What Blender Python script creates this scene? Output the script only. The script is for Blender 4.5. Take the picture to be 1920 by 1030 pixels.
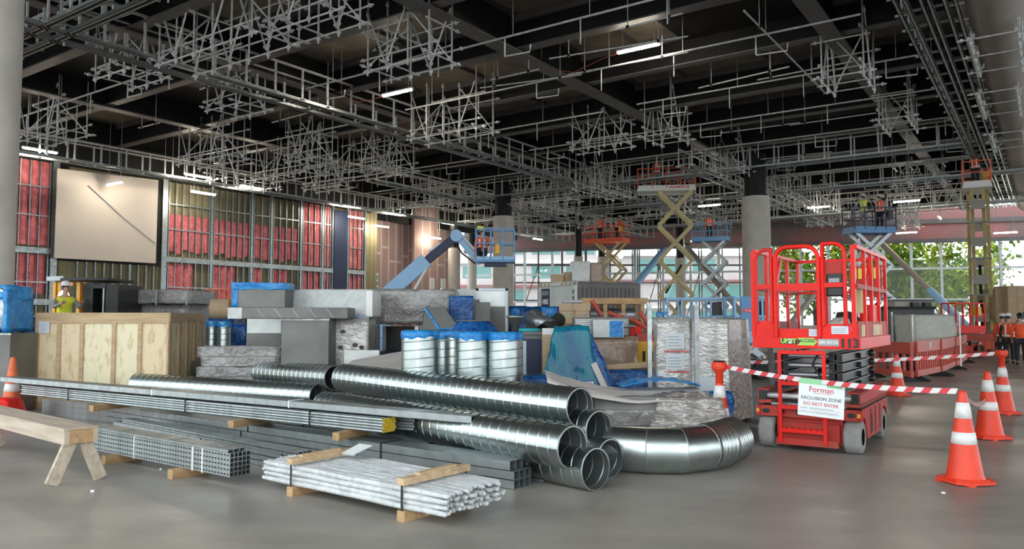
import bpy, bmesh, math, random
from mathutils import Vector, Matrix, Quaternion, noise
R = math.radians
rnd = random.Random(7)
sc = bpy.context.scene
C = sc.collection
for _o in list(bpy.data.objects): bpy.data.objects.remove(_o)

# ---------------------------------------------------------------- camera, sky, exposure
FPX, CAMH, PITCH = 1442.0, 1.6, R(3.373)
cam = bpy.data.objects.new('camera', bpy.data.cameras.new('camera'))
C.objects.link(cam)
cam.location = (0, 0, CAMH)
cam.rotation_euler = (R(90) + PITCH, 0, 0)
cam.data.sensor_width = 36.0
cam.data.lens = FPX / 1920 * 36.0
cam.data.clip_end = 500
sc.camera = cam
w = bpy.data.worlds.new('sky'); sc.world = w
w.use_nodes = True
nt = w.node_tree
bg = nt.nodes['Background']
bg.inputs['Color'].default_value = (0.90, 0.97, 1.0, 1)
bg.inputs['Strength'].default_value = 2.9
vs = sc.view_settings
vs.view_transform = 'Standard'; vs.look = 'None'; vs.gamma = 1.0; vs.use_curve_mapping = False
vs.exposure = 0.15

# ---------------------------------------------------------------- plan geometry
TH = R(34.9)                                   # the hall's grid is turned against the view
AX = Vector((math.sin(TH), math.cos(TH), 0)); BX = Vector((-math.cos(TH), math.sin(TH), 0))
RZA = math.pi / 2 - TH                          # rotation that lays local X along the hall
def hall(a, b, z=0.0): return AX * a + BX * b + Vector((0, 0, z))
def ray(px, py):
    u = (515 - py) / FPX
    return Vector(((px - 960) / FPX, math.cos(PITCH) - u * math.sin(PITCH), math.sin(PITCH) + u * math.cos(PITCH)))
def onz(px, py, z=0.0):                         # point of a horizontal plane
    r = ray(px, py); t = (z - CAMH) / r.z
    return Vector((r.x * t, r.y * t, z))
def ony(px, py, Y):                             # point at a distance in front
    r = ray(px, py); t = Y / r.y
    return Vector((r.x * t, Y, CAMH + r.z * t))
def onplane(px, py, p, n):
    r = ray(px, py); o = Vector((0, 0, CAMH))
    return o + r * ((Vector(p) - o).dot(n) / r.dot(n))

# ---------------------------------------------------------------- mesh building
class MB:
    def __init__(s): s.v = []; s.f = []; s.m = []; s.s = []
    def add(s, vs, fs, mi=0, smooth=False):
        k = len(s.v); s.v += [tuple(p) for p in vs]
        for f in fs: s.f.append(tuple(i + k for i in f)); s.m.append(mi); s.s.append(smooth)
        return s
    def box(s, c, d, rz=0.0, mi=0, M=None, ch=0.0):
        x, y, z = d[0] / 2, d[1] / 2, d[2] / 2
        if ch <= 0:
            vs = [Vector((i * x, j * y, k * z)) for k in (-1, 1) for j in (-1, 1) for i in (-1, 1)]
            fs = [(0, 2, 3, 1), (4, 5, 7, 6), (0, 1, 5, 4), (2, 6, 7, 3), (0, 4, 6, 2), (1, 3, 7, 5)]
        else:
            bm = bmesh.new(); bmesh.ops.create_cube(bm, size=1)
            for q in bm.verts: q.co = Vector((q.co.x * d[0], q.co.y * d[1], q.co.z * d[2]))
            bmesh.ops.bevel(bm, geom=list(bm.edges), offset=ch, segments=2, affect='EDGES', profile=0.6)
            bm.verts.ensure_lookup_table()
            vs = [q.co.copy() for q in bm.verts]; fs = [tuple(q.index for q in f.verts) for f in bm.faces]; bm.free()
        if M is None: M = Matrix.Rotation(rz, 4, 'Z')
        c = Vector(c)
        return s.add([M @ q + c for q in vs], fs, mi)
    def bb(s, lo, hi, mi=0, ch=0.0):
        return s.box([(lo[i] + hi[i]) / 2 for i in range(3)], [abs(hi[i] - lo[i]) for i in range(3)], mi=mi, ch=ch)
    def bar(s, p, q, w, h, mi=0, up=(0, 0, 1)):  # rectangular bar between two points
        p, q = Vector(p), Vector(q); d = q - p; L = d.length
        if L < 1e-6: return s
        d.normalize(); up = Vector(up)
        sx = d.cross(up)
        if sx.length < 1e-4: sx = d.cross(Vector((0, 1, 0)))
        sx.normalize(); uz = sx.cross(d).normalized()
        vs = [b + sx * (i * w / 2) + uz * (j * h / 2) for b in (p, q) for j in (-1, 1) for i in (-1, 1)]
        return s.add(vs, [(0, 1, 3, 2), (4, 6, 7, 5), (0, 4, 5, 1), (2, 3, 7, 6), (0, 2, 6, 4), (1, 5, 7, 3)], mi)
    def tube(s, p, q, r, n=10, mi=0, r2=None, cap=True, smooth=True):
        p, q = Vector(p), Vector(q); d = (q - p)
        if d.length < 1e-6: return s
        d.normalize(); a = d.orthogonal().normalized(); b = d.cross(a)
        r2 = r if r2 is None else r2
        vs = []
        for P, rr in ((p, r), (q, r2)):
            for k in range(n):
                t = 2 * math.pi * k / n; vs.append(P + (a * math.cos(t) + b * math.sin(t)) * rr)
        s.add(vs, [(k, (k + 1) % n, n + (k + 1) % n, n + k) for k in range(n)], mi, smooth)
        if cap: s.add(vs, [tuple(range(n - 1, -1, -1)), tuple(range(n, 2 * n))], mi)
        return s
    def path(s, pts, r, n=8, mi=0, closed=False, smooth=True, cap=True):
        pts = [Vector(p) for p in pts]; N = len(pts); vs = []; a = None
        for i, P in enumerate(pts):
            if closed: d = pts[(i + 1) % N] - pts[i - 1]
            else: d = pts[min(i + 1, N - 1)] - pts[max(i - 1, 0)]
            d.normalize()
            a = d.orthogonal() if a is None else a - d * a.dot(d)
            a.normalize(); b = d.cross(a)
            rr = r[i] if isinstance(r, (list, tuple)) else r
            for k in range(n):
                t = 2 * math.pi * k / n; vs.append(P + (a * math.cos(t) + b * math.sin(t)) * rr)
        fs = []
        for i in range(N if closed else N - 1):
            j = (i + 1) % N
            for k in range(n): fs.append((i * n + k, i * n + (k + 1) % n, j * n + (k + 1) % n, j * n + k))
        s.add(vs, fs, mi, smooth)
        if cap and not closed: s.add(vs, [tuple(range(n - 1, -1, -1)), tuple(range((N - 1) * n, N * n))], mi)
        return s
    def lathe(s, prof, n=24, c=(0, 0, 0), mi=0, smooth=True, M=None):
        c = Vector(c); vs = []; M = M or Matrix.Identity(4)
        for (r, z) in prof:
            for k in range(n):
                t = 2 * math.pi * k / n; vs.append(M @ Vector((r * math.cos(t), r * math.sin(t), z)) + c)
        fs = [(i * n + k, i * n + (k + 1) % n, (i + 1) * n + (k + 1) % n, (i + 1) * n + k) for i in range(len(prof) - 1) for k in range(n)]
        return s.add(vs, fs, mi, smooth)
    def prism(s, poly, z0, z1, M=None, mi=0):     # polygon in XY pulled along Z
        n = len(poly); M = M or Matrix.Identity(4)
        vs = [M @ Vector((x, y, z)) for z in (z0, z1) for x, y in poly]
        return s.add(vs, [tuple(range(n - 1, -1, -1)), tuple(range(n, 2 * n))] + [(k, (k + 1) % n, n + (k + 1) % n, n + k) for k in range(n)], mi)
    def quad(s, a, b, c, d, mi=0): return s.add([a, b, c, d], [(0, 1, 2, 3)], mi)
    def hex(s, lo, hi, mi=0):                     # two rings of four corners
        return s.add(list(lo) + list(hi), [(3, 2, 1, 0), (4, 5, 6, 7), (0, 1, 5, 4), (1, 2, 6, 5), (2, 3, 7, 6), (3, 0, 4, 7)], mi)
    def mesh(s, name, mats):
        me = bpy.data.meshes.new(name); me.from_pydata(s.v, [], s.f)
        if not isinstance(mats, (list, tuple)): mats = [mats]
        for m in mats: me.materials.append(m)
        me.polygons.foreach_set('material_index', s.m); me.polygons.foreach_set('use_smooth', s.s)
        me.update(); return me
    def build(s, name, mats, parent=None, **k): return obj(name, s.mesh(name, mats), parent, **k)
def obj(name, me, parent=None, loc=None, rot=None, label=None):
    o = bpy.data.objects.new(name, me); C.objects.link(o)
    if parent is not None: o.parent = parent
    if loc is not None: o.location = loc
    if rot is not None: o.rotation_euler = rot
    if label: o['label'] = label
    return o
def tag(o, label, cat, group=None, kind=None):
    o['label'] = label; o['category'] = cat
    if group: o['group'] = group
    if kind: o['kind'] = kind
    return o
def thing(name, label, cat, loc=(0, 0, 0), rz=0.0, group=None, rot=None):
    o = bpy.data.objects.new(name, None); C.objects.link(o); o.empty_display_size = 0.2
    o.location = loc; o.rotation_euler = rot or (0, 0, rz)
    return tag(o, label, cat, group)
def struct(o): o['kind'] = 'structure'; return o
def dup(root, label=None, loc=None, rz=None, parent=None, group=None):
    c = root.copy(); C.objects.link(c)
    if parent is not None: c.parent = parent
    if label: c['label'] = label
    if group: c['group'] = group
    if loc is not None: c.location = loc
    if rz is not None: c.rotation_euler = (c.rotation_euler.x, c.rotation_euler.y, rz)
    for ch in list(root.children): dup(ch, parent=c)
    return c
def aim(p0, p1):                                  # rotation that lays local X from p0 to p1
    d = Vector(p1) - Vector(p0)
    return (0, -math.atan2(d.z, math.hypot(d.x, d.y)), math.atan2(d.y, d.x)), d.length
ORD = 'first second third fourth fifth sixth seventh eighth ninth tenth eleventh twelfth thirteenth fourteenth fifteenth sixteenth'.split()
def lump(d, amp=0.02, seed=0, n=8, fs=3.0, ch=0.0, taper=None):   # box with a crumpled skin
    bm = bmesh.new(); bmesh.ops.create_cube(bm, size=1)
    bmesh.ops.subdivide_edges(bm, edges=list(bm.edges), cuts=n, use_grid_fill=True)
    for q in bm.verts:
        p = q.co; t = p.z + 0.5
        k = 1.0 if taper is None else (1 - t) + t * taper
        P = Vector((p.x * d[0] * k, p.y * d[1] * k, p.z * d[2]))
        N = Vector((p.x ** 7, p.y ** 7, p.z ** 7)) * 128
        N.normalize()
        nn = noise.noise(P * fs + Vector((seed * 3.1, seed * 1.7, 0))) + 0.5 * noise.noise(P * fs * 2.6 + Vector((0, seed, 9)))
        r = max(abs(p.x), abs(p.y)) > 0.49 and abs(p.z) > 0.49
        q.co = P + N * (amp * nn) - (N * ch if r else Vector())
    mb = MB(); bm.verts.index_update()
    mb.add([q.co.copy() for q in bm.verts], [tuple(q.index for q in f.verts) for f in bm.faces], 0, True); bm.free()
    zmin = min(p[2] for p in mb.v)
    mb.v = [(x, y, z - zmin) for x, y, z in mb.v]
    return mb
def text(s, size, mat, parent, loc, rot, name='lettering', align='CENTER', bold=0.0, sx=1.0):
    cu = bpy.data.curves.new('t', 'FONT'); cu.body = s; cu.size = size; cu.align_x = align; cu.align_y = 'CENTER'
    cu.extrude = 0.0008; cu.offset = bold; cu.resolution_u = 3
    t = bpy.data.objects.new('t', cu); C.objects.link(t)
    dg = bpy.context.evaluated_depsgraph_get()
    me = bpy.data.meshes.new_from_object(t.evaluated_get(dg))
    bpy.data.objects.remove(t); bpy.data.curves.remove(cu)
    me.materials.clear(); me.materials.append(mat)
    o = obj(name, me, parent, loc, rot); o.scale = (sx, 1, 1)
    return o

# ---------------------------------------------------------------- materials
def mat(name, col, rough=0.5, metal=0.0, col2=None, cs=3.0, bump=0.0, bs=20.0, spec=0.5, kind='noise', stretch=(1, 1, 1), detail=4.0, ramp=(0.35, 0.65), emit=None, es=0.0, coat=0.0, rough2=None, coords='Object', bdist=0.02):
    m = bpy.data.materials.new(name); m.use_nodes = True
    n = m.node_tree.nodes; l = m.node_tree.links; b = n['Principled BSDF']
    b.inputs['Base Color'].default_value = (*col, 1); b.inputs['Roughness'].default_value = rough; b.inputs['Metallic'].default_value = metal
    b.inputs['Specular IOR Level'].default_value = spec; b.inputs['Coat Weight'].default_value = coat
    if emit: b.inputs['Emission Color'].default_value = (*emit, 1); b.inputs['Emission Strength'].default_value = es
    if col2 or bump or rough2 is not None:
        tc = n.new('ShaderNodeTexCoord'); mp = n.new('ShaderNodeMapping'); l.new(tc.outputs[coords], mp.inputs['Vector']); mp.inputs['Scale'].default_value = stretch
        def tex(scale):
            if kind == 'voronoi':
                t = n.new('ShaderNodeTexVoronoi'); t.inputs['Scale'].default_value = scale; l.new(mp.outputs[0], t.inputs['Vector']); return t.outputs['Distance']
            t = n.new('ShaderNodeTexNoise'); t.inputs['Scale'].default_value = scale; t.inputs['Detail'].default_value = detail
            if kind == 'crumple': t.inputs['Distortion'].default_value = 1.6
            l.new(mp.outputs[0], t.inputs['Vector']); return t.outputs['Fac']
        if col2 or rough2 is not None:
            f = tex(cs); cr = n.new('ShaderNodeValToRGB'); cr.color_ramp.elements[0].position = ramp[0]; cr.color_ramp.elements[1].position = ramp[1]
            l.new(f, cr.inputs[0])
        if col2:
            mx = n.new('ShaderNodeMix'); mx.data_type = 'RGBA'; l.new(cr.outputs[0], mx.inputs[0]); mx.inputs[6].default_value = (*col, 1); mx.inputs[7].default_value = (*col2, 1)
            l.new(mx.outputs[2], b.inputs['Base Color'])
        if rough2 is not None:
            mr = n.new('ShaderNodeMapRange'); l.new(cr.outputs[0], mr.inputs[0]); mr.inputs[3].default_value = rough; mr.inputs[4].default_value = rough2
            l.new(mr.outputs[0], b.inputs['Roughness'])
        if bump:
            bp = n.new('ShaderNodeBump'); bp.inputs['Strength'].default_value = bump; bp.inputs['Distance'].default_value = bdist
            l.new(tex(bs), bp.inputs['Height']); l.new(bp.outputs[0], b.inputs['Normal'])
    return m
M = {}
M['steel'] = mat('galvanised_tube', (0.72, 0.72, 0.71), 0.45, 0.35, (0.50, 0.51, 0.51), 6, bump=0.05, bs=60)
M['galv'] = mat('galvanised_section', (0.46, 0.50, 0.505), 0.34, 0.9, (0.34, 0.375, 0.38), 9, rough2=0.5)
M['duct'] = mat('spiral_duct', (0.52, 0.585, 0.58), 0.29, 1.0, (0.42, 0.475, 0.47), 5, rough2=0.34)
M['duct_in'] = mat('duct_inside', (0.40, 0.43, 0.43), 0.4, 0.9)
M['sheet'] = mat('sheet_steel', (0.19, 0.19, 0.18), 0.5, 0.4, (0.15, 0.15, 0.145), 2, rough2=0.6, bump=0.04, bs=6)
M['sheet_light'] = mat('sheet_steel_light', (0.44, 0.46, 0.455), 0.35, 0.75, (0.34, 0.36, 0.355), 3)
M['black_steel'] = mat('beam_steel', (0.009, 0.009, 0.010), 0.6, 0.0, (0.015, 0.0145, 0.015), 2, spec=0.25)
M['beam_grey'] = mat('lit_beam_steel', (0.12, 0.105, 0.105), 0.5, 0.0, (0.085, 0.08, 0.08), 2, spec=0.6)  # lighter beam steel: floor light on the undersides put into the colour
M['deck'] = mat('roof_deck', (0.17, 0.14, 0.112), 0.8, 0.0, (0.30, 0.25, 0.195), 0.9, bump=0.2, bs=5)
M['black'] = mat('black_plastic', (0.012, 0.012, 0.013), 0.4)
M['rubber'] = mat('black_rubber', (0.02, 0.02, 0.02), 0.8)
M['wrap_warm'] = mat('clear_wrap_over_steel', (0.24, 0.215, 0.20), 0.2, 0.2, (0.38, 0.35, 0.33), 6, bump=0.9, bs=7, kind='crumple', detail=2.5, spec=0.8, stretch=(1, 1, 2.2))
M['dark_film'] = mat('dark_wrap', (0.05, 0.05, 0.055), 0.3, 0.0, (0.10, 0.10, 0.105), 4, bump=0.4, bs=6, kind='crumple')
M['tyre'] = mat('grey_tyre', (0.30, 0.30, 0.29), 0.85, 0.0, (0.24, 0.24, 0.235), 9, bump=0.2, bs=40)
M['concrete'] = mat('column_concrete', (0.56, 0.52, 0.47), 0.85, 0.0, (0.45, 0.42, 0.38), 1.4, bump=0.15, bs=9)
M['pipe_beige'] = mat('beige_pipe', (0.36, 0.32, 0.28), 0.7, 0.0, (0.30, 0.265, 0.235), 0.8)
M['wood'] = mat('timber', (0.60, 0.44, 0.27), 0.7, 0.0, (0.47, 0.32, 0.18), 3, stretch=(0.6, 6, 6), bump=0.1, bs=10)
M['wood_pale'] = mat('pale_timber', (0.55, 0.47, 0.38), 0.75, 0.0, (0.42, 0.34, 0.26), 3, stretch=(0.5, 6, 6), bump=0.1, bs=10)
M['wood_dark'] = mat('sawn_block', (0.50, 0.33, 0.17), 0.75, 0.0, (0.36, 0.22, 0.11), 4, stretch=(0.6, 5, 5))
M['ply'] = mat('crate_ply', (0.80, 0.66, 0.44), 0.7, 0.0, (0.58, 0.42, 0.23), 4.5, stretch=(2.4, 2.4, 0.9), ramp=(0.50, 0.70), detail=6)
M['ply_pale'] = mat('crate_ply_pale', (0.84, 0.76, 0.53), 0.7, 0.0, (0.55, 0.45, 0.26), 5.5, stretch=(2.4, 2.4, 0.8), ramp=(0.52, 0.72), detail=6)
M['card'] = mat('cardboard', (0.46, 0.34, 0.22), 0.8, 0.0, (0.40, 0.29, 0.185), 3)
M['red'] = mat('red_paint', (0.84, 0.020, 0.014), 0.4, 0.0, (0.72, 0.02, 0.014), 3, spec=0.25)
M['red_dirty'] = mat('worn_red_paint', (0.46, 0.04, 0.032), 0.55, 0.0, (0.30, 0.07, 0.05), 4, ramp=(0.45, 0.75), spec=0.3)
M['barrier'] = mat('barrier_plastic', (0.58, 0.075, 0.045), 0.5, 0.0, (0.42, 0.075, 0.05), 4)
M['orange'] = mat('cone_orange', (0.85, 0.055, 0.018), 0.45, 0.0, (0.72, 0.05, 0.018), 6)
M['orange_old'] = mat('cone_faded_orange', (0.80, 0.17, 0.05), 0.55, 0.0, (0.62, 0.12, 0.04), 6)
M['lift_orange'] = mat('lift_orange', (0.80, 0.12, 0.04), 0.45)
M['hivis'] = mat('hi_vis_orange', (0.95, 0.11, 0.03), 0.7)
M['hivis_yellow'] = mat('hi_vis_yellow', (0.75, 0.80, 0.05), 0.7)
M['reflect'] = mat('reflective_white', (0.82, 0.82, 0.80), 0.4, 0.0, (0.62, 0.62, 0.60), 9, ramp=(0.5, 0.75))
M['white'] = mat('white_paint', (0.78, 0.78, 0.76), 0.5)
M['paper'] = mat('paper', (0.80, 0.84, 0.86), 0.6)
M['lbl'] = mat('label_paper', (0.66, 0.72, 0.78), 0.6)
M['ink'] = mat('printed_ink', (0.10, 0.10, 0.12), 0.7)
M['ink_red'] = mat('red_ink', (0.62, 0.07, 0.09), 0.7)
M['ink_pale'] = mat('grey_ink', (0.35, 0.37, 0.40), 0.7)
M['tape_red'] = mat('tape_red', (0.70, 0.05, 0.07), 0.4)
M['tape_green'] = mat('masking_tape_green', (0.30, 0.66, 0.36), 0.6)
M['lime'] = mat('lime_sticker', (0.35, 0.70, 0.10), 0.4)
M['yellow'] = mat('yellow_sticker', (0.85, 0.62, 0.05), 0.4)
M['lift_yellow'] = mat('scissor_arm_yellow', (0.62, 0.52, 0.26), 0.5, 0.0, (0.54, 0.44, 0.22), 3)
M['machine_yellow'] = mat('machine_yellow', (0.85, 0.45, 0.04), 0.45)
M['arm_black'] = mat('scissor_arm_black', (0.045, 0.047, 0.052), 0.35, 0.2)
M['steel_dark'] = mat('dark_bright_steel', (0.30, 0.32, 0.34), 0.35, 0.8)
M['blue'] = mat('blue_paint', (0.10, 0.28, 0.55), 0.4)
M['blue_pale'] = mat('pale_blue_paint', (0.26, 0.48, 0.74), 0.35)
M['navy'] = mat('navy_paint', (0.02, 0.03, 0.08), 0.5)
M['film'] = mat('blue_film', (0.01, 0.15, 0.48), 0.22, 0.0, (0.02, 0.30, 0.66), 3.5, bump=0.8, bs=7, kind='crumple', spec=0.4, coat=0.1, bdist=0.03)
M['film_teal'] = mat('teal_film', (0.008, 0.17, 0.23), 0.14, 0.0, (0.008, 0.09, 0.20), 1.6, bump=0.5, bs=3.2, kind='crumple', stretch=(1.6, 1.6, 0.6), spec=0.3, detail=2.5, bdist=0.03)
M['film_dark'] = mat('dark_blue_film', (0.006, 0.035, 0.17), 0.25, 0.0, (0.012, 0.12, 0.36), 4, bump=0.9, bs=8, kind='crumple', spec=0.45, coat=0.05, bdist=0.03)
M['wrap'] = mat('clear_wrap', (0.46, 0.45, 0.43), 0.24, 0.25, (0.58, 0.575, 0.55), 5, bump=0.55, bs=6, kind='crumple', detail=2.5, spec=0.8, stretch=(1, 1, 2.6), bdist=0.03)
M['wrap_grey'] = mat('grey_wrap', (0.20, 0.19, 0.185), 0.26, 0.1, (0.28, 0.27, 0.265), 4, bump=0.9, bs=6, kind='crumple', spec=0.7, coat=0.2, bdist=0.03)
M['wrap_brown'] = mat('wrapped_cartons', (0.235, 0.15, 0.098), 0.32, 0.0, (0.31, 0.22, 0.155), 4, bump=0.6, bs=8, kind='crumple', coat=0.4, bdist=0.03)
M['wrap_white'] = mat('white_wrap', (0.56, 0.58, 0.58), 0.32, 0.0, (0.44, 0.46, 0.46), 5, bump=0.6, bs=10, kind='crumple', coat=0.2)
M['bag'] = mat('white_bag', (0.60, 0.62, 0.63), 0.38, 0.0, (0.46, 0.48, 0.49), 7, bump=0.5, bs=16, kind='crumple')
M['sheet_cloth'] = mat('grey_white_sheet', (0.58, 0.55, 0.52), 0.75, 0.0, (0.50, 0.47, 0.44), 2, bump=0.3, bs=5)
M['tarp'] = mat('pale_tarp', (0.55, 0.56, 0.50), 0.6, 0.0, (0.46, 0.47, 0.42), 3, bump=0.4, bs=5, kind='crumple')
M['pink'] = mat('insulation', (0.80, 0.215, 0.23), 0.95, 0.0, (0.54, 0.12, 0.135), 2.2, bump=1.0, bs=5, bdist=0.1, detail=6)
M['olive'] = mat('steel_wall_lining', (0.32, 0.27, 0.145), 0.6, 0.0, (0.25, 0.21, 0.115), 1.2)
M['gib'] = mat('pink_board', (0.38, 0.25, 0.23), 0.85, 0.0, (0.33, 0.215, 0.198), 0.4)
M['joint'] = mat('plaster_joint', (0.50, 0.42, 0.39), 0.85)
M['board'] = mat('white_board', (0.60, 0.53, 0.47), 0.8, 0.0, (0.55, 0.485, 0.43), 0.5)
M['soffit_red'] = mat('red_soffit', (0.36, 0.13, 0.125), 0.7, 0.0, (0.17, 0.13, 0.125), 0.25)
M['lamp'] = mat('lamp_tube', (1, 1, 1), 0.5, emit=(1.0, 0.90, 0.72), es=140.0)
M['flood'] = mat('flood_lamp', (1, 1, 1), 0.5, emit=(1.0, 0.85, 0.6), es=40.0)
M['skin'] = mat('skin', (0.55, 0.32, 0.23), 0.55)
M['cloth_dark'] = mat('dark_cloth', (0.025, 0.027, 0.035), 0.85)
M['cloth_grey'] = mat('grey_cloth', (0.28, 0.28, 0.27), 0.85)
M['hat'] = mat('hard_hat_white', (0.80, 0.80, 0.80), 0.35)
M['teal'] = mat('teal_lid', (0.02, 0.42, 0.46), 0.4)
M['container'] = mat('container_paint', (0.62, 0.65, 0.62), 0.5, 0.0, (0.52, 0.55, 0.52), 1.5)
M['rust'] = mat('painted_scaffold', (0.10, 0.075, 0.08), 0.7)
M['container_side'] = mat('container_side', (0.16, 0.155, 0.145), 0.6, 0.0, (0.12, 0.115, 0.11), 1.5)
M['cable'] = mat('orange_cable', (0.35, 0.08, 0.05), 0.6)
M['amber'] = mat('amber_lens', (0.85, 0.30, 0.05), 0.3)
M['leaf'] = mat('leaf', (0.085, 0.17, 0.018), 0.8, 0.0, (0.26, 0.28, 0.025), 0.35, spec=0.05, ramp=(0.4, 0.6))
M['bark'] = mat('bark', (0.10, 0.065, 0.05), 0.9)
M['facade'] = mat('pale_facade', (0.55, 0.46, 0.46), 0.8, 0.0, (0.62, 0.56, 0.56), 0.3)
M['facade_glass'] = mat('facade_glass', (0.16, 0.32, 0.30), 0.2)
M['pave'] = mat('outside_paving', (0.42, 0.42, 0.41), 0.9, 0.0, (0.36, 0.36, 0.35), 0.3)
def floor_mat():
    m = mat('floor_concrete', (0.285, 0.262, 0.232), 0.48, 0.0, (0.35, 0.325, 0.29), 0.55, rough2=0.30, bump=0.10, bs=7, detail=8, bdist=0.015, ramp=(0.3, 0.7), spec=0.38)
    n = m.node_tree.nodes; l = m.node_tree.links; b = n['Principled BSDF']
    src = b.inputs['Base Color'].links[0].from_socket
    tc = n.new('ShaderNodeTexCoord'); mp = n.new('ShaderNodeMapping'); mp.inputs['Scale'].default_value = (1.0, 1.7, 1); mp.inputs['Rotation'].default_value = (0, 0, 0.4)
    l.new(tc.outputs['Object'], mp.inputs[0])
    t = n.new('ShaderNodeTexNoise'); t.inputs['Scale'].default_value = 0.9; t.inputs['Detail'].default_value = 9; t.inputs['Roughness'].default_value = 0.65; l.new(mp.outputs[0], t.inputs['Vector'])
    cr = n.new('ShaderNodeValToRGB'); cr.color_ramp.elements[0].position = 0.35; cr.color_ramp.elements[1].position = 0.72
    cr.color_ramp.elements[0].color = (0.80, 0.80, 0.80, 1); cr.color_ramp.elements[1].color = (1.12, 1.12, 1.12, 1); l.new(t.outputs['Fac'], cr.inputs[0])
    mx = n.new('ShaderNodeMix'); mx.data_type = 'RGBA'; mx.blend_type = 'MULTIPLY'; mx.inputs[0].default_value = 1.0
    l.new(src, mx.inputs[6]); l.new(cr.outputs[0], mx.inputs[7]); l.new(mx.outputs[2], b.inputs['Base Color'])
    return m
M['floor'] = floor_mat()
def glass_mat():
    m = bpy.data.materials.new('window_glass'); m.use_nodes = True; n = m.node_tree.nodes; l = m.node_tree.links
    n.remove(n['Principled BSDF']); t = n.new('ShaderNodeBsdfTransparent'); g = n.new('ShaderNodeBsdfGlossy'); g.inputs['Roughness'].default_value = 0.03
    t.inputs[0].default_value = (0.92, 0.95, 0.95, 1)
    mx = n.new('ShaderNodeMixShader'); mx.inputs[0].default_value = 0.015; l.new(t.outputs[0], mx.inputs[1]); l.new(g.outputs[0], mx.inputs[2]); l.new(mx.outputs[0], n['Material Output'].inputs[0])
    return m
M['glass'] = glass_mat()
# ================================================================ SETTING
# floor slab and ground outside
m = MB()
cs = [hall(a, b) for a, b in ((-14, -45), (-14, 46), (88, 46), (88, -45))]
m.quad(*[c for c in cs][::-1])
struct(m.build('floor', M['floor']))
m = MB(); m.quad(*[Vector((x, y, -0.12)) for x, y in ((-160, -60), (160, -60), (160, 190), (-160, 190))])
struct(m.build('ground_outside', M['pave']))

ZB, ZT = 10.3, 9.4                                    # underside of beams, underside of service frames
AMAX = 70.0
# roof deck above the beams
m = MB()
m.prism([tuple(hall(a, b).xy) for a, b in ((-3.2, -30), (74, -30), (74, 45), (-3.2, 45))], 11.55, 11.75)
struct(m.build('ceiling', M['deck']))
# beams along the hall and across it
def ibeam(L, d, wf, tf=0.05, tw=0.05):
    mb = MB()
    mb.bb((0, -wf / 2, 0), (L, wf / 2, tf)); mb.bb((0, -wf / 2, d - tf), (L, wf / 2, d)); mb.bb((0, -tw / 2, tf), (L, tw / 2, d - tf), 1)  # grey flanges carry the painted bounce light, the web stays dark
    return mb
LONG = [(-4.0, 0.42), (5.2, 0.55), (14.1, 0.60), (22.7, 0.45), (31.6, 0.50), (38.6, 0.45)]
for b, wf in LONG:
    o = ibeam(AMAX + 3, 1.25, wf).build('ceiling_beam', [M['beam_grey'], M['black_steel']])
    o.location = hall(-3, b, ZB); o.rotation_euler = (0, 0, RZA); struct(o)
CROSS = [-1.5, 3.4, 7.8, 12.2, 16.1, 20.4, 24.9, 29.6, 34.0, 38.6, 43.2, 47.8, 52.4, 57.0, 61.6, 66.2]
for i, a in enumerate(CROSS):
    wf = (0.34, 0.42)[i % 2]
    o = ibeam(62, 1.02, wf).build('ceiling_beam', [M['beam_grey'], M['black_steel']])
    o.location = hall(a, 42, ZB + 0.10); o.rotation_euler = (0, 0, RZA - math.pi / 2); struct(o)
# thin joists that carry the deck
jm = None
for i in range(32):
    a = -2.6 + i * 2.28
    if jm is None:
        mb = MB(); mb.bb((0, -0.06, 0), (62, 0.06, 0.26)); jm = mb.mesh('ceiling_joist', M['beam_grey'])
    o = obj('ceiling_joist', jm, None, hall(a, 42, 11.29), (0, 0, RZA - math.pi / 2)); struct(o)
jm = None
for i in range(16):
    b = -12 + i * 3.4
    if jm is None:
        mb = MB(); mb.bb((0, -0.05, 0), (AMAX + 3, 0.05, 0.14)); jm = mb.mesh('ceiling_batten', M['beam_grey'])
    o = obj('ceiling_batten', jm, None, hall(-3, b, 11.41), (0, 0, RZA)); struct(o)
# dark plates that close some bays, and one red opening
for k, (a0, a1, b0, b1) in enumerate(((12.4, 20.2, 22.9, 31.4), (7.9, 12.0, 22.9, 31.4), (3.6, 12.0, 14.3, 22.4), (21, 24.6, 5.5, 10), (34.2, 38.4, 14.4, 22.4), (30, 33.6, 2, 5))):
    mb = MB(); mb.prism([tuple(hall(a, b).xy) for a, b in ((a0, b0), (a1, b0), (a1, b1), (a0, b1))], 11.18, 11.27)
    struct(mb.build('ceiling_panel', M['black_steel']))
mb = MB(); mb.prism([tuple(hall(a, b).xy) for a, b in ((25.2, 24.2), (29.2, 24.2), (29.2, 27.6), (25.2, 27.6))], 11.1, 11.2)
struct(mb.build('ceiling_opening_panel', M['soffit_red']))

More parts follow.
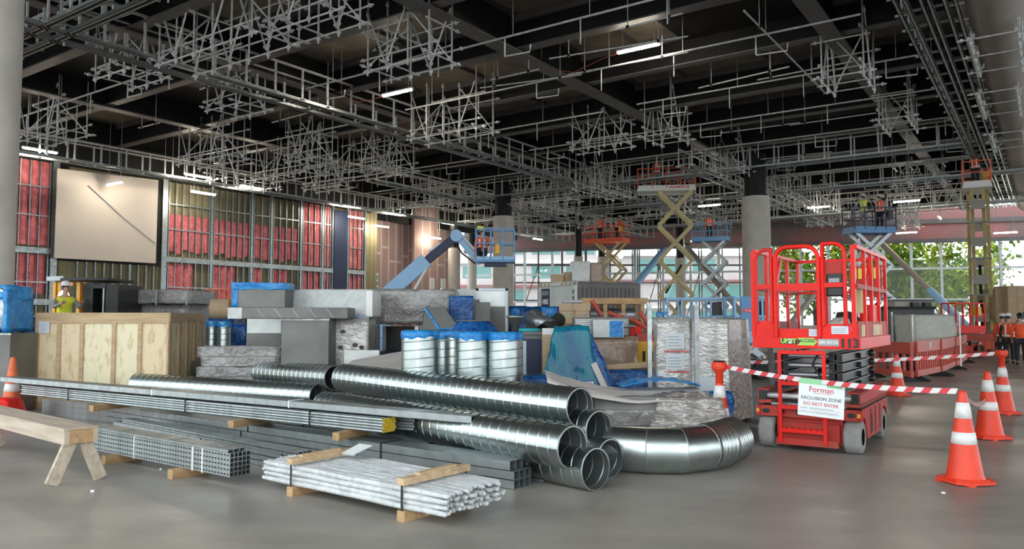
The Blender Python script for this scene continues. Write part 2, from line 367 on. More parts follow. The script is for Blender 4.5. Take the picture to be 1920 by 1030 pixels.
# columns: concrete with a steel collar
def column(name, px, Y, dia, top, collar=True):
    p = ony(px, 600, Y); mb = MB(); r = dia / 2
    mb.lathe([(r, 0), (r, 3.0), (r * 1.004, 3.02), (r * 1.004, 3.06), (r, 3.08), (r, top)], 32)
    mb.lathe([(r, top), (0.001, top)], 32)
    o = mb.build(name, M['concrete'], None, loc=(p.x, p.y, 0)); struct(o)
    if collar:
        mb = MB(); rr = r * 0.80
        mb.lathe([(rr * 1.12, top), (rr * 1.12, top + 0.08), (rr, top + 0.09), (rr, ZB - 0.05)], 8, smooth=False)
        mb.build('steel_collar', M['black_steel'], o)
    return o
column('column_right', 1421, 39.9, 1.44, 8.0)
column('column_middle', 943.5, 49.0, 1.32, 8.2)
column('column_far', 1085, 62.0, 0.72, 6.7)
column('column_far', 851, 60.0, 0.95, 7.2)
column('column_far', 1129, 66.0, 0.75, 7.0)
column('column_far', 1277, 66.0, 0.85, 6.9)
column('column_far', 885, 68.0, 0.8, 7.4)
p = ony(-40, 600, 15.0)
mb = MB(); mb.lathe([(0.56, 0), (0.56, 10.9)], 36); o = mb.build('column_left', M['concrete'], None, loc=(p.x, p.y, 0)); struct(o)

# left wall: steel posts and rails, lining, insulation
BL = 39.5
def onleft(px, py): return onplane(px, py, hall(0, BL), BX)
def wa(px, py=600):
    q = onleft(px, py); return q.dot(AX)
def wz(px, py): return onleft(px, py).z
wl = bpy.data.objects.new('wall_left', None); C.objects.link(wl); wl.location = hall(0, BL, 0); wl.rotation_euler = (0, 0, RZA); struct(wl)
A0, A1 = 2.0, wa(652)
ZM, ZTOP, ZR = 5.0, 8.5, 2.7
mb = MB()                                             # ribbed steel lining behind the studs
n = int((A1 + 3 - A0) / 0.42)
for i in range(n):
    x = A0 + i * 0.42
    mb.bb((x, 0.16, 0), (x + 0.42, 0.22, 9.3)); mb.bb((x + 0.10, 0.12, 0), (x + 0.26, 0.17, 9.3))
mb.build('lining', M['olive'], wl)
mb = MB(); mb.bb((A0, 0.14, 9.3), (A1 + 3, 0.24, 11.5)); mb.build('upper_lining', M['black_steel'], wl)
panels = [(-60, 88), (307, 390), (393, 466), (469, 503), (506, 558), (562, 600), (603, 618), (650, 679)]
posts = [-62, 94, 302, 391, 467, 504, 560, 601, 620, 648, 681]
for px in posts:
    a = wa(px); mb = MB(); wd = 0.30 if px in (94, 302) else 0.15
    mb.bb((a - wd / 2, -0.14, 0), (a + wd / 2, 0.12, 9.3)); mb.build('post', M['galv'], wl)
def batts(a0, a1, z0, z1, seed, ragged=0.0):
    mb = MB(); n = max(2, int((a1 - a0) / 0.40)); st = (a1 - a0) / n
    for i in range(n):
        x0 = a0 + i * st; nz = 10; lo = z0 + ragged * noise.noise(Vector((i * 1.3, seed, 0)))
        vs = []; fs = []
        for k in range(nz + 1):
            z = lo + (z1 - lo) * k / nz
            for t, bul in ((0.0, 0.02), (0.25, 0.13), (0.5, 0.16), (0.75, 0.13), (1.0, 0.02)):
                vs.append((x0 + st * t, 0.10 - bul - 0.07 * noise.noise(Vector((x0 + t * 2, z * 1.4, seed))), z))
        for k in range(nz):
            for j in range(4): fs.append((k * 5 + j, k * 5 + j + 1, k * 5 + j + 6, k * 5 + j + 5))
        mb.add(vs, fs, 0, True)
        mb.bb((x0 + 0.02, 0.06, lo), (x0 + st - 0.02, 0.12, z1))
    mb.build('insulation', M['pink'], wl)
def studs(a0, a1, z0, z1):
    n = max(2, int((a1 - a0) / 0.40))
    for i in range(n + 1):
        a = a0 + (a1 - a0) * i / n
        mb = MB(); mb.bb((a - 0.022, -0.10, z0), (a + 0.022, 0.10, z1)); mb.build('stud', M['galv'], wl)
    for z in (z0 + (z1 - z0) * 0.36, z0 + (z1 - z0) * 0.70):
        mb = MB(); mb.bb((a0, -0.11, z - 0.03), (a1, -0.06, z + 0.03)); mb.build('nogging', M['galv'], wl)
for i, (p0, p1) in enumerate(panels):
    a0, a1 = wa(p0) + 0.1, wa(p1) - 0.1
    full = i in (0, 5, 6, 7)
    batts(a0, a1, ZM + (0.15 if full else 0.36), 9.2 if full else 7.42, i, 0 if full else 0.35)
    studs(a0, a1, ZM + 0.1, 9.2)
    # below the middle rail some of the bays are still empty
    nb = max(1, int((a1 - a0) / 1.9)); st = (a1 - a0) / nb
    for k in range(nb):
        f = 0.64 if i not in (0, 5, 6, 7) else 0.98
        batts(a0 + k * st, a0 + k * st + st * f, ZR + (-0.2 if i else 0.1), ZM - 0.3, 30 + i * 5 + k, 0.15)
    studs(a0, a1, 0.1, ZM - 0.2)
for z in (ZM - 0.10, ZR - 0.25):
    for (p0, p1) in ((-62, 94), (302, 680)):
        if z < 3 and p0 == 302: continue
        mb = MB(); mb.bb((wa(p0), -0.16, z - 0.14), (wa(p1), 0.12, z + 0.14)); mb.build('rail', M['galv'], wl)
mb = MB(); mb.bb((wa(-62), -0.10, 9.2), (A1 + 2, 0.12, 9.36)); mb.build('top_rail', M['black_steel'], wl)
mb = MB(); mb.bb((wa(94), -0.10, 4.5), (wa(302), 0.12, 4.72)); mb.build('rail', M['black_steel'], wl)
studs(wa(140), wa(238), 0.1, 4.5); studs(wa(240), wa(298), 0.1, 4.5)
for s in (97, 299):
    mb = MB(); a = wa(s); mb.bb((a - 0.35 if s > 200 else a, -0.02, 4.8), (a if s > 200 else a + 0.5, 0.1, 9.3)); mb.build('gap_shade', M['black_steel'], wl)  # black slabs stand in for the shade in the open gaps
# big white board hoisted in front of the open bay
q = [onplane(px, py, hall(0, BL - 0.55), BX) for px, py in ((102, 484), (292, 494), (297, 338), (108, 316))]
fr = Vector(BX) * 0.06
mb = MB(); mb.hex([v for v in q], [v + fr for v in q])
o = mb.build('hoarding_board', M['board']); tag(o, 'large pale board hoisted in front of the open bay of the stud wall', 'board')
mb = MB(); q2 = [onplane(px, py, hall(0, BL - 0.60), BX) for px, py in ((166, 348), (291, 456))]; mb.path([q2[0], (q2[0] + q2[1]) / 2 - Vector((0, 0, 0.1)), q2[1]], 0.022, 6)
mb.build('hoist_rope', M['ink_pale'], o)
# blue-black sheet over one bay
mb = MB(); mb.bb((wa(621), -0.22, 0), (wa(646), -0.05, 9.0)); mb.build('dark_sheet', M['navy'], wl)

# boarded walls beyond the insulated part
def gib(name, pts, Y0, Y1, top0, top1, joints=5):
    p0, p1 = ony(pts[0], 600, Y0), ony(pts[1], 600, Y1)
    p0.z = p1.z = 0; d = p1 - p0; L = d.length
    o = bpy.data.objects.new(name, None); C.objects.link(o); o.location = p0; o.rotation_euler = (0, 0, math.atan2(d.y, d.x)); struct(o)
    mb = MB(); mb.bb((0, 0, 0), (L, 0.25, top0)); mb.build('lining_board', M['gib'], o)
    for i in range(joints + 1):
        x = L * i / joints; mb = MB(); mb.bb((max(0, x - 0.08), -0.012, 0), (min(L, x + 0.08), 0.0, top0)); mb.build('joint_strip', M['joint'], o)
        if i < joints:
            for z in (2.9 + (i % 2) * 0.9, 5.9 + (i % 3) * 0.5):
                mb = MB(); mb.bb((x + 0.08, -0.012, z), (x + L / joints - 0.08, 0.0, z + 0.16)); mb.build('joint_strip', M['joint'], o)
    return o, L
o, L = gib('wall_left_boarded', (684, 741), 55, 58, 11.5, 9.6, 4)
for x in (0.30,):
    mb = MB(); mb.bb((L * x - 0.35, -0.05, 2.2), (L * x + 0.35, -0.01, 5.0)); mb.build('slot_window', M['white'], o)
    for k in range(6):
        mb = MB(); mb.bb((L * x - 0.30, -0.07, 2.35 + k * 0.44), (L * x + 0.30, -0.05, 2.65 + k * 0.44)); mb.build('slot_pane', M['facade_glass'], o)
gib('wall_left_return', (741, 776), 58, 60, 11.5, 8.6, 3)
o, L = gib('wall_left_end', (776, 846), 58.5, 63, 11.5, 9.0, 5)
for x in (0.45, 0.76):
    mb = MB(); mb.bb((L * x - 0.35, -0.05, 2.0), (L * x + 0.35, -0.01, 4.9)); mb.build('slot_window', M['white'], o)
    mb = MB(); mb.bb((L * x - 0.02, -0.07, 2.1), (L * x + 0.02, -0.05, 4.8)); mb.build('slot_pane', M['ink_pale'], o)

# far glazed wall
FA, FB = Vector((16.4, 73.7, 0)), Vector((43.3, 66.4, 0))
fd = (FB - FA).normalized(); fn = Vector((fd.y, -fd.x, 0)); fn = -fn if fn.y > 0 else fn     # towards the hall
def onfar(px, py=600): return onplane(px, py, FA, fn)
def fs_(px): return (onfar(px) - FA).dot(fd)
rzf = math.atan2(fd.y, fd.x)
s0, s1 = fs_(872), fs_(2050)
sof = bpy.data.objects.new('wall_far', None); C.objects.link(sof); sof.location = FA; sof.rotation_euler = (0, 0, rzf); struct(sof)
mb = MB(); mb.bb((s0, 0, 0), (s1, 0.4, 1.1)); mb.build('sill_wall', M['concrete'], sof)
mb = MB(); mb.bb((s0, -0.3, 8.75), (s1, 0.6, 11.5)); mb.build('soffit', M['soffit_red'], sof)
mb = MB(); mb.bb((s0, -0.5, 8.45), (s1, 0.2, 8.75)); mb.build('lintel', M['beam_grey'], sof)
mb = MB(); mb.bb((s0, -0.45, 10.1), (s1, -0.3, 10.5)); mb.build('cladding_edge', M['beam_grey'], sof)
win = bpy.data.objects.new('window_1', None); C.objects.link(win); win.location = FA; win.rotation_euler = (0, 0, rzf); struct(win)
px = 880
while px < 2030:
    s = fs_(px); mb = MB(); mb.bb((s - 0.11, -0.1, 1.1), (s + 0.11, 0.12, 8.5)); mb.build('window_mullion', M['galv'], win)
    px += 52 if px < 1700 else 56
for z in (3.4, 6.15):
    mb = MB(); mb.bb((s0, -0.08, z - 0.09), (s1, 0.1, z + 0.09)); mb.build('window_transom', M['galv'], win)
mb = MB(); mb.bb((s0, 0.02, 1.1), (s1, 0.04, 8.5)); mb.build('window_pane', M['glass'], win)

# the big service pipe under the roof and its neighbours
mb = MB(); mb.tube((0, 0, 0), (62, 0, 0), 0.72, 28); o = mb.build('ceiling_main_pipe', M['pipe_beige']); o.location = hall(4, 0.95, 10.05); o.rotation_euler = (0, 0, RZA); struct(o)

# upper end wall that closes the roof space above the boarded walls
mb = MB(); q = [hall(0.8 * k, BL + 0.3) for k in (0, 1)]
mb.prism([tuple(hall(a, b).xy) for a, b in ((36.5, 39.9), (58, 39.9), (58, 40.1), (36.5, 40.1))], 8.9, 11.55); struct(mb.build('wall_left_upper', M['black_steel']))
# ================================================================ OUTSIDE THE GLASS
def facade_building(px0, px1, Y, H, label, floors, seed):
    p0, p1 = ony(px0, 600, Y), ony(px1, 600, Y); L = p1.x - p0.x
    t = thing('office_building', label, 'building', (p0.x, Y, -0.12), 0)
    mb = MB(); mb.bb((0, 0, 0), (L, 8, H)); mb.build('facade', M['facade'], t)
    fh = H / floors
    for k in range(floors):
        mb = MB(); mb.bb((0, -0.5, fh * k + fh - 0.35), (L, 0, fh * k + fh)); mb.build('floor_edge', M['soffit_red'] if k % 2 else M['white'], t)
        n = int(L / 3.6)
        for i in range(n):
            if (i + k + seed) % 4 == 3: continue
            mb = MB(); mb.bb((i * L / n + 0.5, -0.06, fh * k + 0.9), ((i + 1) * L / n - 0.3, -0.01, fh * k + fh - 0.7)); mb.build('window', M['facade_glass'], t)
    return t
facade_building(860, 1120, 100, 12.5, 'pale office block outside the glazing behind the boom lift basket', 4, 0)
facade_building(1135, 1400, 108, 11.0, 'pale office block outside the glazing behind the container and scissor lifts', 3, 1)
# scaffold standing outside the left half of the glazing
def out_scaffold(px0, px1, Y, label):
    p0, p1 = ony(px0, 600, Y), ony(px1, 600, Y); L = p1.x - p0.x
    t = thing('facade_scaffold', label, 'scaffold', (p0.x, Y, -0.12), 0)
    n = int(L / 2.2)
    for i in range(n + 1):
        for y in (0, 1.2):
            mb = MB(); mb.tube((L * i / n, y, 0), (L * i / n, y, 11), 0.07, 6); mb.build('standard', M['rust'], t)
    for k in range(1, 6):
        for y in (0, 1.2):
            mb = MB(); mb.tube((0, y, k * 1.9), (L, y, k * 1.9), 0.06, 6); mb.build('ledger', M['rust'], t)
        mb = MB(); mb.bb((0, 0.1, k * 1.9 - 0.06), (L, 1.1, k * 1.9)); mb.build('plank_deck', M['soffit_red'] if k % 2 else M['rust'], t)
    for i in range(0, n - 1, 2):
        mb = MB(); mb.tube((L * i / n, -0.05, 0.2), (L * (i + 1) / n, -0.05, 7.6), 0.05, 6); mb.build('brace', M['rust'], t)
out_scaffold(965, 1190, 82, 'scaffold outside the glazing behind the shipping container')
out_scaffold(1200, 1395, 82, 'scaffold outside the glazing behind the tall yellow-armed scissor lift')
# trees
def tree(px, Y, H, rad, label, seed):
    rr = random.Random(seed); p = ony(px, 600, Y)
    t = thing('street_tree', label, 'tree', (p.x, Y, -0.12), rr.random() * 6, 'trees outside the glazing')
    mb = MB(); tips = []
    mb.path([(0, 0, 0), (0.1, 0, 1.5), (0.05, 0.1, 3.0), (0.25, 0, 4.2)], [0.32, 0.26, 0.22, 0.18], 9)
    for k in range(9):
        an = k * 2.4 + rr.random(); z0 = 2.0 + rr.random() * 2.2; ln = rad * (0.6 + rr.random() * 0.5)
        e = Vector((math.cos(an) * ln, math.sin(an) * ln, z0 + H * (0.25 + 0.4 * rr.random())))
        mid = Vector((math.cos(an) * ln * 0.45, math.sin(an) * ln * 0.45, z0 + (e.z - z0) * 0.35))
        mb.path([(0.1, 0, z0), mid, e], [0.13, 0.09, 0.03], 7); tips.append((mid, e))
    mb.build('trunk', M['bark'], t)
    lf = MB()
    for k in range(3600):
        a, b = tips[k % len(tips)]; c = a.lerp(b, rr.random()) + Vector((rr.gauss(0, 1), rr.gauss(0, 1), rr.gauss(0, 0.9))) * rad * 0.24
        s = 0.16 + rr.random() * 0.20
        q = Quaternion((rr.gauss(0, 1), rr.gauss(0, 1), rr.gauss(0, 1), rr.gauss(0, 1))).normalized()
        lf.add([c + q @ Vector(v) * s for v in ((-1, -0.6, 0), (0.2, -0.8, 0.1), (1.1, 0, 0), (0.2, 0.8, 0.1))], [(0, 1, 2, 3)])
    lf.build('crown', M['leaf'], t)
tree(1530, 84, 12, 5.0, 'leafy street tree outside the glazing above the red lift gate', 3)
tree(1668, 80, 12, 5.2, 'leafy street tree outside the glazing behind the raking prop', 5)
tree(1790, 86, 12, 5.0, 'leafy street tree outside the glazing beside the tall lift mast', 8)
# parked cars far outside
def out_car(px, Y, label, mcol):
    p = ony(px, 600, Y); t = thing('parked_car', label, 'car', (p.x, Y, -0.12), R(4))
    mb = MB(); mb.prism([(-2.1, 0.35), (2.1, 0.35), (2.15, 0.8), (1.3, 0.95), (0.7, 1.45), (-1.1, 1.5), (-1.9, 0.98), (-2.15, 0.9)], -0.85, 0.85, Matrix.Rotation(R(90), 4, 'X')); mb.build('body', mcol, t)
    mb = MB(); mb.prism([(1.1, 0.98), (0.65, 1.40), (-1.05, 1.44), (-1.6, 0.98)], -0.87, 0.87, Matrix.Rotation(R(90), 4, 'X')); mb.build('windows', M['facade_glass'], t)
    for x in (-1.35, 1.35):
        for y in (-0.8, 0.8):
            mb = MB(); mb.tube((x, y - 0.1, 0.33), (x, y + 0.1, 0.33), 0.33, 16); mb.build('wheel', M['rubber'], t)
out_car(1705, 78, 'white car parked outside the glazing beyond the raking prop', M['white'])
out_car(1775, 80, 'silver car parked outside the glazing close to the tall lift mast', M['galv'])
# ================================================================ CEILING SERVICES
# --- ladder-like suspended service frames
def service_frame(label, p, rz, L, width, hh, step, rails, topz=None, z=ZT):
    t = thing('service_frame', label, 'ceiling frame', (p.x, p.y, z), rz)
    for y in rails:
        mb = MB(); mb.bb((0, y - 0.05, 0), (L, y + 0.05, 0.025)); mb.bb((0, y - 0.05, 0), (L, y - 0.03, 0.11)); mb.bb((0, y + 0.03, 0), (L, y + 0.05, 0.11))
        mb.build('bottom_rail', M['galv'], t)
    y0, y1 = rails[0], rails[-1]
    for y in (y0, y1):
        mb = MB(); mb.bb((0, y - 0.04, hh), (L, y + 0.04, hh + 0.07)); mb.build('top_rail', M['steel'], t)
    n = int(L / step); st = L / n
    mh = MB(); mh.bb((-0.035, -0.025, 0.02), (0.035, 0.025, hh + 0.05)); mh.bb((-0.05, -0.16, 0.05), (0.05, 0.16, 0.09)); meh = mh.mesh('hanger', M['steel'])
    mr = MB(); mr.bb((-0.03, y0, 0.11), (0.03, y1, 0.16)); mer = mr.mesh('rung', M['galv'])
    for i in range(n + 1):
        for y in (y0, y1):
            if i * 2 < 96: obj('hanger', meh, t, (i * st, y, 0))
        obj('rung', mer, t, (i * st, 0, 0))
    mg = MB(); mg.tube((0, 0, hh), (0, 0, 11.2 - z), 0.012, 6); meg = mg.mesh('hanger_rod', M['steel'])
    for i in range(0, n + 1, 5):
        for y in (y0, y1): obj('hanger_rod', meg, t, (i * st, y, 0))
    return t
xr = RZA - math.pi / 2
service_frame('long service frame running diagonally across the middle of the ceiling', hall(7.4, 22.2), RZA, 54, 1.0, 1.15, 1.16, (-0.5, -0.35, 0.35, 0.5))
service_frame('wide double service frame hung beside the beige main pipe', hall(3, 2.25), RZA, 60, 1.0, 0.5, 1.25, (-0.62, -0.4, -0.08, 0.08, 0.4, 0.62))
service_frame('bright service frame crossing above the left column', hall(9.7, 30), xr, 22, 0.9, 1.0, 1.2, (-0.4, -0.25, 0.25, 0.4))
service_frame('service frame with a row of hangers crossing in front of the two columns', hall(39.6, 39), xr, 46, 0.9, 1.1, 1.2, (-0.4, 0.4))
service_frame('service frame crossing beyond the two columns', hall(47, 39), xr, 46, 0.8, 1.0, 1.3, (-0.4, 0.4), z=9.2)
service_frame('service frame crossing close to the glazed far wall', hall(58, 39), xr, 48, 0.8, 1.0, 1.5, (-0.4, 0.4), z=9.1)
service_frame('service frame along the insulated stud wall', hall(10, 37.0), RZA, 52, 0.8, 0.95, 1.2, (-0.35, 0.35), z=8.9)
service_frame('service frame running along the hall above the boom lift', hall(30, 30.3), RZA, 36, 0.8, 0.9, 1.4, (-0.35, 0.35), z=9.2)
service_frame('service frame running along the hall above the tall yellow-armed lift', hall(36, 14.6), RZA, 30, 0.8, 0.9, 1.4, (-0.35, 0.35), z=9.2)

# --- hung scaffold frames
tube_me = {}
def tub(name, L, r=0.027, ends=True):
    k = (name, round(L, 2))
    if k not in tube_me:
        mb = MB(); mb.tube((0, 0, 0), (L, 0, 0), r, 8)
        if ends:
            for x in (0.10, L - 0.14):
                mb.box((x + 0.02, 0, 0), (0.07, 0.085, 0.085))
        tube_me[k] = mb.mesh(name, M['steel'])
    return tube_me[k]
def strut(t, name, p, q):
    r, L = aim(p, q); obj(name, tub(name, round(L, 1)), t, p, r)
def scaffold_proto(seed, L, W, H, nb):
    rr = random.Random(seed)
    t = thing('hung_scaffold', 'x', 'scaffold', (0, 0, 0), 0)
    xs = [L * i / nb for i in range(nb + 1)]
    for s in (0, 1):
        y = s * W
        for i, x in enumerate(xs):
            lo = -0.12 - 0.1 * rr.random(); hi = H + (1.0 if i in (0, nb) else rr.random() * 0.3)
            strut(t, 'standard', (x, y, lo), (x, y, hi))
        for z in (0.0, 0.42 if s else 0.36, H * 0.72):
            a, b = -0.15 - 0.3 * rr.random(), L + 0.15 + 0.35 * rr.random()
            if z > 1: a, b = (a, L * 0.6) if rr.random() < 0.5 else (L * 0.3, b)
            strut(t, 'ledger', (a, y + 0.05, z), (b, y + 0.05, z))
        for i in range(nb):
            if rr.random() < 0.85:
                z0, z1 = (0, H) if (i + s) % 2 else (H, 0)
                strut(t, 'brace', (xs[i], y - 0.05, z0 + 0.05), (xs[i + 1], y - 0.05, z1))
    for x in (xs[0], xs[-1], xs[nb // 2]):
        strut(t, 'transom', (x + 0.05, -0.35, 0.06), (x + 0.05, W + 0.35, 0.06))
        if rr.random() < 0.7: strut(t, 'transom', (x + 0.05, -0.2, H * 0.6), (x + 0.05, W + 0.25, H * 0.6))
    strut(t, 'brace', (xs[0], 0, 0.1), (xs[1], W, H * 0.9)); strut(t, 'brace', (xs[-1], W, 0.1), (xs[-2], 0, H * 0.9))
    return t
PROT = [scaffold_proto(11, 3.4, 1.1, 1.9, 4), scaffold_proto(12, 2.4, 1.0, 1.7, 3), scaffold_proto(13, 4.4, 1.2, 1.9, 5), scaffold_proto(14, 1.7, 1.2, 2.0, 2)]
used = [False] * 4
# pixel of the lower middle, size class, which way it runs, height of the underside, label
SCF = [
 (745, 118, 1, 'x', 9.0, 'hung scaffold frame nearest above the middle of the hall, beside the broad black beam'),
 (380, 92, 2, 'x', 9.2, 'large hung scaffold frame over the near end of the diagonal service frame'),
 (560, 40, 1, 'x', 9.3, 'hung scaffold frame right at the top edge over the near black bay'),
 (205, 138, 3, 'x', 9.2, 'small hung scaffold frame between the left column and the diagonal service frame'),
 (415, 200, 3, 'x', 9.2, 'small hung scaffold frame below the near black bay'),
 (70, 255, 0, 'x', 9.0, 'hung scaffold frame beside the left column'),
 (375, 300, 0, 'x', 8.9, 'hung scaffold frame above the pale hoisted board, right end'),
 (562, 300, 3, 'x', 9.0, 'small hung scaffold frame under the red roof opening'),
 (655, 322, 0, 'x', 9.0, 'hung scaffold frame in the middle left, beside the diagonal service frame'),
 (520, 330, 0, 'x', 8.8, 'hung scaffold frame above the insulated bays nearest the board'),
 (830, 250, 0, 'x', 9.1, 'hung scaffold frame just right of the diagonal service frame'),
 (720, 318, 3, 'x', 9.0, 'small hung scaffold frame left of the diagonal service frame'),
 (1118, 274, 1, 'x', 9.2, 'hung scaffold frame beneath the broad black beam'),
 (1275, 258, 3, 'a', 9.2, 'small hung scaffold frame above the orange-railed scissor lift'),
 (1630, 150, 3, 'a', 9.0, 'hung scaffold frame right above the red scissor lift'),
 (1712, 232, 1, 'a', 9.2, 'hung scaffold frame left of the wide double service frame'),
 (1915, 95, 0, 'a', 9.2, 'hung scaffold frame right of the beige main pipe, nearest'),
 (1912, 190, 0, 'a', 9.2, 'hung scaffold frame right of the beige main pipe, second'),
 (1922, 262, 0, 'a', 9.2, 'hung scaffold frame right of the beige main pipe, third'),
 (1395, 320, 3, 'a', 9.2, 'small hung scaffold frame above the right concrete column'),
 (1720, 345, 1, 'x', 9.0, 'hung scaffold frame near the tall lift mast'),
]
FAR = [(470, 345), (600, 352), (850, 385), (1010, 380), (1060, 395), (1150, 362), (1240, 400), (1350, 415), (1490, 372), (1560, 388), (1640, 402), (1760, 390), (1300, 372), (990, 418), (1110, 425), (930, 425), (1545, 420), (1720, 424)]
for i, (px, py) in enumerate(sorted(FAR)):
    SCF.append((px, py, i % 3, 'x' if i % 2 else 'a', 8.9, '%s of the small far hung scaffold frames, counted from the left' % ORD[i] if i < 16 else '%s of the small far hung scaffold frames, counted from the right' % ORD[len(FAR) - 1 - i]))
for px, py, k, ax, z, lab in SCF:
    p = onz(px, py, z); L = (3.4, 2.4, 4.4, 1.7)[k]
    d = -BX if ax == 'x' else AX; rz = xr if ax == 'x' else RZA
    o = PROT[k] if not used[k] else dup(PROT[k]); used[k] = True
    o.location = p - d * L / 2; o.rotation_euler = (0, 0, rz); o['label'] = lab[0].upper() + lab[1:] if False else lab
    o['group'] = 'scaffold frames hung from the roof'

# --- sprinkler pipes with drops
SP = [(6.0, 20, -2), (10.2, 34, 12), (14.2, 38, 20), (18.4, 22, 2), (22.6, 21, 4), (22.9, 38, 24), (27.2, 13, -3), (27.4, 21.5, 14.6), (31.8, 38, 23), (31.6, 21, 3), (36.2, 38, 22), (36.4, 20, -4), (41, 36, -4), (45.5, 36, -4), (50, 36, -4), (54.5, 36, -4), (59.5, 36, -4), (64, 36, -4)]
for i, (a, b0, b1) in enumerate(SP):
    L = b0 - b1; z = 10.05
    lab = ('%s thin sprinkler pipe across the hall, counted from the camera' % ORD[i]) if i < 9 else ('%s thin sprinkler pipe across the hall, counted from the glazed far wall' % ORD[len(SP) - 1 - i])
    t = thing('sprinkler_pipe', lab, 'pipe', hall(a, b0, z), xr, 'sprinkler pipes under the roof')
    mb = MB(); mb.tube((0, 0, 0), (L, 0, 0), 0.035, 8); mb.build('main_run', M['steel'], t)
    for k in range(int(L / 2.6)):
        x = 1.1 + k * 2.6
        mb = MB()
        if (k + i) % 3 == 0: mb.path([(x, 0, 0), (x, 0, -0.55), (x, 0.0, -0.58), (x + 0.9, 0, -0.62), (x + 0.92, 0, -0.4)], 0.024, 6)
        else: mb.tube((x, 0, 0.02), (x, 0, -0.75), 0.022, 6)
        mb.build('drop', M['steel'], t)
        mb = MB(); mb.tube((x + 0.3, 0, 0.02), (x + 0.3, 0, 11.3 - z), 0.012, 6); mb.build('hanger_rod', M['steel'], t)

# --- loose scaffold tubes and short rods that hang below the beams
LT = [((690, 135), (845, 85)), ((375, 168), (470, 132)), ((1160, 55), (1280, 25)), ((900, 165), (1090, 140)), ((1030, 110), (1290, 68)), ((1395, 20), (1545, 172)), ((700, 95), (760, 60)), ((1065, 140), (1290, 98)), ((920, 150), (1010, 130)), ((1420, 150), (1600, 115)), ((1480, 235), (1690, 205)), ((1310, 165), (1480, 125)), ((510, 230), (620, 200)), ((260, 240), (300, 230)), ((1350, 250), (1500, 230)), ((1130, 345), (1330, 318)), ((1320, 310), (1560, 285))]
for i, (p, q) in enumerate(LT):
    P, Q = onz(*p, 9.9), onz(*q, 9.9); r, L = aim(P, Q)
    t = thing('scaffold_tube', '%s loose scaffold tube slung under the beams, counted from the %s' % ((ORD[i], 'left') if i < 9 else (ORD[len(LT) - 1 - i], 'right')), 'tube', P, 0, 'loose tubes under the beams', rot=r)
    mb = MB(); mb.tube((0, 0, 0), (L, 0, 0), 0.028, 8); mb.build('pipe', M['steel'], t)
    for x in (L * 0.15, L * 0.8):
        mb = MB(); mb.tube((x, 0, -0.06), (x, 0, 1.45), 0.014, 6); mb.build('hanger_rod', M['steel'], t)
        mb = MB(); mb.box((x, 0, 0), (0.08, 0.09, 0.09)); mb.build('clamp', M['black_steel'], t)
LTs = sorted([o for o in C.objects if o.name.startswith('scaffold_tube')], key=lambda o: o.location.x / o.location.y)
for i, o in enumerate(LTs): o['label'] = '%s loose scaffold tube slung under the beams, counted from the %s' % ((ORD[i], 'left') if i < 9 else (ORD[len(LTs) - 1 - i], 'right'))

# --- batten lights
LIGHTS = [(75, 283, 9.2, 'a', 'above the insulated wall beside the left column'), (370, 331, 9.0, 'a', 'above the edge of the pale hoisted board, upper one'), (215, 345, 8.3, 'x', 'against the top of the pale hoisted board'),
 (381, 363, 8.4, 'a', 'just below the one at the edge of the pale hoisted board'), (470, 352, 9.0, 'a', 'over the insulated bays beside the pale board'), (660, 388, 8.9, 'a', 'over the last insulated bay, upper one'), (668, 409, 8.4, 'a', 'over the last insulated bay, lower one'),
 (745, 401, 9.0, 'a', 'over the boarded wall, upper one'), (715, 425, 8.4, 'a', 'low against the boarded wall'), (840, 420, 9.0, 'a', 'above the elbow of the boom lift'), (815, 447, 8.0, 'a', 'left of the elbow of the boom lift, on the boarded wall'),
 (1008, 449, 8.6, 'a', 'right of the middle column'), (745, 175, 9.9, 'x', 'warm, in front of the diagonal service frame'), (1197, 92, 10.2, 'x', 'long warm, nearest below the roof'), (1330, 386, 8.9, 'x', 'left of the right column'), (1535, 389, 8.9, 'x', 'right of the right column'),
 (1700, 378, 8.9, 'x', 'left of the tall lift mast'), (1700, 437, 8.7, 'x', 'low in front of the glazing, left of the tall lift mast'), (1310, 452, 8.7, 'x', 'low over the glazing beside the blue-railed lift'), (1885, 437, 8.7, 'x', 'added low over the glazing right of the tall lift mast'),  # the batten right of the tall lift mast is an invented extra lamp
 (1762, 409, 8.6, 'a', 'small far, between the raking prop and the tall mast'), (1340, 492, 7.4, 'x', 'lowest far, on the glazing behind the container')]
for i, (px, py, z, ax, where) in enumerate(LIGHTS):
    if i == 21: continue
    p = onz(px, py, z); L = 1.5
    if p.dot(AX) > 66: p = p * 1.0; p = Vector((0, 0, CAMH)) + (p - Vector((0, 0, CAMH))) * (66 / p.dot(AX)); z = p.z
    if ax == 'a':
        bb = p.dot(BX)
        if bb > 38.8: p = onplane(px, py, hall(0, 38.8), BX); z = p.z
    d = -BX if ax == 'x' else AX
    t = thing('batten_light', 'lit fluorescent batten ' + where, 'light', p - d * L / 2, xr if ax == 'x' else RZA, 'fluorescent battens')
    mb = MB(); mb.bb((0, -0.06, 0.05), (L, 0.06, 0.10)); mb.bb((0, -0.03, 0.0), (0.04, 0.03, 0.05)); mb.bb((L - 0.04, -0.03, 0), (L, 0.03, 0.05)); mb.build('housing', M['white'], t)
    mb = MB(); mb.tube((0.04, 0, 0.015), (L - 0.04, 0, 0.015), 0.045, 12); mb.build('tube', M['lamp'], t)
    for x in (0.2, L - 0.2):
        mb = MB(); mb.tube((x, 0, 0.08), (x, 0, 11.6 - z), 0.01, 6); mb.build('hanger_rod', M['steel'], t)
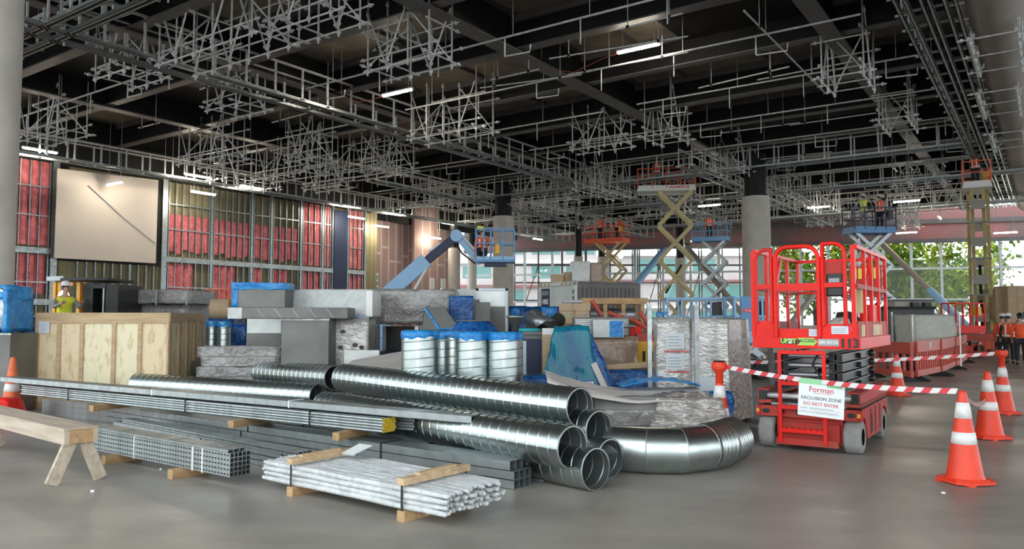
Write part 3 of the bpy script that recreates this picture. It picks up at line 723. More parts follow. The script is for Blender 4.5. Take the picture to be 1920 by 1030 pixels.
for px, py, z, tilt, where in ((1890, 178, 9.0, 80, 'upright beside the beige main pipe'), (1899, 240, 8.7, 60, 'tilted beside the beige main pipe')):
    p = onplane(px, py, hall(0, -0.15), BX); z = p.z; t = thing('batten_light', 'lit fluorescent batten hung ' + where, 'light', p, 0, None, rot=(0, R(tilt), 0))
    mb = MB(); mb.bb((-0.45, -0.06, 0.04), (0.45, 0.06, 0.09)); mb.build('housing', M['white'], t)
    mb = MB(); mb.tube((-0.42, 0, 0.0), (0.42, 0, 0.0), 0.05, 12); mb.build('tube', M['lamp'], t)
    mb = MB(); q = Matrix.Rotation(R(tilt), 4, 'Y').inverted() @ Vector((0, 0, 2.0)); mb.tube((0, 0, 0.06), q, 0.012, 6); mb.build('cable', M['cable'], t)

# orange leads that feed the two warm battens
for (pts, lab) in ((((640, 178, 9.9), (668, 192, 9.75), (700, 186, 9.8), (722, 180, 9.9)), 'thin orange lead running to the warm batten in front of the diagonal frame'),
                   (((1015, 128, 10.2), (1075, 136, 9.95), (1130, 110, 10.05), (1160, 100, 10.2)), 'thin orange lead running to the long warm batten nearest the roof')):
    P_ = [onz(x, y, z) for x, y, z in pts]; mb = MB(); mb.path([P_[0] + Vector((0, 0, 0.5))] + P_, 0.013, 6)
    t = thing('power_lead', lab, 'cable', P_[0]); mb.v = [tuple(Vector(v) - P_[0]) for v in mb.v]; mb.build('lead', M['cable'], t)
    mb = MB(); mb.tube((0, 0, 0.45), (0, 0, 11.6 - P_[0].z), 0.012, 6); mb.build('hanger_rod', M['steel'], t)
# ================================================================ FOREGROUND STOCK
def duct(name, label, p0, p1, r, group, pitch=0.14, n=40, mat_='duct'):
    rot, L = aim(p0, p1); t = thing(name, label, 'duct', p0, 0, group, rot=rot)
    mb = MB(); rows = []
    k = -1
    while k * pitch < L + pitch:
        for f, d in ((0.0, 0.0), (0.02, 0.0), (0.86, 0.0), (0.885, 0.0), (0.91, 0.006), (0.975, 0.006)): rows.append((k * pitch + f * pitch, d))
        k += 1
    vs = []
    for s, d in rows:
        for j in range(n + 1):
            x = s + pitch * j / n; x = min(max(x, 0), L); an = 2 * math.pi * j / n
            vs.append((x, math.cos(an) * (r + d), math.sin(an) * (r + d)))
    fs = []
    for i in range(len(rows) - 1):
        for j in range(n):
            q = (i * (n + 1) + j, i * (n + 1) + j + 1, (i + 1) * (n + 1) + j + 1, (i + 1) * (n + 1) + j)
            if len({vs[z][0] for z in q}) > 1: fs.append(q)
    mb.add(vs, fs, 0, True)
    o = mb.build('spiral_skin', M[mat_], t)
    ins = MB(); vs2 = [(x, y * (r - 0.012) / r, z * (r - 0.012) / r) for x, y, z in vs]
    ins.add(vs2, [f[::-1] for f in fs], 0, True); ins.build('inner_face', M['duct_in'], t)
    for x in (0, L):
        rm = MB(); R90 = Matrix.Rotation(R(90), 4, 'Y')
        rm.lathe([(r - 0.012, 0), (r + 0.004, 0.0), (r + 0.004, 0.006), (r - 0.012, 0.006), (r - 0.012, 0)], n, (x - (0.0 if x == 0 else 0.006), 0, 0), 0, True, R90); rm.build('rim', M['galv'], t)
    return t
r_ = 0.2
G1 = 'long spiral ducts stacked on the floor'
duct('spiral_duct', 'long spiral duct on top of the near stack', (0.70, 8.0, 0.70), (-2.5, 11.5, 0.74), r_, G1)
duct('spiral_duct', 'long spiral duct in the middle of the near stack, front side, opening lowest but one', (0.56, 7.2, 0.42), (-2.55, 10.6, 0.42), r_, G1)
duct('spiral_duct', 'spiral duct on the floor at the front of the near stack', (0.785, 7.3, r_), (-2.3, 10.67, r_), r_, G1)
duct('spiral_duct', 'spiral duct on the second layer at the back of the near stack', (0.90, 8.05, 0.46), (-1.5, 10.7, 0.46), r_, G1)
duct('spiral_duct', 'spiral duct on the floor at the back of the near stack, half hidden', (0.99, 7.85, r_), (-1.6, 10.7, r_), r_, G1)
duct('spiral_duct', 'long spiral duct lying in front of the plywood crate, upper one', (-2.86, 12.5, 0.66), (-7.1, 16.4, 0.60), r_ * 1.02, 'long spiral ducts in front of the crate', n=40)
duct('spiral_duct', 'long spiral duct lying in front of the plywood crate, lower one', (-2.98, 11.9, 0.42), (-6.55, 13.55, 0.46), r_, 'long spiral ducts in front of the crate', n=40)
# hidden ducts below that carry the two above
duct('spiral_duct', 'spiral duct on the floor below the crate pair, almost hidden', (-2.9, 12.35, r_), (-6.3, 13.9, r_), r_, 'long spiral ducts in front of the crate', n=24)

# segmented elbow duct lying on the floor
t = thing('elbow_duct', 'big galvanised elbow duct with a spiral tail lying on the floor', 'duct', (0, 0, 0))
er = 0.238
cp = [(1.02, 8.3), (1.42, 8.14), (1.74, 8.12), (2.04, 8.28), (2.25, 8.47), (2.50, 8.84)]
def sweep(pts, r, n=36, ribs=None):
    P = [Vector((x, y, r + 0.004)) for x, y in pts]; vs = []; N = len(P)
    for i, p in enumerate(P):
        d = (P[min(i + 1, N - 1)] - P[max(i - 1, 0)]).normalized(); sd = Vector((-d.y, d.x, 0))
        if 0 < i < N - 1:
            d1 = (P[i] - P[i - 1]).normalized(); c = max(0.5, d.dot(d1))
        else: c = 1
        rr = r + (ribs[i] if ribs else 0)
        for k in range(n):
            a = 2 * math.pi * k / n; vs.append(p + sd * (math.cos(a) * rr / c) + Vector((0, 0, math.sin(a) * rr)))
    return vs, [(i * n + k, i * n + (k + 1) % n, (i + 1) * n + (k + 1) % n, (i + 1) * n + k) for i in range(N - 1) for k in range(n)]
for i in range(3):
    v, f = sweep(cp, er); n = 36
    mb = MB(); mb.add(v[i * n:(i + 2) * n], [q for q in [(k, (k + 1) % n, n + (k + 1) % n, n + k) for k in range(n)]], 0, True)
    mb.build('gore', M['duct'], t)
    ring = [Vector(p) for p in v[(i + 1) * n:(i + 2) * n]]; mb = MB(); mb.path(ring, 0.006, 6, closed=True); mb.build('seam', M['galv'], t)
pts = []; ribs = []
K = 11
V3, V4, V5 = (Vector((*c, 0)) for c in cp[3:6])
def along(t): return V3.lerp(V4, t / 0.36) if t < 0.36 else V4.lerp(V5, (t - 0.36) / 0.64)
for k in range(K):
    for f_, d_ in ((0, 0), (0.05, 0), (0.68, 0), (0.72, 0), (0.78, 0.010), (0.95, 0.010)):
        q = along((k + f_) / K); pts.append((q.x, q.y)); ribs.append(d_)
pts.append(cp[5]); ribs.append(0)
v, f = sweep(pts, er + 0.003, ribs=ribs); mb = MB(); mb.add(v, f, 0, True); mb.build('spiral_tail', M['duct'], t)
v, f = sweep(cp, er - 0.008); mb = MB(); mb.add(v, [q[::-1] for q in f], 0, True); mb.build('inner_face', M['duct_in'], t)

# --- bundles of sections
def bundle(name, label, p0, p1, rows, cols, sx, sz, prof, mname, part, strapx=(), strap_mat='black', hex_=False, end_mat=None, group=None, jitter=0.0, seed=0):
    rot, L = aim(p0, p1); t = thing(name, label, 'bundle', p0, 0, group, rot=rot); rr = random.Random(seed)
    mb = MB(); th = 0.004
    if prof == 'tube':
        r = sx / 2
        mb.tube((0, 0, 0), (L, 0, 0), r, 12, cap=False)
        v = [(0, math.cos(2 * math.pi * k / 12) * rr2, math.sin(2 * math.pi * k / 12) * rr2) for rr2 in (r, r * 0.80) for k in range(12)]
        mb.add(v, [(k, 12 + k, 12 + (k + 1) % 12, (k + 1) % 12) for k in range(12)], 1)
        v2 = [(x, y, z) for x in (0, 0.25) for (_, y, z) in v[12:]]
        mb.add(v2, [(k, (k + 1) % 12, 12 + (k + 1) % 12, 12 + k) for k in range(12)], 1); mb.add(v2[12:], [tuple(range(12))], 2)
    elif prof == 'box':
        h, z = sx / 2, sz / 2
        for lo, hi in (((0, -h, -z), (L, h, -z + th)), ((0, -h, z - th), (L, h, z)), ((0, -h, -z), (L, -h + th, z)), ((0, h - th, -z), (L, h, z))): mb.bb(lo, hi)
    elif prof == 'slot':                           # slotted strut, holes on the side that faces +y
        h, z = sx / 2, sz / 2
        mb.bb((0, -h, -z), (L, h - 0.003, -z + th)); mb.bb((0, -h, z - th), (L, h - 0.003, z)); mb.bb((0, -h, -z), (L, -h + th, z))
        mb.bb((0, h - 0.004, -z), (L, h, -z * 0.30)); mb.bb((0, h - 0.004, z * 0.30), (L, h, z))
        n = int(L / 0.05)
        for i in range(n): mb.bb((i * L / n, h - 0.004, -z * 0.30), (i * L / n + 0.022, h, z * 0.30))
        mb.bb((0.02, h - 0.02, -z * 0.9), (L - 0.02, h - 0.016, z * 0.9), 2)
    elif prof == 'flat':                           # U channel, open towards -z
        h, z = sx / 2, sz / 2
        mb.bb((0, -h, z - th), (L, h, z)); mb.bb((0, -h, -z), (L, -h + th, z)); mb.bb((0, h - th, -z), (L, h, z))
    me = mb.mesh(part, [M[mname], M[end_mat or mname], M['rubber']])
    c = 0
    for i in range(rows):
        for j in range(cols):
            if c >= 100: break
            y = -(j + 0.5) * sx - (sx / 2 if hex_ and i % 2 else 0); z = (i + 0.5) * sz * (0.88 if hex_ else 1.0)
            obj(part, me, t, (rr.random() * jitter, y, z)); c += 1
    W, H = cols * sx + (sx / 2 if hex_ else 0), rows * sz * (0.88 if hex_ else 1.0) + (sz * 0.12 if hex_ else 0)
    for x in strapx:
        mb = MB(); e = 0.006
        for lo, hi in (((x, 0, -e), (x + 0.02, e, H + e)), ((x, -W - e, -e), (x + 0.02, -W, H + e)), ((x, -W, H), (x + 0.02, 0, H + e)), ((x, -W, -e), (x + 0.02, 0, 0))): mb.bb(lo, hi)
        mb.build('strap', M[strap_mat], t)
    return t, L, W, H
def block(label, c, rz, d, group='timber bearers under the stock', name='timber_block', m_='wood_dark'):
    t = MB(); t.box((0, 0, d[2] / 2), d, ch=0.004); o = t.build(name, M[m_]); o.location = c; o.rotation_euler = (0, 0, rz); return tag(o, label, 'timber', group)

# slotted strut bundle in front
p0 = Vector((-2.69, 7.43, 0.10)); p1 = Vector((-5.05, 9.15, 0.10)); rot, L = aim(p0, p1); yaw = rot[2]
bundle('strut_bundle', 'strapped bundle of slotted galvanised strut nearest the trestle', p0, p1, 5, 5, 0.045, 0.045, 'slot', 'galv', 'strut_channel', (0.45, 0.62, 1.75), 'white')
d_ = (p1 - p0).normalized(); s_ = Vector((d_.y, -d_.x, 0))
bundle('channel_bundle', 'three loose flat channels lying on the slotted strut bundle', p0 + Vector((-0.03, 0.02, 0.228)), p1 + Vector((-0.3, 0.25, 0.228)), 1, 3, 0.062, 0.03, 'flat', 'galv', 'channel')
for k, x in enumerate((0.85, 2.2)):
    c = p0 + d_ * x + s_ * 0.10; block('timber block under the slotted strut bundle, %s' % ('near its open end' if k == 0 else 'behind the trestle legs'), (c.x, c.y, 0), yaw + math.pi / 2, (0.42, 0.09, 0.094))
# second channel bundles behind it
q0, q1 = Vector((-2.05, 7.95, 0.0)), Vector((-5.6, 10.9, 0.0))
rot, L = aim(q0, q1)
bundle('channel_bundle', 'low bundle of galvanised channel on the floor right behind the slotted strut', q0, q1, 3, 4, 0.06, 0.06, 'box', 'galv', 'channel', (0.5, 2.2), 'black')
q0b, q1b = q0 + Vector((-0.16, 0.1, 0.182)), q1 + Vector((0.2, -0.15, 0.182))
bundle('channel_bundle', 'slotted channels lying on the low bundle behind the strut', q0b, q1b, 1, 3, 0.055, 0.05, 'slot', 'galv', 'strut_channel')
# main lower stack of wide channel
g0, g1 = Vector((0.02, 7.35, 0.0)), Vector((-6.9, 12.6, 0.0))
bundle('stud_bundle', 'long stack of wide galvanised studs on the floor with open square ends', g0, g1, 2, 3, 0.09, 0.085, 'box', 'galv', 'stud', (1.8, 4.4), 'black')
bundle('stud_bundle', 'upper layer of wide galvanised studs strapped on the long stack', g0 + Vector((-0.04, 0.03, 0.174)), g1 + Vector((0.1, -0.08, 0.174)), 1, 3, 0.10, 0.085, 'flat', 'galv', 'stud', (1.75, 4.2), 'black')
bundle('angle_bundle', 'small yellow-ended channels beside the long stud stack', Vector((0.33, 7.62, 0.0)), Vector((-4.6, 11.4, 0.0)), 4, 4, 0.04, 0.04, 'box', 'galv', 'channel', (), end_mat='yellow', jitter=0.12, seed=3)
# middle stack that carries the conduit
h0, h1 = Vector((-0.95, 8.85, 0.0)), Vector((-8.0, 13.2, 0.0))
bundle('stud_bundle', 'dull galvanised stud stack under the conduit bundle', h0, h1, 3, 5, 0.09, 0.085, 'box', 'galv', 'stud', (2.0,), 'black')
# conduit on bearers
c0, c1 = Vector((-1.42, 8.5, 0.36)), Vector((-7.9, 12.45, 0.40))
rot, L = aim(c0, c1); yaw = rot[2]; d_ = (c1 - c0).normalized(); s_ = Vector((d_.y, -d_.x, 0)).normalized()
bundle('conduit_bundle', 'strapped bundle of bright conduit with yellow end caps', c0, c1, 5, 6, 0.036, 0.036, 'tube', 'galv', 'conduit', (1.1, 3.4, 6.2), 'black', True, 'yellow')
bundle('conduit_bundle', 'bundle of conduit with dark blue ends behind the yellow-ended one', c0 + Vector((0.32, 0.16, 0)), c1 + Vector((0.3, 0.25, 0)), 5, 6, 0.036, 0.036, 'tube', 'galv', 'conduit', (1.2,), 'black', True, 'navy')
for k, (x, lab) in enumerate(((0.55, 'timber bearer under the conduit bundle nearest its yellow ends'), (2.3, 'timber bearer under the middle of the conduit bundle'), (5.3, 'timber bearer under the conduit bundle at the crate'))):
    c = c0 + d_ * x + s_ * 0.16; block(lab, (c.x, c.y, 0.26 + 0.006 * x), yaw + math.pi / 2 + R(8), (0.72, 0.09, 0.09), name='timber_bearer')
# box channel resting on the conduit
b0, b1 = Vector((-0.42, 8.02, 0.53)), Vector((-8.3, 12.55, 0.60))
bundle('channel_bundle', 'three long bright box channels laid over the conduit bundles', b0, b1, 1, 3, 0.075, 0.075, 'box', 'galv', 'channel', (2.6, 5.2), 'white')

# --- wrapped bundle of white tubes on blocks
w0, w1 = Vector((-0.537, 5.96, 0.085)), Vector((-2.36, 7.38, 0.085))
rot, L = aim(w0, w1); yaw = rot[2]
t = thing('wrapped_tube_bundle', 'bundle of white plastic-wrapped tubes with timber battens, nearest the camera', 'bundle', w0, 0, None, rot=rot)
rr = random.Random(4)
for i in range(4):
    for j in range(15):
        r = 0.0255; y0 = -(j + 0.5 + (i % 2) * 0.35) * 0.0485; z0 = 0.026 + i * 0.045; pts = []; rad = []
        e0, e1 = -0.03 + rr.random() * 0.07, L + rr.random() * 0.06
        for k in range(11):
            x = e0 + (e1 - e0) * k / 10; pts.append((x, y0 + rr.gauss(0, 0.004), z0 + rr.gauss(0, 0.003) + 0.0))
            rad.append(r * (1 + rr.gauss(0, 0.06)) * (0.75 if k in (0, 10) else 1))
        mb = MB(); mb.path(pts, rad, 9)
        for e, s in ((pts[0], -1), (pts[-1], 1)):
            mb.path([(e[0], e[1], e[2]), (e[0] + s * 0.018, e[1] + rr.gauss(0, 0.006), e[2] + rr.gauss(0, 0.006))], [0.02, 0.012], 8)
        mb.build('wrapped_tube', M['bag'], t)
W, H = 0.745, 0.20
for k, x in enumerate((0.42, 1.86)):
    mb = MB(); mb.box((x, -W / 2, H + 0.028), (0.075, W + 0.06, 0.055), ch=0.004); mb.build('batten', M['wood'], t)
    mb = MB(); mb.box((x + 0.01, -W / 2 + (0.05 if k else -0.02), H + 0.064), (0.06, W * 0.62, 0.018), rz=0.04); mb.build('batten', M['wood'], t)
    mb = MB(); mb.box((x, -W / 2, -0.043), (0.085, W + 0.05, 0.085), ch=0.004); mb.build('bearer', M['wood_dark'], t)
    mb = MB(); e = 0.006
    for lo, hi in (((x - 0.01, 0.01, -0.04), (x + 0.01, 0.016, H + 0.05)), ((x - 0.01, -W - 0.016, -0.04), (x + 0.01, -W - 0.01, H + 0.05))): mb.bb(lo, hi)
    mb.build('strap', M['black'], t)
mb = MB(); mb.quad((1.78, -0.50, H + 0.03), (1.60, -0.50, H + 0.035), (1.60, -0.74, H + 0.10), (1.80, -0.74, H + 0.10)); mb.quad((1.80, -0.74, H + 0.10), (1.60, -0.74, H + 0.10), (1.60, -0.50, H + 0.045), (1.78, -0.50, H + 0.04)); mb.build('paper_label', M['paper'], t)
mb = MB(); mb.quad((0.30, -0.55, H + 0.06), (0.385, -0.55, H + 0.03), (0.385, -0.68, H + 0.03), (0.30, -0.68, H + 0.06)); mb.build('paper_label', M['paper'], t)

# --- timber trestle bench
e0, e1 = Vector((-4.22, 7.62, 0)), Vector((-6.8, 9.78, 0))
rot, L = aim(e0, e1); t = thing('trestle_bench', 'long timber trestle bench with splayed legs', 'bench', e0, rot[2])
hw, zt = 0.155, 0.545
mb = MB(); mb.bb((0.02, -hw, zt - 0.02), (L, hw, zt)); mb.build('top_board', M['wood_pale'], t)
for y in (-hw, hw - 0.045):
    mb = MB(); mb.bb((0.0, y, zt - 0.155), (L, y + 0.045, zt - 0.02)); mb.build('side_rail', M['wood_pale'], t)
mb = MB(); mb.bb((0.0, -hw + 0.045, zt - 0.15), (0.045, hw - 0.045, zt - 0.022)); mb.build('end_rail', M['wood_dark'], t)
for x in (0.07, L - 0.3):
    for s in (-1, 1):
        mb = MB(); mb.bar((x, s * 0.05, zt - 0.04), (x, s * 0.235, 0.022), 0.05, 0.10, up=(1, 0, 0)) if False else mb.bar((x + 0.02, s * 0.07, zt - 0.15), (x + 0.02, s * 0.225, 0.012), 0.048, 0.115, up=(0, s, 0.4)); mb.build('leg', M['wood_pale'], t)

# --- plywood crate
k0, k1 = Vector((-6.32, 14.2, 0)), Vector((-8.66, 14.0, 0))
CW, CD, CH = (k1 - k0).length, 2.0, 1.73
rz = math.atan2(k0.y - k1.y, k0.x - k1.x)
t = thing('plywood_crate', 'big plywood shipping crate with timber framing', 'crate', k1, rz)
edges = [0, 0.175, 0.345, 0.585, 0.78, 1.0]
for i in range(5):
    a, b = CW * edges[i], CW * edges[i + 1]
    mb = MB(); mb.bb((a + 0.01, 0.03, 0.1), (b - 0.01, 0.05, CH - 0.03)); mb.build('ply_sheet', M['ply_pale'] if i in (2, 3) else M['ply'], t)
    mb = MB(); mb.bb((b - 0.035, 0.0, 0.0), (b + (0.035 if i < 4 else 0), 0.035, CH - 0.19)); mb.build('batten', M['wood'], t)
mb = MB(); mb.bb((0, 0, 0), (0.07, 0.035, CH - 0.19)); mb.build('batten', M['wood'], t)
mb = MB(); mb.bb((0, -0.006, CH - 0.19), (CW, 0.03, CH)); mb.build('top_plank', M['wood'], t)
mb = MB(); mb.bb((0, -0.006, 0), (CW, 0.03, 0.12)); mb.build('bottom_plank', M['wood'], t)
mb = MB(); mb.bb((CW - 0.05, 0.05, 0.05), (CW - 0.03, CD, CH - 0.03)); mb.build('side_sheet', M['ply'], t)
mb = MB(); mb.bb((0.03, 0.05, 0.05), (0.05, CD, CH - 0.03)); mb.build('side_sheet', M['ply'], t)
mb = MB(); mb.bb((0.03, CD - 0.05, 0.05), (CW - 0.03, CD - 0.03, CH - 0.03)); mb.build('rear_sheet', M['ply'], t)
for y in (0.03, 0.55, 1.0, 1.45, CD - 0.12):
    mb = MB(); mb.bb((CW - 0.03, y, 0), (CW + 0.01, y + 0.11, CH - 0.02)); mb.build('batten', M['wood'], t)
mb = MB(); mb.bb((CW - 0.03, 0.0, CH - 0.16), (CW + 0.02, CD, CH)); mb.build('top_plank', M['wood'], t)
mb = MB(); mb.bb((0.0, 0.03, CH - 0.03), (CW, CD, CH - 0.005)); mb.build('lid', M['wood'], t)
mb = MB(); mb.quad((0.07, -0.010, 1.36), (0.25, -0.010, 1.36), (0.25, -0.010, 1.55), (0.07, -0.010, 1.58)); o = mb.build('paper_label', M['lbl'], t)
mb = MB()
for k in range(7): mb.quad((0.09, -0.011, 1.39 + k * 0.024), (0.20 + 0.02 * (k % 2), -0.011, 1.39 + k * 0.024), (0.20 + 0.02 * (k % 2), -0.011, 1.397 + k * 0.024), (0.09, -0.011, 1.397 + k * 0.024))
mb.build('print', M['ink_pale'], o)
# ================================================================ RED SCISSOR LIFT IN FRONT
LC = Vector((3.62, 9.485, 0)); LZ = R(-34)
LF = thing('scissor_lift', 'parked red scissor lift with number 113, folded down behind the striped tape', 'lift', LC, LZ)
def P(name, mb, m, parent=None, **k): return mb.build(name, M[m] if isinstance(m, str) else [M[q] for q in m], parent or LF, **k)
# wheels
for x in (-0.50, 0.50):
    for y in (0.12, 1.68):
        mb = MB(); Rx = Matrix.Rotation(R(90), 4, 'Y')
        mb.lathe([(0.10, -0.095), (0.165, -0.10), (0.192, -0.085), (0.20, -0.06), (0.20, 0.06), (0.192, 0.085), (0.165, 0.10), (0.10, 0.095)], 36, (x, y, 0.205), 0, True, Rx)
        for k in range(14):
            a = 2 * math.pi * k / 14
            for s in (-1, 1):
                q = Matrix.Rotation(a + s * 0.05, 4, 'X'); mb.add([q @ Vector(v) + Vector((x, y, 0.205)) for v in ((s * 0.02 - 0.03 * s, -0.008, 0.197), (s * 0.085, -0.008 + 0.02, 0.192), (s * 0.085, 0.012 + 0.02, 0.192), (s * 0.02 - 0.03 * s, 0.012, 0.197), (s * 0.02 - 0.03 * s, -0.008, 0.203), (s * 0.085, 0.012, 0.199), (s * 0.085, 0.032, 0.199), (s * 0.02 - 0.03 * s, 0.012, 0.203))], [(0, 1, 2, 3), (4, 7, 6, 5), (0, 4, 5, 1), (1, 5, 6, 2), (2, 6, 7, 3), (3, 7, 4, 0)])
        wh = P('wheel', mb, 'tyre')
        mb = MB(); mb.lathe([(0.001, 0.055), (0.05, 0.06), (0.055, 0.03), (0.13, 0.025), (0.15, 0.07), (0.162, 0.085)], 28, (x, y, 0.205), 0, True, Matrix.Rotation(R(90) * (1 if x > 0 else -1), 4, 'Y')); mb.build('hub', M['black'], wh)
# chassis
mb = MB(); mb.bb((-0.39, 0.05, 0.10), (0.39, 1.85, 0.42)); P('chassis', mb, 'red_dirty')
mb = MB(); mb.bb((-0.36, 0.0, 0.13), (0.36, 0.05, 0.34), ch=0.006); P('front_panel', mb, 'red_dirty')
mb = MB(); mb.bb((-0.36, -0.10, 0.075), (0.36, 0.05, 0.10)); mb.bb((-0.36, -0.10, 0.10), (0.36, -0.09, 0.155)); P('front_step', mb, 'red_dirty')
mb = MB(); mb.bb((-0.62, -0.03, 0.40), (0.62, 0.02, 0.53), ch=0.004); bp = P('bumper_plate', mb, 'red_dirty')
for x in (-0.50, -0.30, 0.33, 0.50):
    mb = MB(); mb.lathe([(0.001, 0), (0.036, 0), (0.036, 0.008), (0.001, 0.008)], 20, (x, -0.032, 0.465), 0, False, Matrix.Rotation(R(90), 4, 'X') @ Matrix.Diagonal((1.3 if abs(x) == 0.5 else 0.8, 0.8, 1, 1))); mb.build('lamp_hole', M['black'], bp)
for x in (-0.60, 0.58):
    mb = MB(); mb.bb((x - 0.018, -0.036, 0.44), (x + 0.018, -0.03, 0.49)); mb.build('reflector', M['amber'], bp)
mb = MB(); mb.bb((-0.13, -0.034, 0.435), (0.13, -0.029, 0.495)); mb.build('winch_slot', M['black'], bp)
for s in (-1, 1):                                       # side panels with wheel arches
    x0, x1 = sorted((s * 0.60, s * 0.56)); mb = MB()
    prof = [(-0.03, 0.40), (-0.03, 0.53), (1.95, 0.53), (1.95, 0.40), (1.88, 0.40)] + [(1.68 + 0.235 * math.cos(a), 0.205 + 0.235 * math.sin(a)) for a in [math.pi * k / 8 * 0.72 + 0.45 for k in range(9)]] + [(1.42, 0.15), (0.42, 0.15)] + [(0.12 + 0.235 * math.cos(a), 0.205 + 0.235 * math.sin(a)) for a in [0.2 + k * 0.22 for k in range(9)]]
    mb.prism([(y, z) for y, z in prof], x0, x1, Matrix(((0, 0, 1, 0), (1, 0, 0, 0), (0, 1, 0, 0), (0, 0, 0, 1)))); sp = P('side_panel', mb, 'red_dirty')
    for y in (0.62, 0.95, 1.30):
        mb = MB(); mb.bb((s * 0.602 - 0.004, y, 0.18), (s * 0.602 + 0.004, y + 0.012, 0.50)); mb.build('door_seam', M['rubber'], sp)
    mb = MB(); mb.bb((s * 0.603 - 0.003, 0.70, 0.20), (s * 0.603 + 0.003, 0.74, 0.42)); mb.build('slot', M['black'], sp)
    # deck rail
    mb = MB(); mb.bb((min(s * 0.60, s * 0.44), -0.02, 0.56), (max(s * 0.60, s * 0.44), 1.95, 0.60)); mb.bb((min(s * 0.60, s * 0.585), -0.02, 0.58), (max(s * 0.60, s * 0.585), 1.95, 0.73)); mb.bb((min(s * 0.60, s * 0.46), -0.02, 0.715), (max(s * 0.60, s * 0.46), 1.95, 0.735)); P('deck_rail', mb, 'red_dirty')
    mb = MB(); mb.bb((min(s * 0.585, s * 0.50), -0.03, 0.60), (max(s * 0.585, s * 0.50), 0.10, 0.72)); P('rail_end', mb, 'black')
    mb = MB(); mb.bb((s * 0.603 - 0.002, 0.0, 0.545), (s * 0.603 + 0.002, 1.93, 0.565)); P('trim_strip', mb, 'rubber')
mb = MB(); mb.bb((-0.44, 0.0, 0.54), (0.44, 1.95, 0.57)); P('deck_tray', mb, 'steel_dark')
mb = MB(); mb.tube((-0.56, 0.07, 0.65), (0.56, 0.07, 0.65), 0.035, 16); P('cross_shaft', mb, 'steel')
# folded scissor pack: four levels of paired beams
for lv in range(4):
    z = 0.785 + lv * 0.118
    for s in (-1, 1):
        for k, (xo, y0, y1, dz) in enumerate(((0.37, 0.02, 1.92, 0.0), (0.27, 0.06, 1.96, 0.012))):
            mb = MB(); mb.bb((s * xo - 0.035, y0, z - 0.05 + dz), (s * xo + 0.035, y1, z + 0.05 + dz), ch=0.006); a = P('scissor_arm', mb, 'arm_black')
            mb = MB(); mb.bb((s * xo - 0.026, y0 - 0.006, z - 0.04 + dz), (s * xo + 0.026, y0 + 0.001, z + 0.04 + dz)); mb.build('end_face', M['rubber'], a)
        mb = MB(); mb.lathe([(0.001, 0), (0.034, 0), (0.034, 0.05), (0.001, 0.05)], 16, (s * 0.405, 0.95, z), 0, False, Matrix.Rotation(R(90) * s, 4, 'Y')); P('pivot_pin', mb, 'black')
        mb = MB(); mb.lathe([(0.001, 0.06), (0.04, 0.055), (0.045, 0.02), (0.045, 0)], 16, (s * 0.405, 1.88, z), 0, True, Matrix.Rotation(R(90) * s, 4, 'Y')); P('end_roller', mb, 'black')
    mb = MB(); mb.tube((-0.25, 0.10, z + 0.015), (0.25, 0.10, z + 0.015), 0.032, 14); P('cross_tube', mb, 'steel_dark')
mb = MB(); mb.tube((-0.05, 0.3, 0.80), (0.02, 1.5, 1.10), 0.045, 14); P('lift_cylinder', mb, 'steel_dark')
mb = MB(); mb.path([(0.1, 0.06, 0.75), (0.15, 0.03, 0.9), (0.05, 0.05, 1.05), (0.13, 0.04, 1.2)], 0.014, 6); P('hose', mb, 'rubber')
# entry ladder
for x in (-0.30, 0.22):
    mb = MB(); mb.bb((x - 0.02, -0.13, 0.11), (x + 0.02, -0.09, 1.225)); P('ladder_rail', mb, 'red')
for z in (0.25, 0.53, 0.82, 1.20):
    mb = MB(); mb.bb((-0.29, -0.135, z - 0.02), (0.22, -0.085, z + 0.02))
    for k in range(7): mb.bb((-0.27 + k * 0.07, -0.13, z + 0.02), (-0.235 + k * 0.07, -0.09, z + 0.032))
    P('ladder_rung', mb, 'red')
# platform
PZ = 1.25
mb = MB(); mb.bb((-0.62, -0.08, PZ), (0.62, 2.20, PZ + 0.03)); P('platform_floor', mb, 'red_dirty')
mb = MB(); mb.bb((-0.63, -0.10, PZ), (0.63, -0.075, PZ + 0.135), ch=0.004); fb = P('front_fascia', mb, 'red')
for x in (-0.63, 0.605):
    mb = MB(); mb.bb((x, -0.075, PZ), (x + 0.025, 2.22, PZ + 0.135)); P('side_fascia', mb, 'red')
mb = MB(); mb.bb((-0.63, 2.195, PZ), (0.63, 2.22, PZ + 0.135)); P('rear_fascia', mb, 'red')
for x in (-0.61, 0.585):
    mb = MB(); mb.bb((x, -0.05, PZ + 0.135), (x + 0.022, 2.18, PZ + 0.33)); P('toe_board', mb, 'red_dirty')
mb = MB(); mb.bb((-0.60, -0.085, PZ + 0.135), (-0.345, -0.055, PZ + 0.335)); mb.bb((-0.345, -0.075, PZ + 0.135), (0.20, -0.055, PZ + 0.24)); mb.bb((0.20, -0.085, PZ + 0.135), (0.60, -0.055, PZ + 0.30)); P('front_toe_board', mb, 'red')
for lo, hi in (((0.05, -0.088, PZ + 0.15), (0.18, -0.0775, PZ + 0.235)), ((0.31, -0.09, PZ + 0.18), (0.50, -0.0855, PZ + 0.275))):
    mb = MB(); mb.bb(lo, hi); s = P('label', mb, 'lbl')
    mb = MB()
    for k in range(3): mb.bb((lo[0] + 0.012, lo[1] - 0.002, lo[2] + 0.015 + k * 0.022), (hi[0] - 0.03, lo[1], lo[2] + 0.022 + k * 0.022))
    mb.build('print', M['ink_pale'], s)
mb = MB(); mb.bb((0.52, -0.09, PZ + 0.21), (0.56, -0.0855, PZ + 0.275)); P('label', mb, 'tape_red')
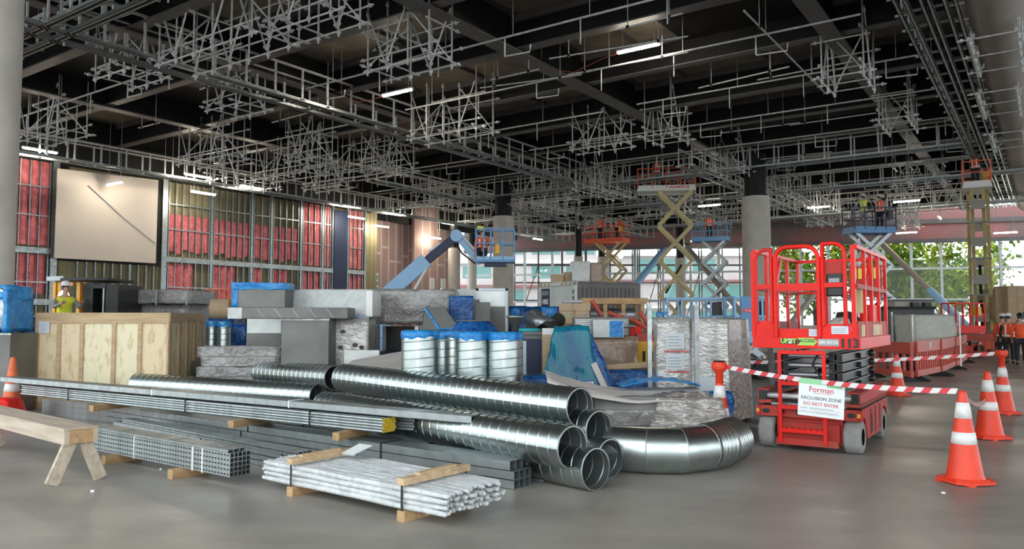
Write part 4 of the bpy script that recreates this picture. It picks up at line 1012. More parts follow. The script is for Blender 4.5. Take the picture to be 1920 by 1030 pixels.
# guard rails: folded panels with round tops on the front side
def loop(x0, x1, y, z0, z1, r, left, right, w=0.034):
    pts = [Vector((x0, y, z0))]
    if left: pts += [Vector((x0 + r - r * math.cos(a), y, z1 - r + r * math.sin(a))) for a in [math.pi / 2 * k / 6 for k in range(7)]]
    else: pts += [Vector((x0, y, z1 - 0.001)), Vector((x0 + 0.001, y, z1))]
    if right: pts += [Vector((x1 - r + r * math.sin(a), y, z1 - r + r * math.cos(a))) for a in [math.pi / 2 * k / 6 for k in range(7)]]
    else: pts += [Vector((x1 - 0.001, y, z1)), Vector((x1, y, z1 - 0.001))]
    pts.append(Vector((x1, y, z0)))
    mb = MB(); mb.path(pts, w * 0.62, 8); return mb
RT = 2.50
mb = loop(-0.575, -0.385, -0.10, PZ + 0.30, RT - 0.02, 0.13, True, False); mb.bb((-0.575, -0.115, 1.985), (-0.385, -0.085, 2.045)); P('rail_panel', mb, 'red')
mb = loop(-0.335, 0.175, -0.105, PZ + 0.14, RT, 0.15, True, True, 0.045); mb.bb((-0.335, -0.13, 1.955), (0.175, -0.085, 2.045)); P('entry_gate', mb, 'red')
mb = loop(0.225, 0.475, -0.10, PZ + 0.28, RT + 0.02, 0.13, False, True, 0.040); mb.bb((0.225, -0.115, 1.99), (0.475, -0.085, 2.045)); P('rail_panel', mb, 'red')
for x, z1 in ((-0.615, 2.46), (0.565, 2.49)):
    mb = MB(); mb.bb((x - 0.024, -0.097, PZ + 0.137), (x + 0.024, -0.045, z1)); P('corner_post', mb, 'red')
for x in (0.20, -0.36):
    mb = MB(); mb.bb((x - 0.014, -0.10, 1.5), (x + 0.014, -0.075, 2.36)); P('gate_post', mb, 'red')
mb = MB(); mb.bb((0.245, -0.07, 2.14), (0.46, -0.055, 2.30)); P('cover_plate', mb, 'red_dirty')
mb = MB(); mb.bb((0.255, -0.072, 1.88), (0.455, 0.06, 2.17), ch=0.02); cb = P('control_box', mb, 'black')
mb = MB(); mb.bb((0.29, -0.077, 2.05), (0.41, -0.071, 2.10)); mb.build('label', M['ink_pale'], cb)
# side rails
for s in (-1, 1):
    x = s * 0.595
    mb = MB(); mb.bar((x, -0.08, RT - 0.03), (x, 2.15, RT - 0.03), 0.045, 0.045); P('top_rail', mb, 'red')
    mb = MB(); mb.bar((x, -0.06, 2.0), (x, 2.15, 2.0), 0.035, 0.055); P('mid_rail', mb, 'red_dirty')
    for y in (0.45, 0.95, 1.5, 2.1):
        mb = MB(); mb.bb((x - 0.02, y - 0.025, PZ + 0.02), (x + 0.02, y + 0.025, RT - 0.04)); P('rail_post', mb, 'red')
    mb = MB(); mb.bar((x - s * 0.03, 1.05, RT - 0.06), (x - s * 0.03, 0.80, 2.03), 0.016, 0.075); P('fold_strap', mb, 'red')
mb = MB(); mb.bar((-0.6, 2.15, RT - 0.03), (0.6, 2.15, RT - 0.03), 0.045, 0.045); P('top_rail', mb, 'red')
mb = MB(); mb.bar((-0.6, 2.15, 2.0), (0.6, 2.15, 2.0), 0.045, 0.035); P('mid_rail', mb, 'red')
for x in (-0.2, 0.2):
    mb = MB(); mb.bb((x - 0.02, 2.13, PZ + 0.1), (x + 0.02, 2.17, RT - 0.04)); P('rail_post', mb, 'red')
mb = MB(); mb.bb((0.16, 1.92, 1.92), (0.58, 1.95, 2.36)); rp = P('rear_panel', mb, 'red_dirty')
for k in range(4):
    mb = MB(); mb.bb((0.18 + k * 0.10, 1.912, 2.18), (0.26 + k * 0.10, 1.921, 2.33)); mb.build('sticker', M['yellow'], rp)
mb = MB(); mb.bb((0.50, 0.32, 1.68), (0.585, 0.44, 2.02), ch=0.01); P('manual_holder', mb, 'lift_yellow')
mb = MB(); mb.bb((0.40, 1.2, 1.55), (0.585, 1.6, 1.80), ch=0.01); P('power_box', mb, 'red')
for y0, y1 in ((0.10, 0.35), (0.9, 1.6)):
    mb = MB(); mb.bb((0.609, y0, PZ + 0.15), (0.613, y1, PZ + 0.29)); P('worn_sticker', mb, 'ply')
# lettering on the fascia
mb = MB(); mb.bb((-0.285, -0.103, PZ + 0.052), (-0.085, -0.0995, PZ + 0.122)); P('sticker', mb, 'black', fb) if False else mb.build('sticker', M['black'], fb)
text('UP', 0.078, M['lime'], fb, (-0.238, -0.1045, PZ + 0.087), (R(90), 0, 0), bold=0.004, sx=0.92); text('2', 0.078, M['white'], fb, (-0.176, -0.1045, PZ + 0.087), (R(90), 0, 0), bold=0.004); text('IT', 0.078, M['lime'], fb, (-0.128, -0.1045, PZ + 0.087), (R(90), 0, 0), bold=0.004, sx=0.92)
mb = MB(); mb.prism([(-0.085, 0.04), (0.095, 0.04), (0.095, 0.025), (0.15, 0.085), (0.095, 0.14), (0.095, 0.13), (-0.085, 0.13), (-0.05, 0.085)], 0.0985, 0.1035, Matrix(((1, 0, 0, 0), (0, 0, -1, 0), (0, 1, 0, PZ), (0, 0, 0, 1)))); mb.build('arrow_sticker', M['lime'], fb)
mb = MB(); mb.prism([(-0.075, 0.048), (-0.045, 0.085), (-0.075, 0.122)], 0.1035, 0.1045, Matrix(((1, 0, 0, 0), (0, 0, -1, 0), (0, 1, 0, PZ), (0, 0, 0, 1)))); mb.build('arrow_mark', M['black'], fb)
text('ACCESS', 0.052, M['ink'], fb, (0.03, -0.1050, PZ + 0.094), (R(90), 0, 0), bold=0.0015)
text('EQUIPMENT HIRE', 0.018, M['ink'], fb, (0.03, -0.1050, PZ + 0.056), (R(90), 0, 0)) if False else None
mb = MB(); mb.bb((0.155, -0.1025, PZ + 0.035), (0.395, -0.0995, PZ + 0.12)); mb.build('sticker', M['ink_pale'], fb)
text('0800 830 530', 0.056, M['white'], fb, (0.275, -0.1045, PZ + 0.077), (R(90), 0, 0), bold=0.002, sx=0.70)
text('113', 0.145, M['black'], fb, (0.510, -0.1045, PZ + 0.066), (R(90), 0, 0), bold=0.007)
# things lying on the platform
t = MB(); t = lump((0.45, 0.32, 0.16), 0.07, 3, 7, 5.0, taper=0.5); o = t.build('tool_bag', M['tarp']); p = LC + Matrix.Rotation(LZ, 4, 'Z') @ Vector((0.30, 0.45, PZ + 0.03)); o.location = p; o.rotation_euler = (0, 0, LZ + 0.4); o.scale = (1, 1, 1.6)
tag(o, 'pale canvas bag lying on the platform of the red scissor lift', 'bag')
t = lump((0.36, 0.30, 0.18), 0.06, 8, 6, 5.0, taper=0.6); o = t.build('tool_bag', M['rubber']); p = LC + Matrix.Rotation(LZ, 4, 'Z') @ Vector((0.32, 0.95, PZ + 0.03)); o.location = p; o.scale = (1, 1, 1.7)
tag(o, 'black tool bag lying on the platform of the red scissor lift', 'bag')

# ================================================================ CONES, TAPES, SIGN
def cone(label, px, py, H, base, m_='orange', head=False, bare=False, Y=None, group=None, rz=0.2):
    p = onz(px, py) if Y is None else ony(px, 600, Y); p.z = 0
    t = thing('traffic_cone', label, 'cone', p, rz, group)
    b = base / 2; mb = MB()
    poly = [(b, -b * 0.6), (b, b * 0.6), (b * 0.6, b), (-b * 0.6, b), (-b, b * 0.6), (-b, -b * 0.6), (-b * 0.6, -b), (b * 0.6, -b)]
    mb.prism(poly, 0.012, 0.040); mb.prism([(x * 0.86, y * 0.86) for x, y in poly], 0.040, 0.052)
    for x, y in poly[::2]: mb.box((x * 0.85, y * 0.85, 0.008), (0.07, 0.07, 0.016))
    mb.build('base', M[m_], t)
    r0, r1 = base * 0.37, base * 0.085
    rr = lambda z: r0 + (r1 - r0) * (z - 0.05) / (H - 0.05)
    mb = MB(); mb.lathe([(r0 * 1.08, 0.05), (r0, 0.075), (r1, H - 0.03), (r1 * 0.86, H - 0.004), (r1 * 0.4, H), (0.001, H)], 32); mb.build('body', M[m_], t)
    bands = ((0.425, 0.55), (0.70, 0.87)) if not bare else ((0.42, 0.55),)
    for a, c in bands:
        mb = MB(); z0, z1 = H * a, H * c
        mb.lathe([(rr(z0) - 0.002, z0 - 0.001), (rr(z0) + 0.0035, z0), (rr(z1) + 0.0035, z1), (rr(z1) - 0.002, z1 + 0.001)], 32); mb.build('reflective_band', M['reflect'], t)
    if head:
        mb = MB(); mb.lathe([(r1 * 0.7, H - 0.12), (r1 * 1.25, H - 0.10), (r1 * 1.25, H + 0.05), (0.075, H + 0.07), (0.088, H + 0.10), (0.088, H + 0.17), (0.078, H + 0.185), (0.001, H + 0.185)], 24)
        for k in range(12):
            a = k * math.pi / 6; mb.box((0.088 * math.cos(a), 0.088 * math.sin(a), H + 0.135), (0.012, 0.018, 0.06), a)
        hd = mb.build('tape_head', M[m_], t)
        mb = MB(); mb.lathe([(0.078, H + 0.185), (0.07, H + 0.20), (0.001, H + 0.20)], 24); mb.build('cap', M['black'], hd)
        mb = MB(); mb.box((0.09, 0, H + 0.125), (0.02, 0.04, 0.07)); mb.build('outlet', M['black'], hd)
    return t, Vector((p.x, p.y, H))
cn1, T1 = cone('orange and white cone standing alone nearest the camera', 1810, 905, 0.90, 0.44)
cn2, T2 = cone('orange and white cone behind the nearest one, with a plain orange tip', 1855, 822, 0.90, 0.46)
cn3, T3 = cone('orange and white cone with a dark tape head, partly behind the second one', 1882, 776, 0.90, 0.46, head=True)
cn4, T4 = cone('orange and white cone right behind the red scissor lift, beside the barriers', 1683, 742, 0.88, 0.44)
cn5, T5 = cone('orange and white cone with a red tape head rising behind the elbow duct', 1347, 0, 0.88, 0.46, head=True, Y=9.85)
cn6, T6 = cone('weathered orange cone with one grey band, in front of the plywood crate', 27, 0, 0.98, 0.44, 'orange_old', bare=True, Y=12.9)
cn7, T7 = cone('small orange and white cone far behind the barriers', 1698, 652, 0.75, 0.40, Y=30)
mb = lump((0.55, 0.5, 0.36), 0.05, 5, 6, 3.0, taper=0.8); o = mb.build('red_drum_bag', M['red']); o.location = (-8.02, 12.2, 0); tag(o, 'red bag on the floor in front of the weathered cone', 'bag')
mb = MB(); mb.lathe([(0.001, 0), (0.22, 0), (0.26, 0.1), (0.26, 0.34), (0.20, 0.42), (0.001, 0.43)], 24); o = mb.build('red_bucket', M['red_dirty']); o.location = (-8.22, 11.6, 0); tag(o, 'dull red tub at the left edge behind the trestle bench', 'tub')

def barrier_tape(label, p, q, sag, wdt=0.055, n=None, twist=0.0, mats=('tape_red', 'white'), face=1):
    p, q = Vector(p), Vector(q); L = (q - p).length; n = n or max(8, int(L / 0.085)); N = n * 4; mb = MB(); hd = (q - p); hd.z = 0; hd.normalize(); nrm = Vector((-hd.y, hd.x, 0))
    def pt(t, v):
        c = p.lerp(q, t) - Vector((0, 0, sag * 4 * t * (1 - t))); a = twist * math.sin(t * 5)
        return c + (Vector((0, 0, math.cos(a))) + nrm * math.sin(a)) * (v * wdt)
    st = 1.0 / n
    for i in range(n):
        for s_ in (-1, 1):
            sk = 0.5 * st
            a, b = i * st, (i + 1) * st; A = lambda x: min(1, max(0, x))
            e = nrm * 0.0006 * s_
            vs = [pt(A(a - sk / 2), -0.5) + e, pt(A(b - sk / 2), -0.5) + e, pt(A(b + sk / 2), 0.5) + e, pt(A(a + sk / 2), 0.5) + e]
            mb.add(vs, [(0, 1, 2, 3)] if s_ < 0 else [(3, 2, 1, 0)], i % 2)
    o = mb.build('barrier_tape', [M[k] for k in mats]); return tag(o, label, 'tape')
H5 = T5 + Vector((0.07, -0.04, 0.125)); H1 = T1 + Vector((0, 0, -0.01)); H3 = T3 + Vector((0, 0, 0.12))
barrier_tape('red and white tape stretched from the cone behind the elbow duct to the nearest cone, carrying the sign', H5, H1 + Vector((-0.03, 0.02, 0)), 0.06)
tag(C.objects['barrier_tape'], 'red and white tape from the elbow duct cone to the nearest cone, carrying the sign', 'tape')
barrier_tape('dull reddish tape sagging from the nearest cone to the third cone', H1 + Vector((0.02, 0.03, 0)), H3 - Vector((0.09, 0.05, 0)), 0.42, 0.05, 46, 0.3, ('red_dirty', 'cloth_grey'))
barrier_tape('red and white tape running behind the red scissor lift to the third cone', Vector((2.4, 14.6, 0.86)), H3 + Vector((-0.09, 0.03, 0)), 0.10, 0.06, 52)
# the paper sign
tt = 0.455; sp_ = H5.lerp(H1, tt) - Vector((0, 0, 0.06 * 4 * tt * (1 - tt)))
hd = (H1 - H5); rzs = math.atan2(hd.y, hd.x)
# the sheet is turned a little so that it hangs square to the lift's front
sg = thing('paper_sign', 'white paper exclusion zone sign hanging on the striped tape in front of the lift', 'sign', (sp_.x, sp_.y - 0.01, sp_.z - 0.40), rzs + R(14), rot=(0, R(3.5), rzs + R(16)))
mb = MB(); mb.bb((-0.25, -0.002, 0.0), (0.25, 0.002, 0.385)); mb.build('sheet', M['paper'], sg)
mb = MB(); mb.bb((-0.24, -0.006, 0.365), (0.30, 0.004, 0.425)); mb.box((0.14, -0.004, 0.355), (0.16, 0.004, 0.03), 0); mb.build('masking_tape', M['tape_green'], sg)
r9 = (R(90), 0, 0)
text('Forman', 0.088, M['ink_red'], sg, (0.0, -0.0035, 0.305), r9, bold=0.0005)
mb = MB(); mb.bb((-0.09, -0.0035, 0.262), (0.12, -0.0025, 0.266)); mb.build('underline', M['ink_red'], sg)
text('EXCLUSION ZONE', 0.052, M['ink'], sg, (0.0, -0.0035, 0.205), r9, bold=0.0006)
text('DO NOT ENTER', 0.052, M['ink_red'], sg, (0.0, -0.0035, 0.140), r9, bold=0.0004)
text('NAME:', 0.026, M['ink_pale'], sg, (-0.18, -0.0035, 0.088), r9)
text('CONTACT NO:', 0.026, M['ink_pale'], sg, (-0.15, -0.0035, 0.045), r9)
for z, x0 in ((0.078, -0.12), (0.036, -0.06)):
    mb = MB(); mb.path([(x0 + k * 0.012, -0.003, z + 0.014 + 0.009 * math.sin(k * 2.3)) for k in range(22)], 0.0022, 5); mb.bb((x0, -0.0033, z - 0.002), (0.21, -0.0024, z)); mb.build('handwriting', M['ink'], sg)

# ================================================================ RED PLASTIC BARRIERS
def barrier(label, p, rz, W=1.5, H=1.0, solid=True, group='red plastic barriers'):
    t = thing('plastic_barrier', label, 'barrier', p, rz, group)
    mb = MB(); mb.bb((-W / 2, -0.045, H - 0.30), (W / 2, 0.045, H), ch=0.012); mb.build('top_panel', M['barrier'], t)
    n = 11 if solid else 7
    for i in range(n):
        x = -W / 2 + 0.05 + (W - 0.1) * i / (n - 1); mb = MB(); wd = 0.036 if solid else 0.032
        mb.bb((x - wd, -0.03, 0.26), (x + wd, 0.03, H - 0.30)); mb.build('slat', M['barrier'], t)
    if solid:
        mb = MB(); mb.bb((-W / 2, 0.008, 0.28), (W / 2, 0.02, H - 0.28)); mb.build('back_panel', M['barrier'], t)
    mb = MB(); mb.bb((-W / 2, -0.04, 0.12), (W / 2, 0.04, 0.28), ch=0.01); mb.build('bottom_panel', M['barrier'], t)
    for x in (-W / 2 + 0.18, W / 2 - 0.18):
        mb = MB(); mb.prism([(-0.30, 0), (0.30, 0), (0.30, 0.03), (0.06, 0.14), (-0.06, 0.14), (-0.30, 0.03)], x - 0.04, x + 0.04, Matrix(((0, 0, 1, 0), (1, 0, 0, 0), (0, 1, 0, 0), (0, 0, 0, 1)))); mb.build('foot', M['rubber'], t)
    return t
def bar_px(label, pxa, ya, pxb, yb, H=1.0, solid=True, sign=False):
    a, b = onz(pxa, ya), onz(pxb, yb); d = b - a; t = barrier(label, (a + b) / 2, math.atan2(d.y, d.x), d.length * 0.97, H, solid)
    if sign:
        mb = MB(); mb.bb((-0.06, -0.05, H - 0.22), (0.12, -0.046, H - 0.06)); mb.build('label', M['lbl'], t)
        mb = MB()
        for k in range(3): mb.bb((-0.04, -0.052, H - 0.19 + k * 0.04), (0.10, -0.0505, H - 0.175 + k * 0.04))
        mb.build('print', M['ink'], t)
    return t
bar_px('red barrier standing just behind the red scissor lift with open slots', 1632, 707, 1713, 718, 1.02, False)
bar_px('red barrier with a white label, facing us behind the far cone', 1718, 716, 1765, 705, 1.05, True, True)
bar_px('red barrier next to the labelled one, half turned', 1765, 706, 1793, 692, 1.05)
bar_px('red barrier turned away behind the half turned one', 1792, 694, 1812, 680, 1.05)
bar_px('red barrier with open slots in front of the tall lift mast', 1808, 671, 1890, 673, 1.02, False)
# ================================================================ STOCK IN THE MIDDLE
def pbox(name, label, cat, px0, px1, ytop, Y, z0, depth, m_, ch=0.012, group=None, rz=0.0, kind='box', amp=0.02, seed=1, z1=None):
    a, b = ony(px0, ytop, Y), ony(px1, ytop, Y); wd = b.x - a.x; top = z1 if z1 is not None else a.z; h = top - z0
    if kind == 'box': mb = MB(); mb.bb((-wd / 2, 0, 0), (wd / 2, depth, h), ch=ch)
    else:
        mb = lump((wd, depth, h), amp, seed, 9, 2.2); mb.v = [(x, y + depth / 2, z) for x, y, z in mb.v]
    o = mb.build(name, M[m_]); o.location = ((a.x + b.x) / 2, Y, z0); o.rotation_euler = (0, 0, rz)
    tag(o, label, cat, group); o['_w'] = wd; o['_h'] = h
    return o, wd, h
def childbox(o, name, lo, hi, m_, ch=0.0, label=None):
    mb = MB(); mb.bb(lo, hi, ch=ch); c = mb.build(name, M[m_], o)
    if label: c['label'] = label
    return c
def rib_edge(o, wd, depth, h, m_='galv', t=0.03):
    for z in (0, h - t):
        childbox(o, 'flange', (-wd / 2 - 0.012, -0.012, z), (wd / 2 + 0.012, 0.0, z + t), m_)
# left edge
o, wd, h = pbox('duct_box', 'grey duct box standing behind the weathered cone at the left edge', 'duct box', -110, 20, 625, 13.2, 0, 0.75, 'sheet')
rib_edge(o, wd, 1.1, h)
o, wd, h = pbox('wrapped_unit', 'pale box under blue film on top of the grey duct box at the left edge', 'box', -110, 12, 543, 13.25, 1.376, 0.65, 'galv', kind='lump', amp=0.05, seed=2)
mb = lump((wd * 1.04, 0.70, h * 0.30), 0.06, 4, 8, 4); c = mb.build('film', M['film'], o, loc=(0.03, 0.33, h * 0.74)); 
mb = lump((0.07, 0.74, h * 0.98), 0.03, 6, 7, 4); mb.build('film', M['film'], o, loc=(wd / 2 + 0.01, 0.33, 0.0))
mb = lump((0.42, 0.35, 0.34), 0.05, 7, 6, 4, taper=0.7); o = mb.build('white_sack', M['bag']); o.location = (-8.92, 15.0, 0.62); tag(o, 'white sack between the cone and the plywood crate', 'sack')
o, wd, h = pbox('blue_bundle', 'dark bundle under blue film behind the white sack', 'bundle', 40, 66, 600, 15.4, 0, 0.5, 'film_dark', kind='lump', amp=0.05, seed=9)
mb = lump((0.5, 0.42, 0.6), 0.03, 3, 5, 3); o = mb.build('covered_pallet', M['dark_film']); o.location = (-8.92, 15.0, 0.0); tag(o, 'dark covered stack that the white sack lies on', 'pallet')
# behind the crate
o, wd, h = pbox('wrapped_stack', 'lower part of the grey wrapped panel stack behind the crate', 'stack', 222, 352, 572, 19.2, 0, 1.4, 'wrap_grey', kind='lump', amp=0.03, seed=3)
o2, wd2, h2 = pbox('wrapped_stack', 'wider grey wrapped panel stack on top, behind the crate', 'stack', 214, 356, 545, 19.0, h, 1.7, 'wrap_grey', kind='lump', amp=0.03, seed=5)
for k in range(3): childbox(o2, 'strap', (-wd2 / 2 + 0.3 + k * 0.75, -0.06, 0), (-wd2 / 2 + 0.34 + k * 0.75, -0.03, h2), 'ink_pale')
o, wd, h = pbox('wrapped_pallet', 'blue wrapped pallet under the brown paper roll', 'pallet', 388, 436, 600, 17.2, 0, 0.7, 'film_dark', kind='lump', amp=0.03, seed=5)
zt_ = h
mb = MB(); prof = []
t = thing('paper_roll', 'brown paper roll lying behind the crate', 'roll', ony(413, 600, 17.2) * Vector((1, 1, 0)).length if False else (ony(413, 600, 17.4).x, 17.4, zt_ + 0.24), R(10))
mb = MB(); vs = []; n = 28; N = 10
for i in range(N + 1):
    for k in range(n):
        a = 2 * math.pi * k / n; r = 0.235 + 0.012 * noise.noise(Vector((i * 2.0, k * 1.1, 0))); vs.append((-0.20 + 0.40 * i / N, math.cos(a) * r, math.sin(a) * r))
mb.add(vs, [(i * n + k, i * n + (k + 1) % n, (i + 1) * n + (k + 1) % n, (i + 1) * n + k) for i in range(N) for k in range(n)], 0, True); mb.build('roll_body', M['card'], t)
for x in (-0.20, 0.20):
    mb = MB(); mb.lathe([(0.232, 0), (0.03, 0.004), (0.001, 0.004)], 28, (x, 0, 0), 0, False, Matrix.Rotation(R(90) if x > 0 else R(-90), 4, 'Y')); mb.build('roll_end', M['wood_dark'], t)
# small upright spiral ducts with film lids
def upright(label, px, Y, r, ytop, group, film=True, seed=0, mat_='duct', z1=None):
    p = ony(px, ytop, Y); top = z1 or p.z
    t = duct('upright_duct', label, Vector((p.x, Y, 0.0)), Vector((p.x, Y, top)), r, group, 0.115, 36, mat_)
    if film:
        mb = MB(); vs = []; n = 36; rr = random.Random(seed)
        for i, (z, k_) in enumerate(((-0.10, 1.02), (-0.06, 1.045), (0.0, 1.03), (0.012, 0.9), (0.0, 0.5))):
            for k in range(n):
                a = 2 * math.pi * k / n; d = 0.045 * noise.noise(Vector((math.cos(a) * 2.5, math.sin(a) * 2.5, seed))) if i == 0 else 0.01 * noise.noise(Vector((k * 0.9, i, seed)))
                vs.append((top + z + d, math.cos(a) * r * k_ + d * 0.3, math.sin(a) * r * k_ + d * 0.3))
        vs.append((top + 0.0, 0, 0)); c = len(vs) - 1
        fs = [(i * n + k, (i + 1) * n + k, (i + 1) * n + (k + 1) % n, i * n + (k + 1) % n) for i in range(4) for k in range(n)] + [(4 * n + k, c, 4 * n + (k + 1) % n) for k in range(n)]
        mb.add(vs, fs, 0, True); mb.build('film_lid', M['film'], t)
    return t, top, p
upright('small upright spiral duct with blue film lid behind the plank stack, left', 398, 15.5, 0.115, 603, None, True, 1)
upright('small upright spiral duct with blue film lid behind the plank stack, right', 421, 15.3, 0.125, 604, None, True, 2)
mb = lump((0.5, 0.4, 1.5), 0.03, 3, 6, 3); o = mb.build('film_bundle', M['film_dark']); o.location = (ony(446, 600, 15.9).x, 15.9, 0); tag(o, 'blue film bundle between the small upright ducts and the steel panels', 'bundle')
# plank stack
for k in range(6):
    z0 = k * 0.185; a = ony(385 - (k % 2) * 8, 600, 14.1 - 0.02 * (k % 3)); b = ony(532 - (5 - k) * (4 if k < 3 else 2) - (26 if k == 3 else 0), 600, 14.1)
    mb = lump((b.x - a.x, 0.55, 0.185), 0.018, 20 + k, 9, 3.0); o = mb.build('wrapped_plank', M['wrap_grey']); o.location = ((a.x + b.x) / 2, 14.2, z0)
    tag(o, 'grey wrapped plank layer in front of the steel panels, %s from the floor' % ORD[k], 'plank')
# steel panels
o, wd, h = pbox('sheet_metal_box', 'light steel duct box standing left of the taller dull one', 'duct box', 463, 528, 598, 14.85, 0, 0.3, 'sheet_light'); z_sup = h
childbox(o, 'lower_panel', (-wd / 2, -0.01, 0), (wd / 2, 0, h * 0.83), 'sheet')
o, wd, h = pbox('sheet_metal_box', 'big dull steel duct box standing behind the long ducts', 'duct box', 528, 617, 598, 13.4, 0, 0.75, 'sheet', z1=z_sup)
rib_edge(o, wd, .6, h)
o, wd, h = pbox('steel_duct', 'long flat steel duct lying across the tops of the steel panels', 'duct', 428, 652, 577, 13.3, z_sup, 0.62, 'sheet'); zt2 = z_sup + h
childbox(o, 'end_cover', (-wd / 2 - 0.004, -0.008, 0), (-wd / 2 + 0.24, 0, h), 'wrap_white')
for k in range(5):
    mb = MB(); mb.bar((-wd / 2 + 0.5 + k * 0.30, -0.004, h - 0.02), (-wd / 2 + 0.62 + k * 0.30, -0.004, 0.02), 0.006, 0.006); mb.build('crease', M['sheet_light'], o)
o, wd, h = pbox('wrapped_unit', 'steel box with a blue film top standing on the long flat duct', 'box', 437, 535, 534, 13.42, zt2, 0.5, 'sheet')
mb = lump((wd * 1.03, 0.53, 0.12), 0.02, 11, 8, 4); mb.build('film', M['film'], o, loc=(0, 0.25, h - 0.10)); mb = lump((0.1, 0.53, h), 0.02, 12, 6, 4); mb.build('film', M['film'], o, loc=(-wd / 2 + 0.04, 0.25, 0))
o, wd, h = pbox('clear_wrapped_unit', 'clear wrapped machine section with black knobs right of the dull panel', 'machine', 618, 690, 600, 13.95, 0, 0.8, 'wrap', kind='lump', amp=0.03, seed=14, z1=z_sup)
for x, z in ((-0.12, 1.38), (-0.16, 1.10), (0.10, 1.14), (0.22, 1.10)):
    mb = MB(); mb.tube((x, 0.02, z), (x + 0.03, -0.06, z + 0.01), 0.035, 12); mb.build('knob', M['black'], o)
o, wd, h = pbox('wrapped_box', 'long white wrapped box on top of the clear wrapped machine section', 'box', 536, 697, 545, 13.98, z_sup + 0.04, 0.9, 'wrap_white', kind='lump', amp=0.025, seed=15)
childbox(o, 'red_label', (-wd / 2 + 0.0, -0.03, h - 0.14), (-wd / 2 + 0.07, -0.02, h - 0.07), 'tape_red')
childbox(o, 'end_cap', (wd / 2 - 0.10, -0.02, 0.0), (wd / 2 + 0.02, 0.9, h), 'white', 0.01)
o, wd, h = pbox('trolley', 'dark trolley under the tarp-wrapped crate', 'trolley', 702, 842, 622, 15.7, 0, 1.0, 'navy', z1=0.95)
for x in (-wd / 2 + 0.06, 0.1, wd / 2 - 0.06):
    childbox(o, 'post', (x - 0.04, 0.0, h), (x + 0.04, 0.08, 1.47), 'steel_dark')
    childbox(o, 'post', (x - 0.04, 0.85, h), (x + 0.04, 0.93, 1.47), 'steel_dark')
childbox(o, 'back_panel', (-wd / 2 + 0.02, 0.94, h), (wd / 2 - 0.02, 0.98, 1.46), 'black')  # added black panel, stands in for the darkness under the crate
o, wd, h = pbox('tarp_wrapped_crate', 'big crate wrapped in grey translucent tarp left of the hopper', 'crate', 698, 850, 547, 15.5, 1.47, 1.5, 'wrap_grey', kind='lump', amp=0.06, seed=17)
childbox(o, 'strap', (-wd / 2 + 0.10, -0.05, 0), (-wd / 2 + 0.16, -0.03, h), 'steel_dark')
childbox(o, 'lid', (-wd / 2, 0.0, h - 0.02), (wd / 2, 1.45, h + 0.03), 'wrap_grey')
# grey flat sheets lying towards the upright ducts
q = [ony(x, y, Y) for x, y, Y in ((640, 697, 11.6), (760, 690, 11.6), (765, 657, 13.2), (660, 676, 13.2))]
mb = MB(); mb.hex([v - Vector((0, 0, 0.10)) for v in q], q); o = mb.build('flat_carton', M['sheet_cloth']); tag(o, 'pale flat carton lying behind the long near ducts', 'carton')
q = [ony(x, y, Y) for x, y, Y in ((648, 708, 11.5), (760, 706, 11.5), (760, 680, 13.1), (655, 690, 13.1))]
mb = MB(); mb.hex([Vector((v.x, v.y, 0)) for v in q], [v - Vector((0, 0, 0.02)) for v in q]); o = mb.build('carton_stack', M['wrap_grey']); tag(o, 'grey stack that carries the pale flat carton', 'stack')
o, wd, h = pbox('pale_sheet', 'small pale sheet leaning in front of the dark trolley', 'panel', 645, 712, 657, 13.4, 0, 0.12, 'sheet_light')
# four upright spiral ducts
UG = 'upright spiral ducts with blue film lids'
upright('upright spiral duct with blue film lid, leftmost of the row of four', 788, 10.5, 0.252, 621, UG, True, 5)
t_, ztop, _p = upright('upright spiral duct with blue film lid, standing behind the other three', 851, 11.1, 0.235, 622, UG, True, 6)
t_, ztop2, _p = upright('upright spiral duct with blue film lid, third of the row of four', 886, 10.45, 0.225, 623, UG, True, 7)
upright('upright spiral duct with blue film lid, rightmost of the row of four', 948, 10.4, 0.235, 624, UG, True, 8)
# film covered reducer behind them
p = ony(888, 603, 12.0); t = thing('duct_reducer', 'round duct reducer under blue film above the upright ducts', 'duct', (p.x, 12.0, 0))
mb = MB(); mb.lathe([(0.30, 0), (0.30, 1.30)], 28); mb.build('stand', M['sheet'], t)
mb = MB(); vs = []; n = 32
for i, (r, z) in enumerate(((0.44, 1.34), (0.40, 1.42), (0.30, p.z - 0.03), (0.28, p.z), (0.001, p.z + 0.01))):
    for k in range(n):
        a = 2 * math.pi * k / n; rr = r * (1 + 0.03 * math.sin(k * 3) * (1 if i < 2 else 0)); vs.append((rr * math.cos(a), rr * math.sin(a), z))
mb.add(vs, [(i * n + k, i * n + (k + 1) % n, (i + 1) * n + (k + 1) % n, (i + 1) * n + k) for i in range(4) for k in range(n)], 0, True); mb.build('film', M['film_dark'], t)
mb = MB(); mb.lathe([(0.285, p.z + 0.004), (0.285, p.z + 0.016), (0.001, p.z + 0.02)], 32); mb.build('lid', M['sheet'], t)
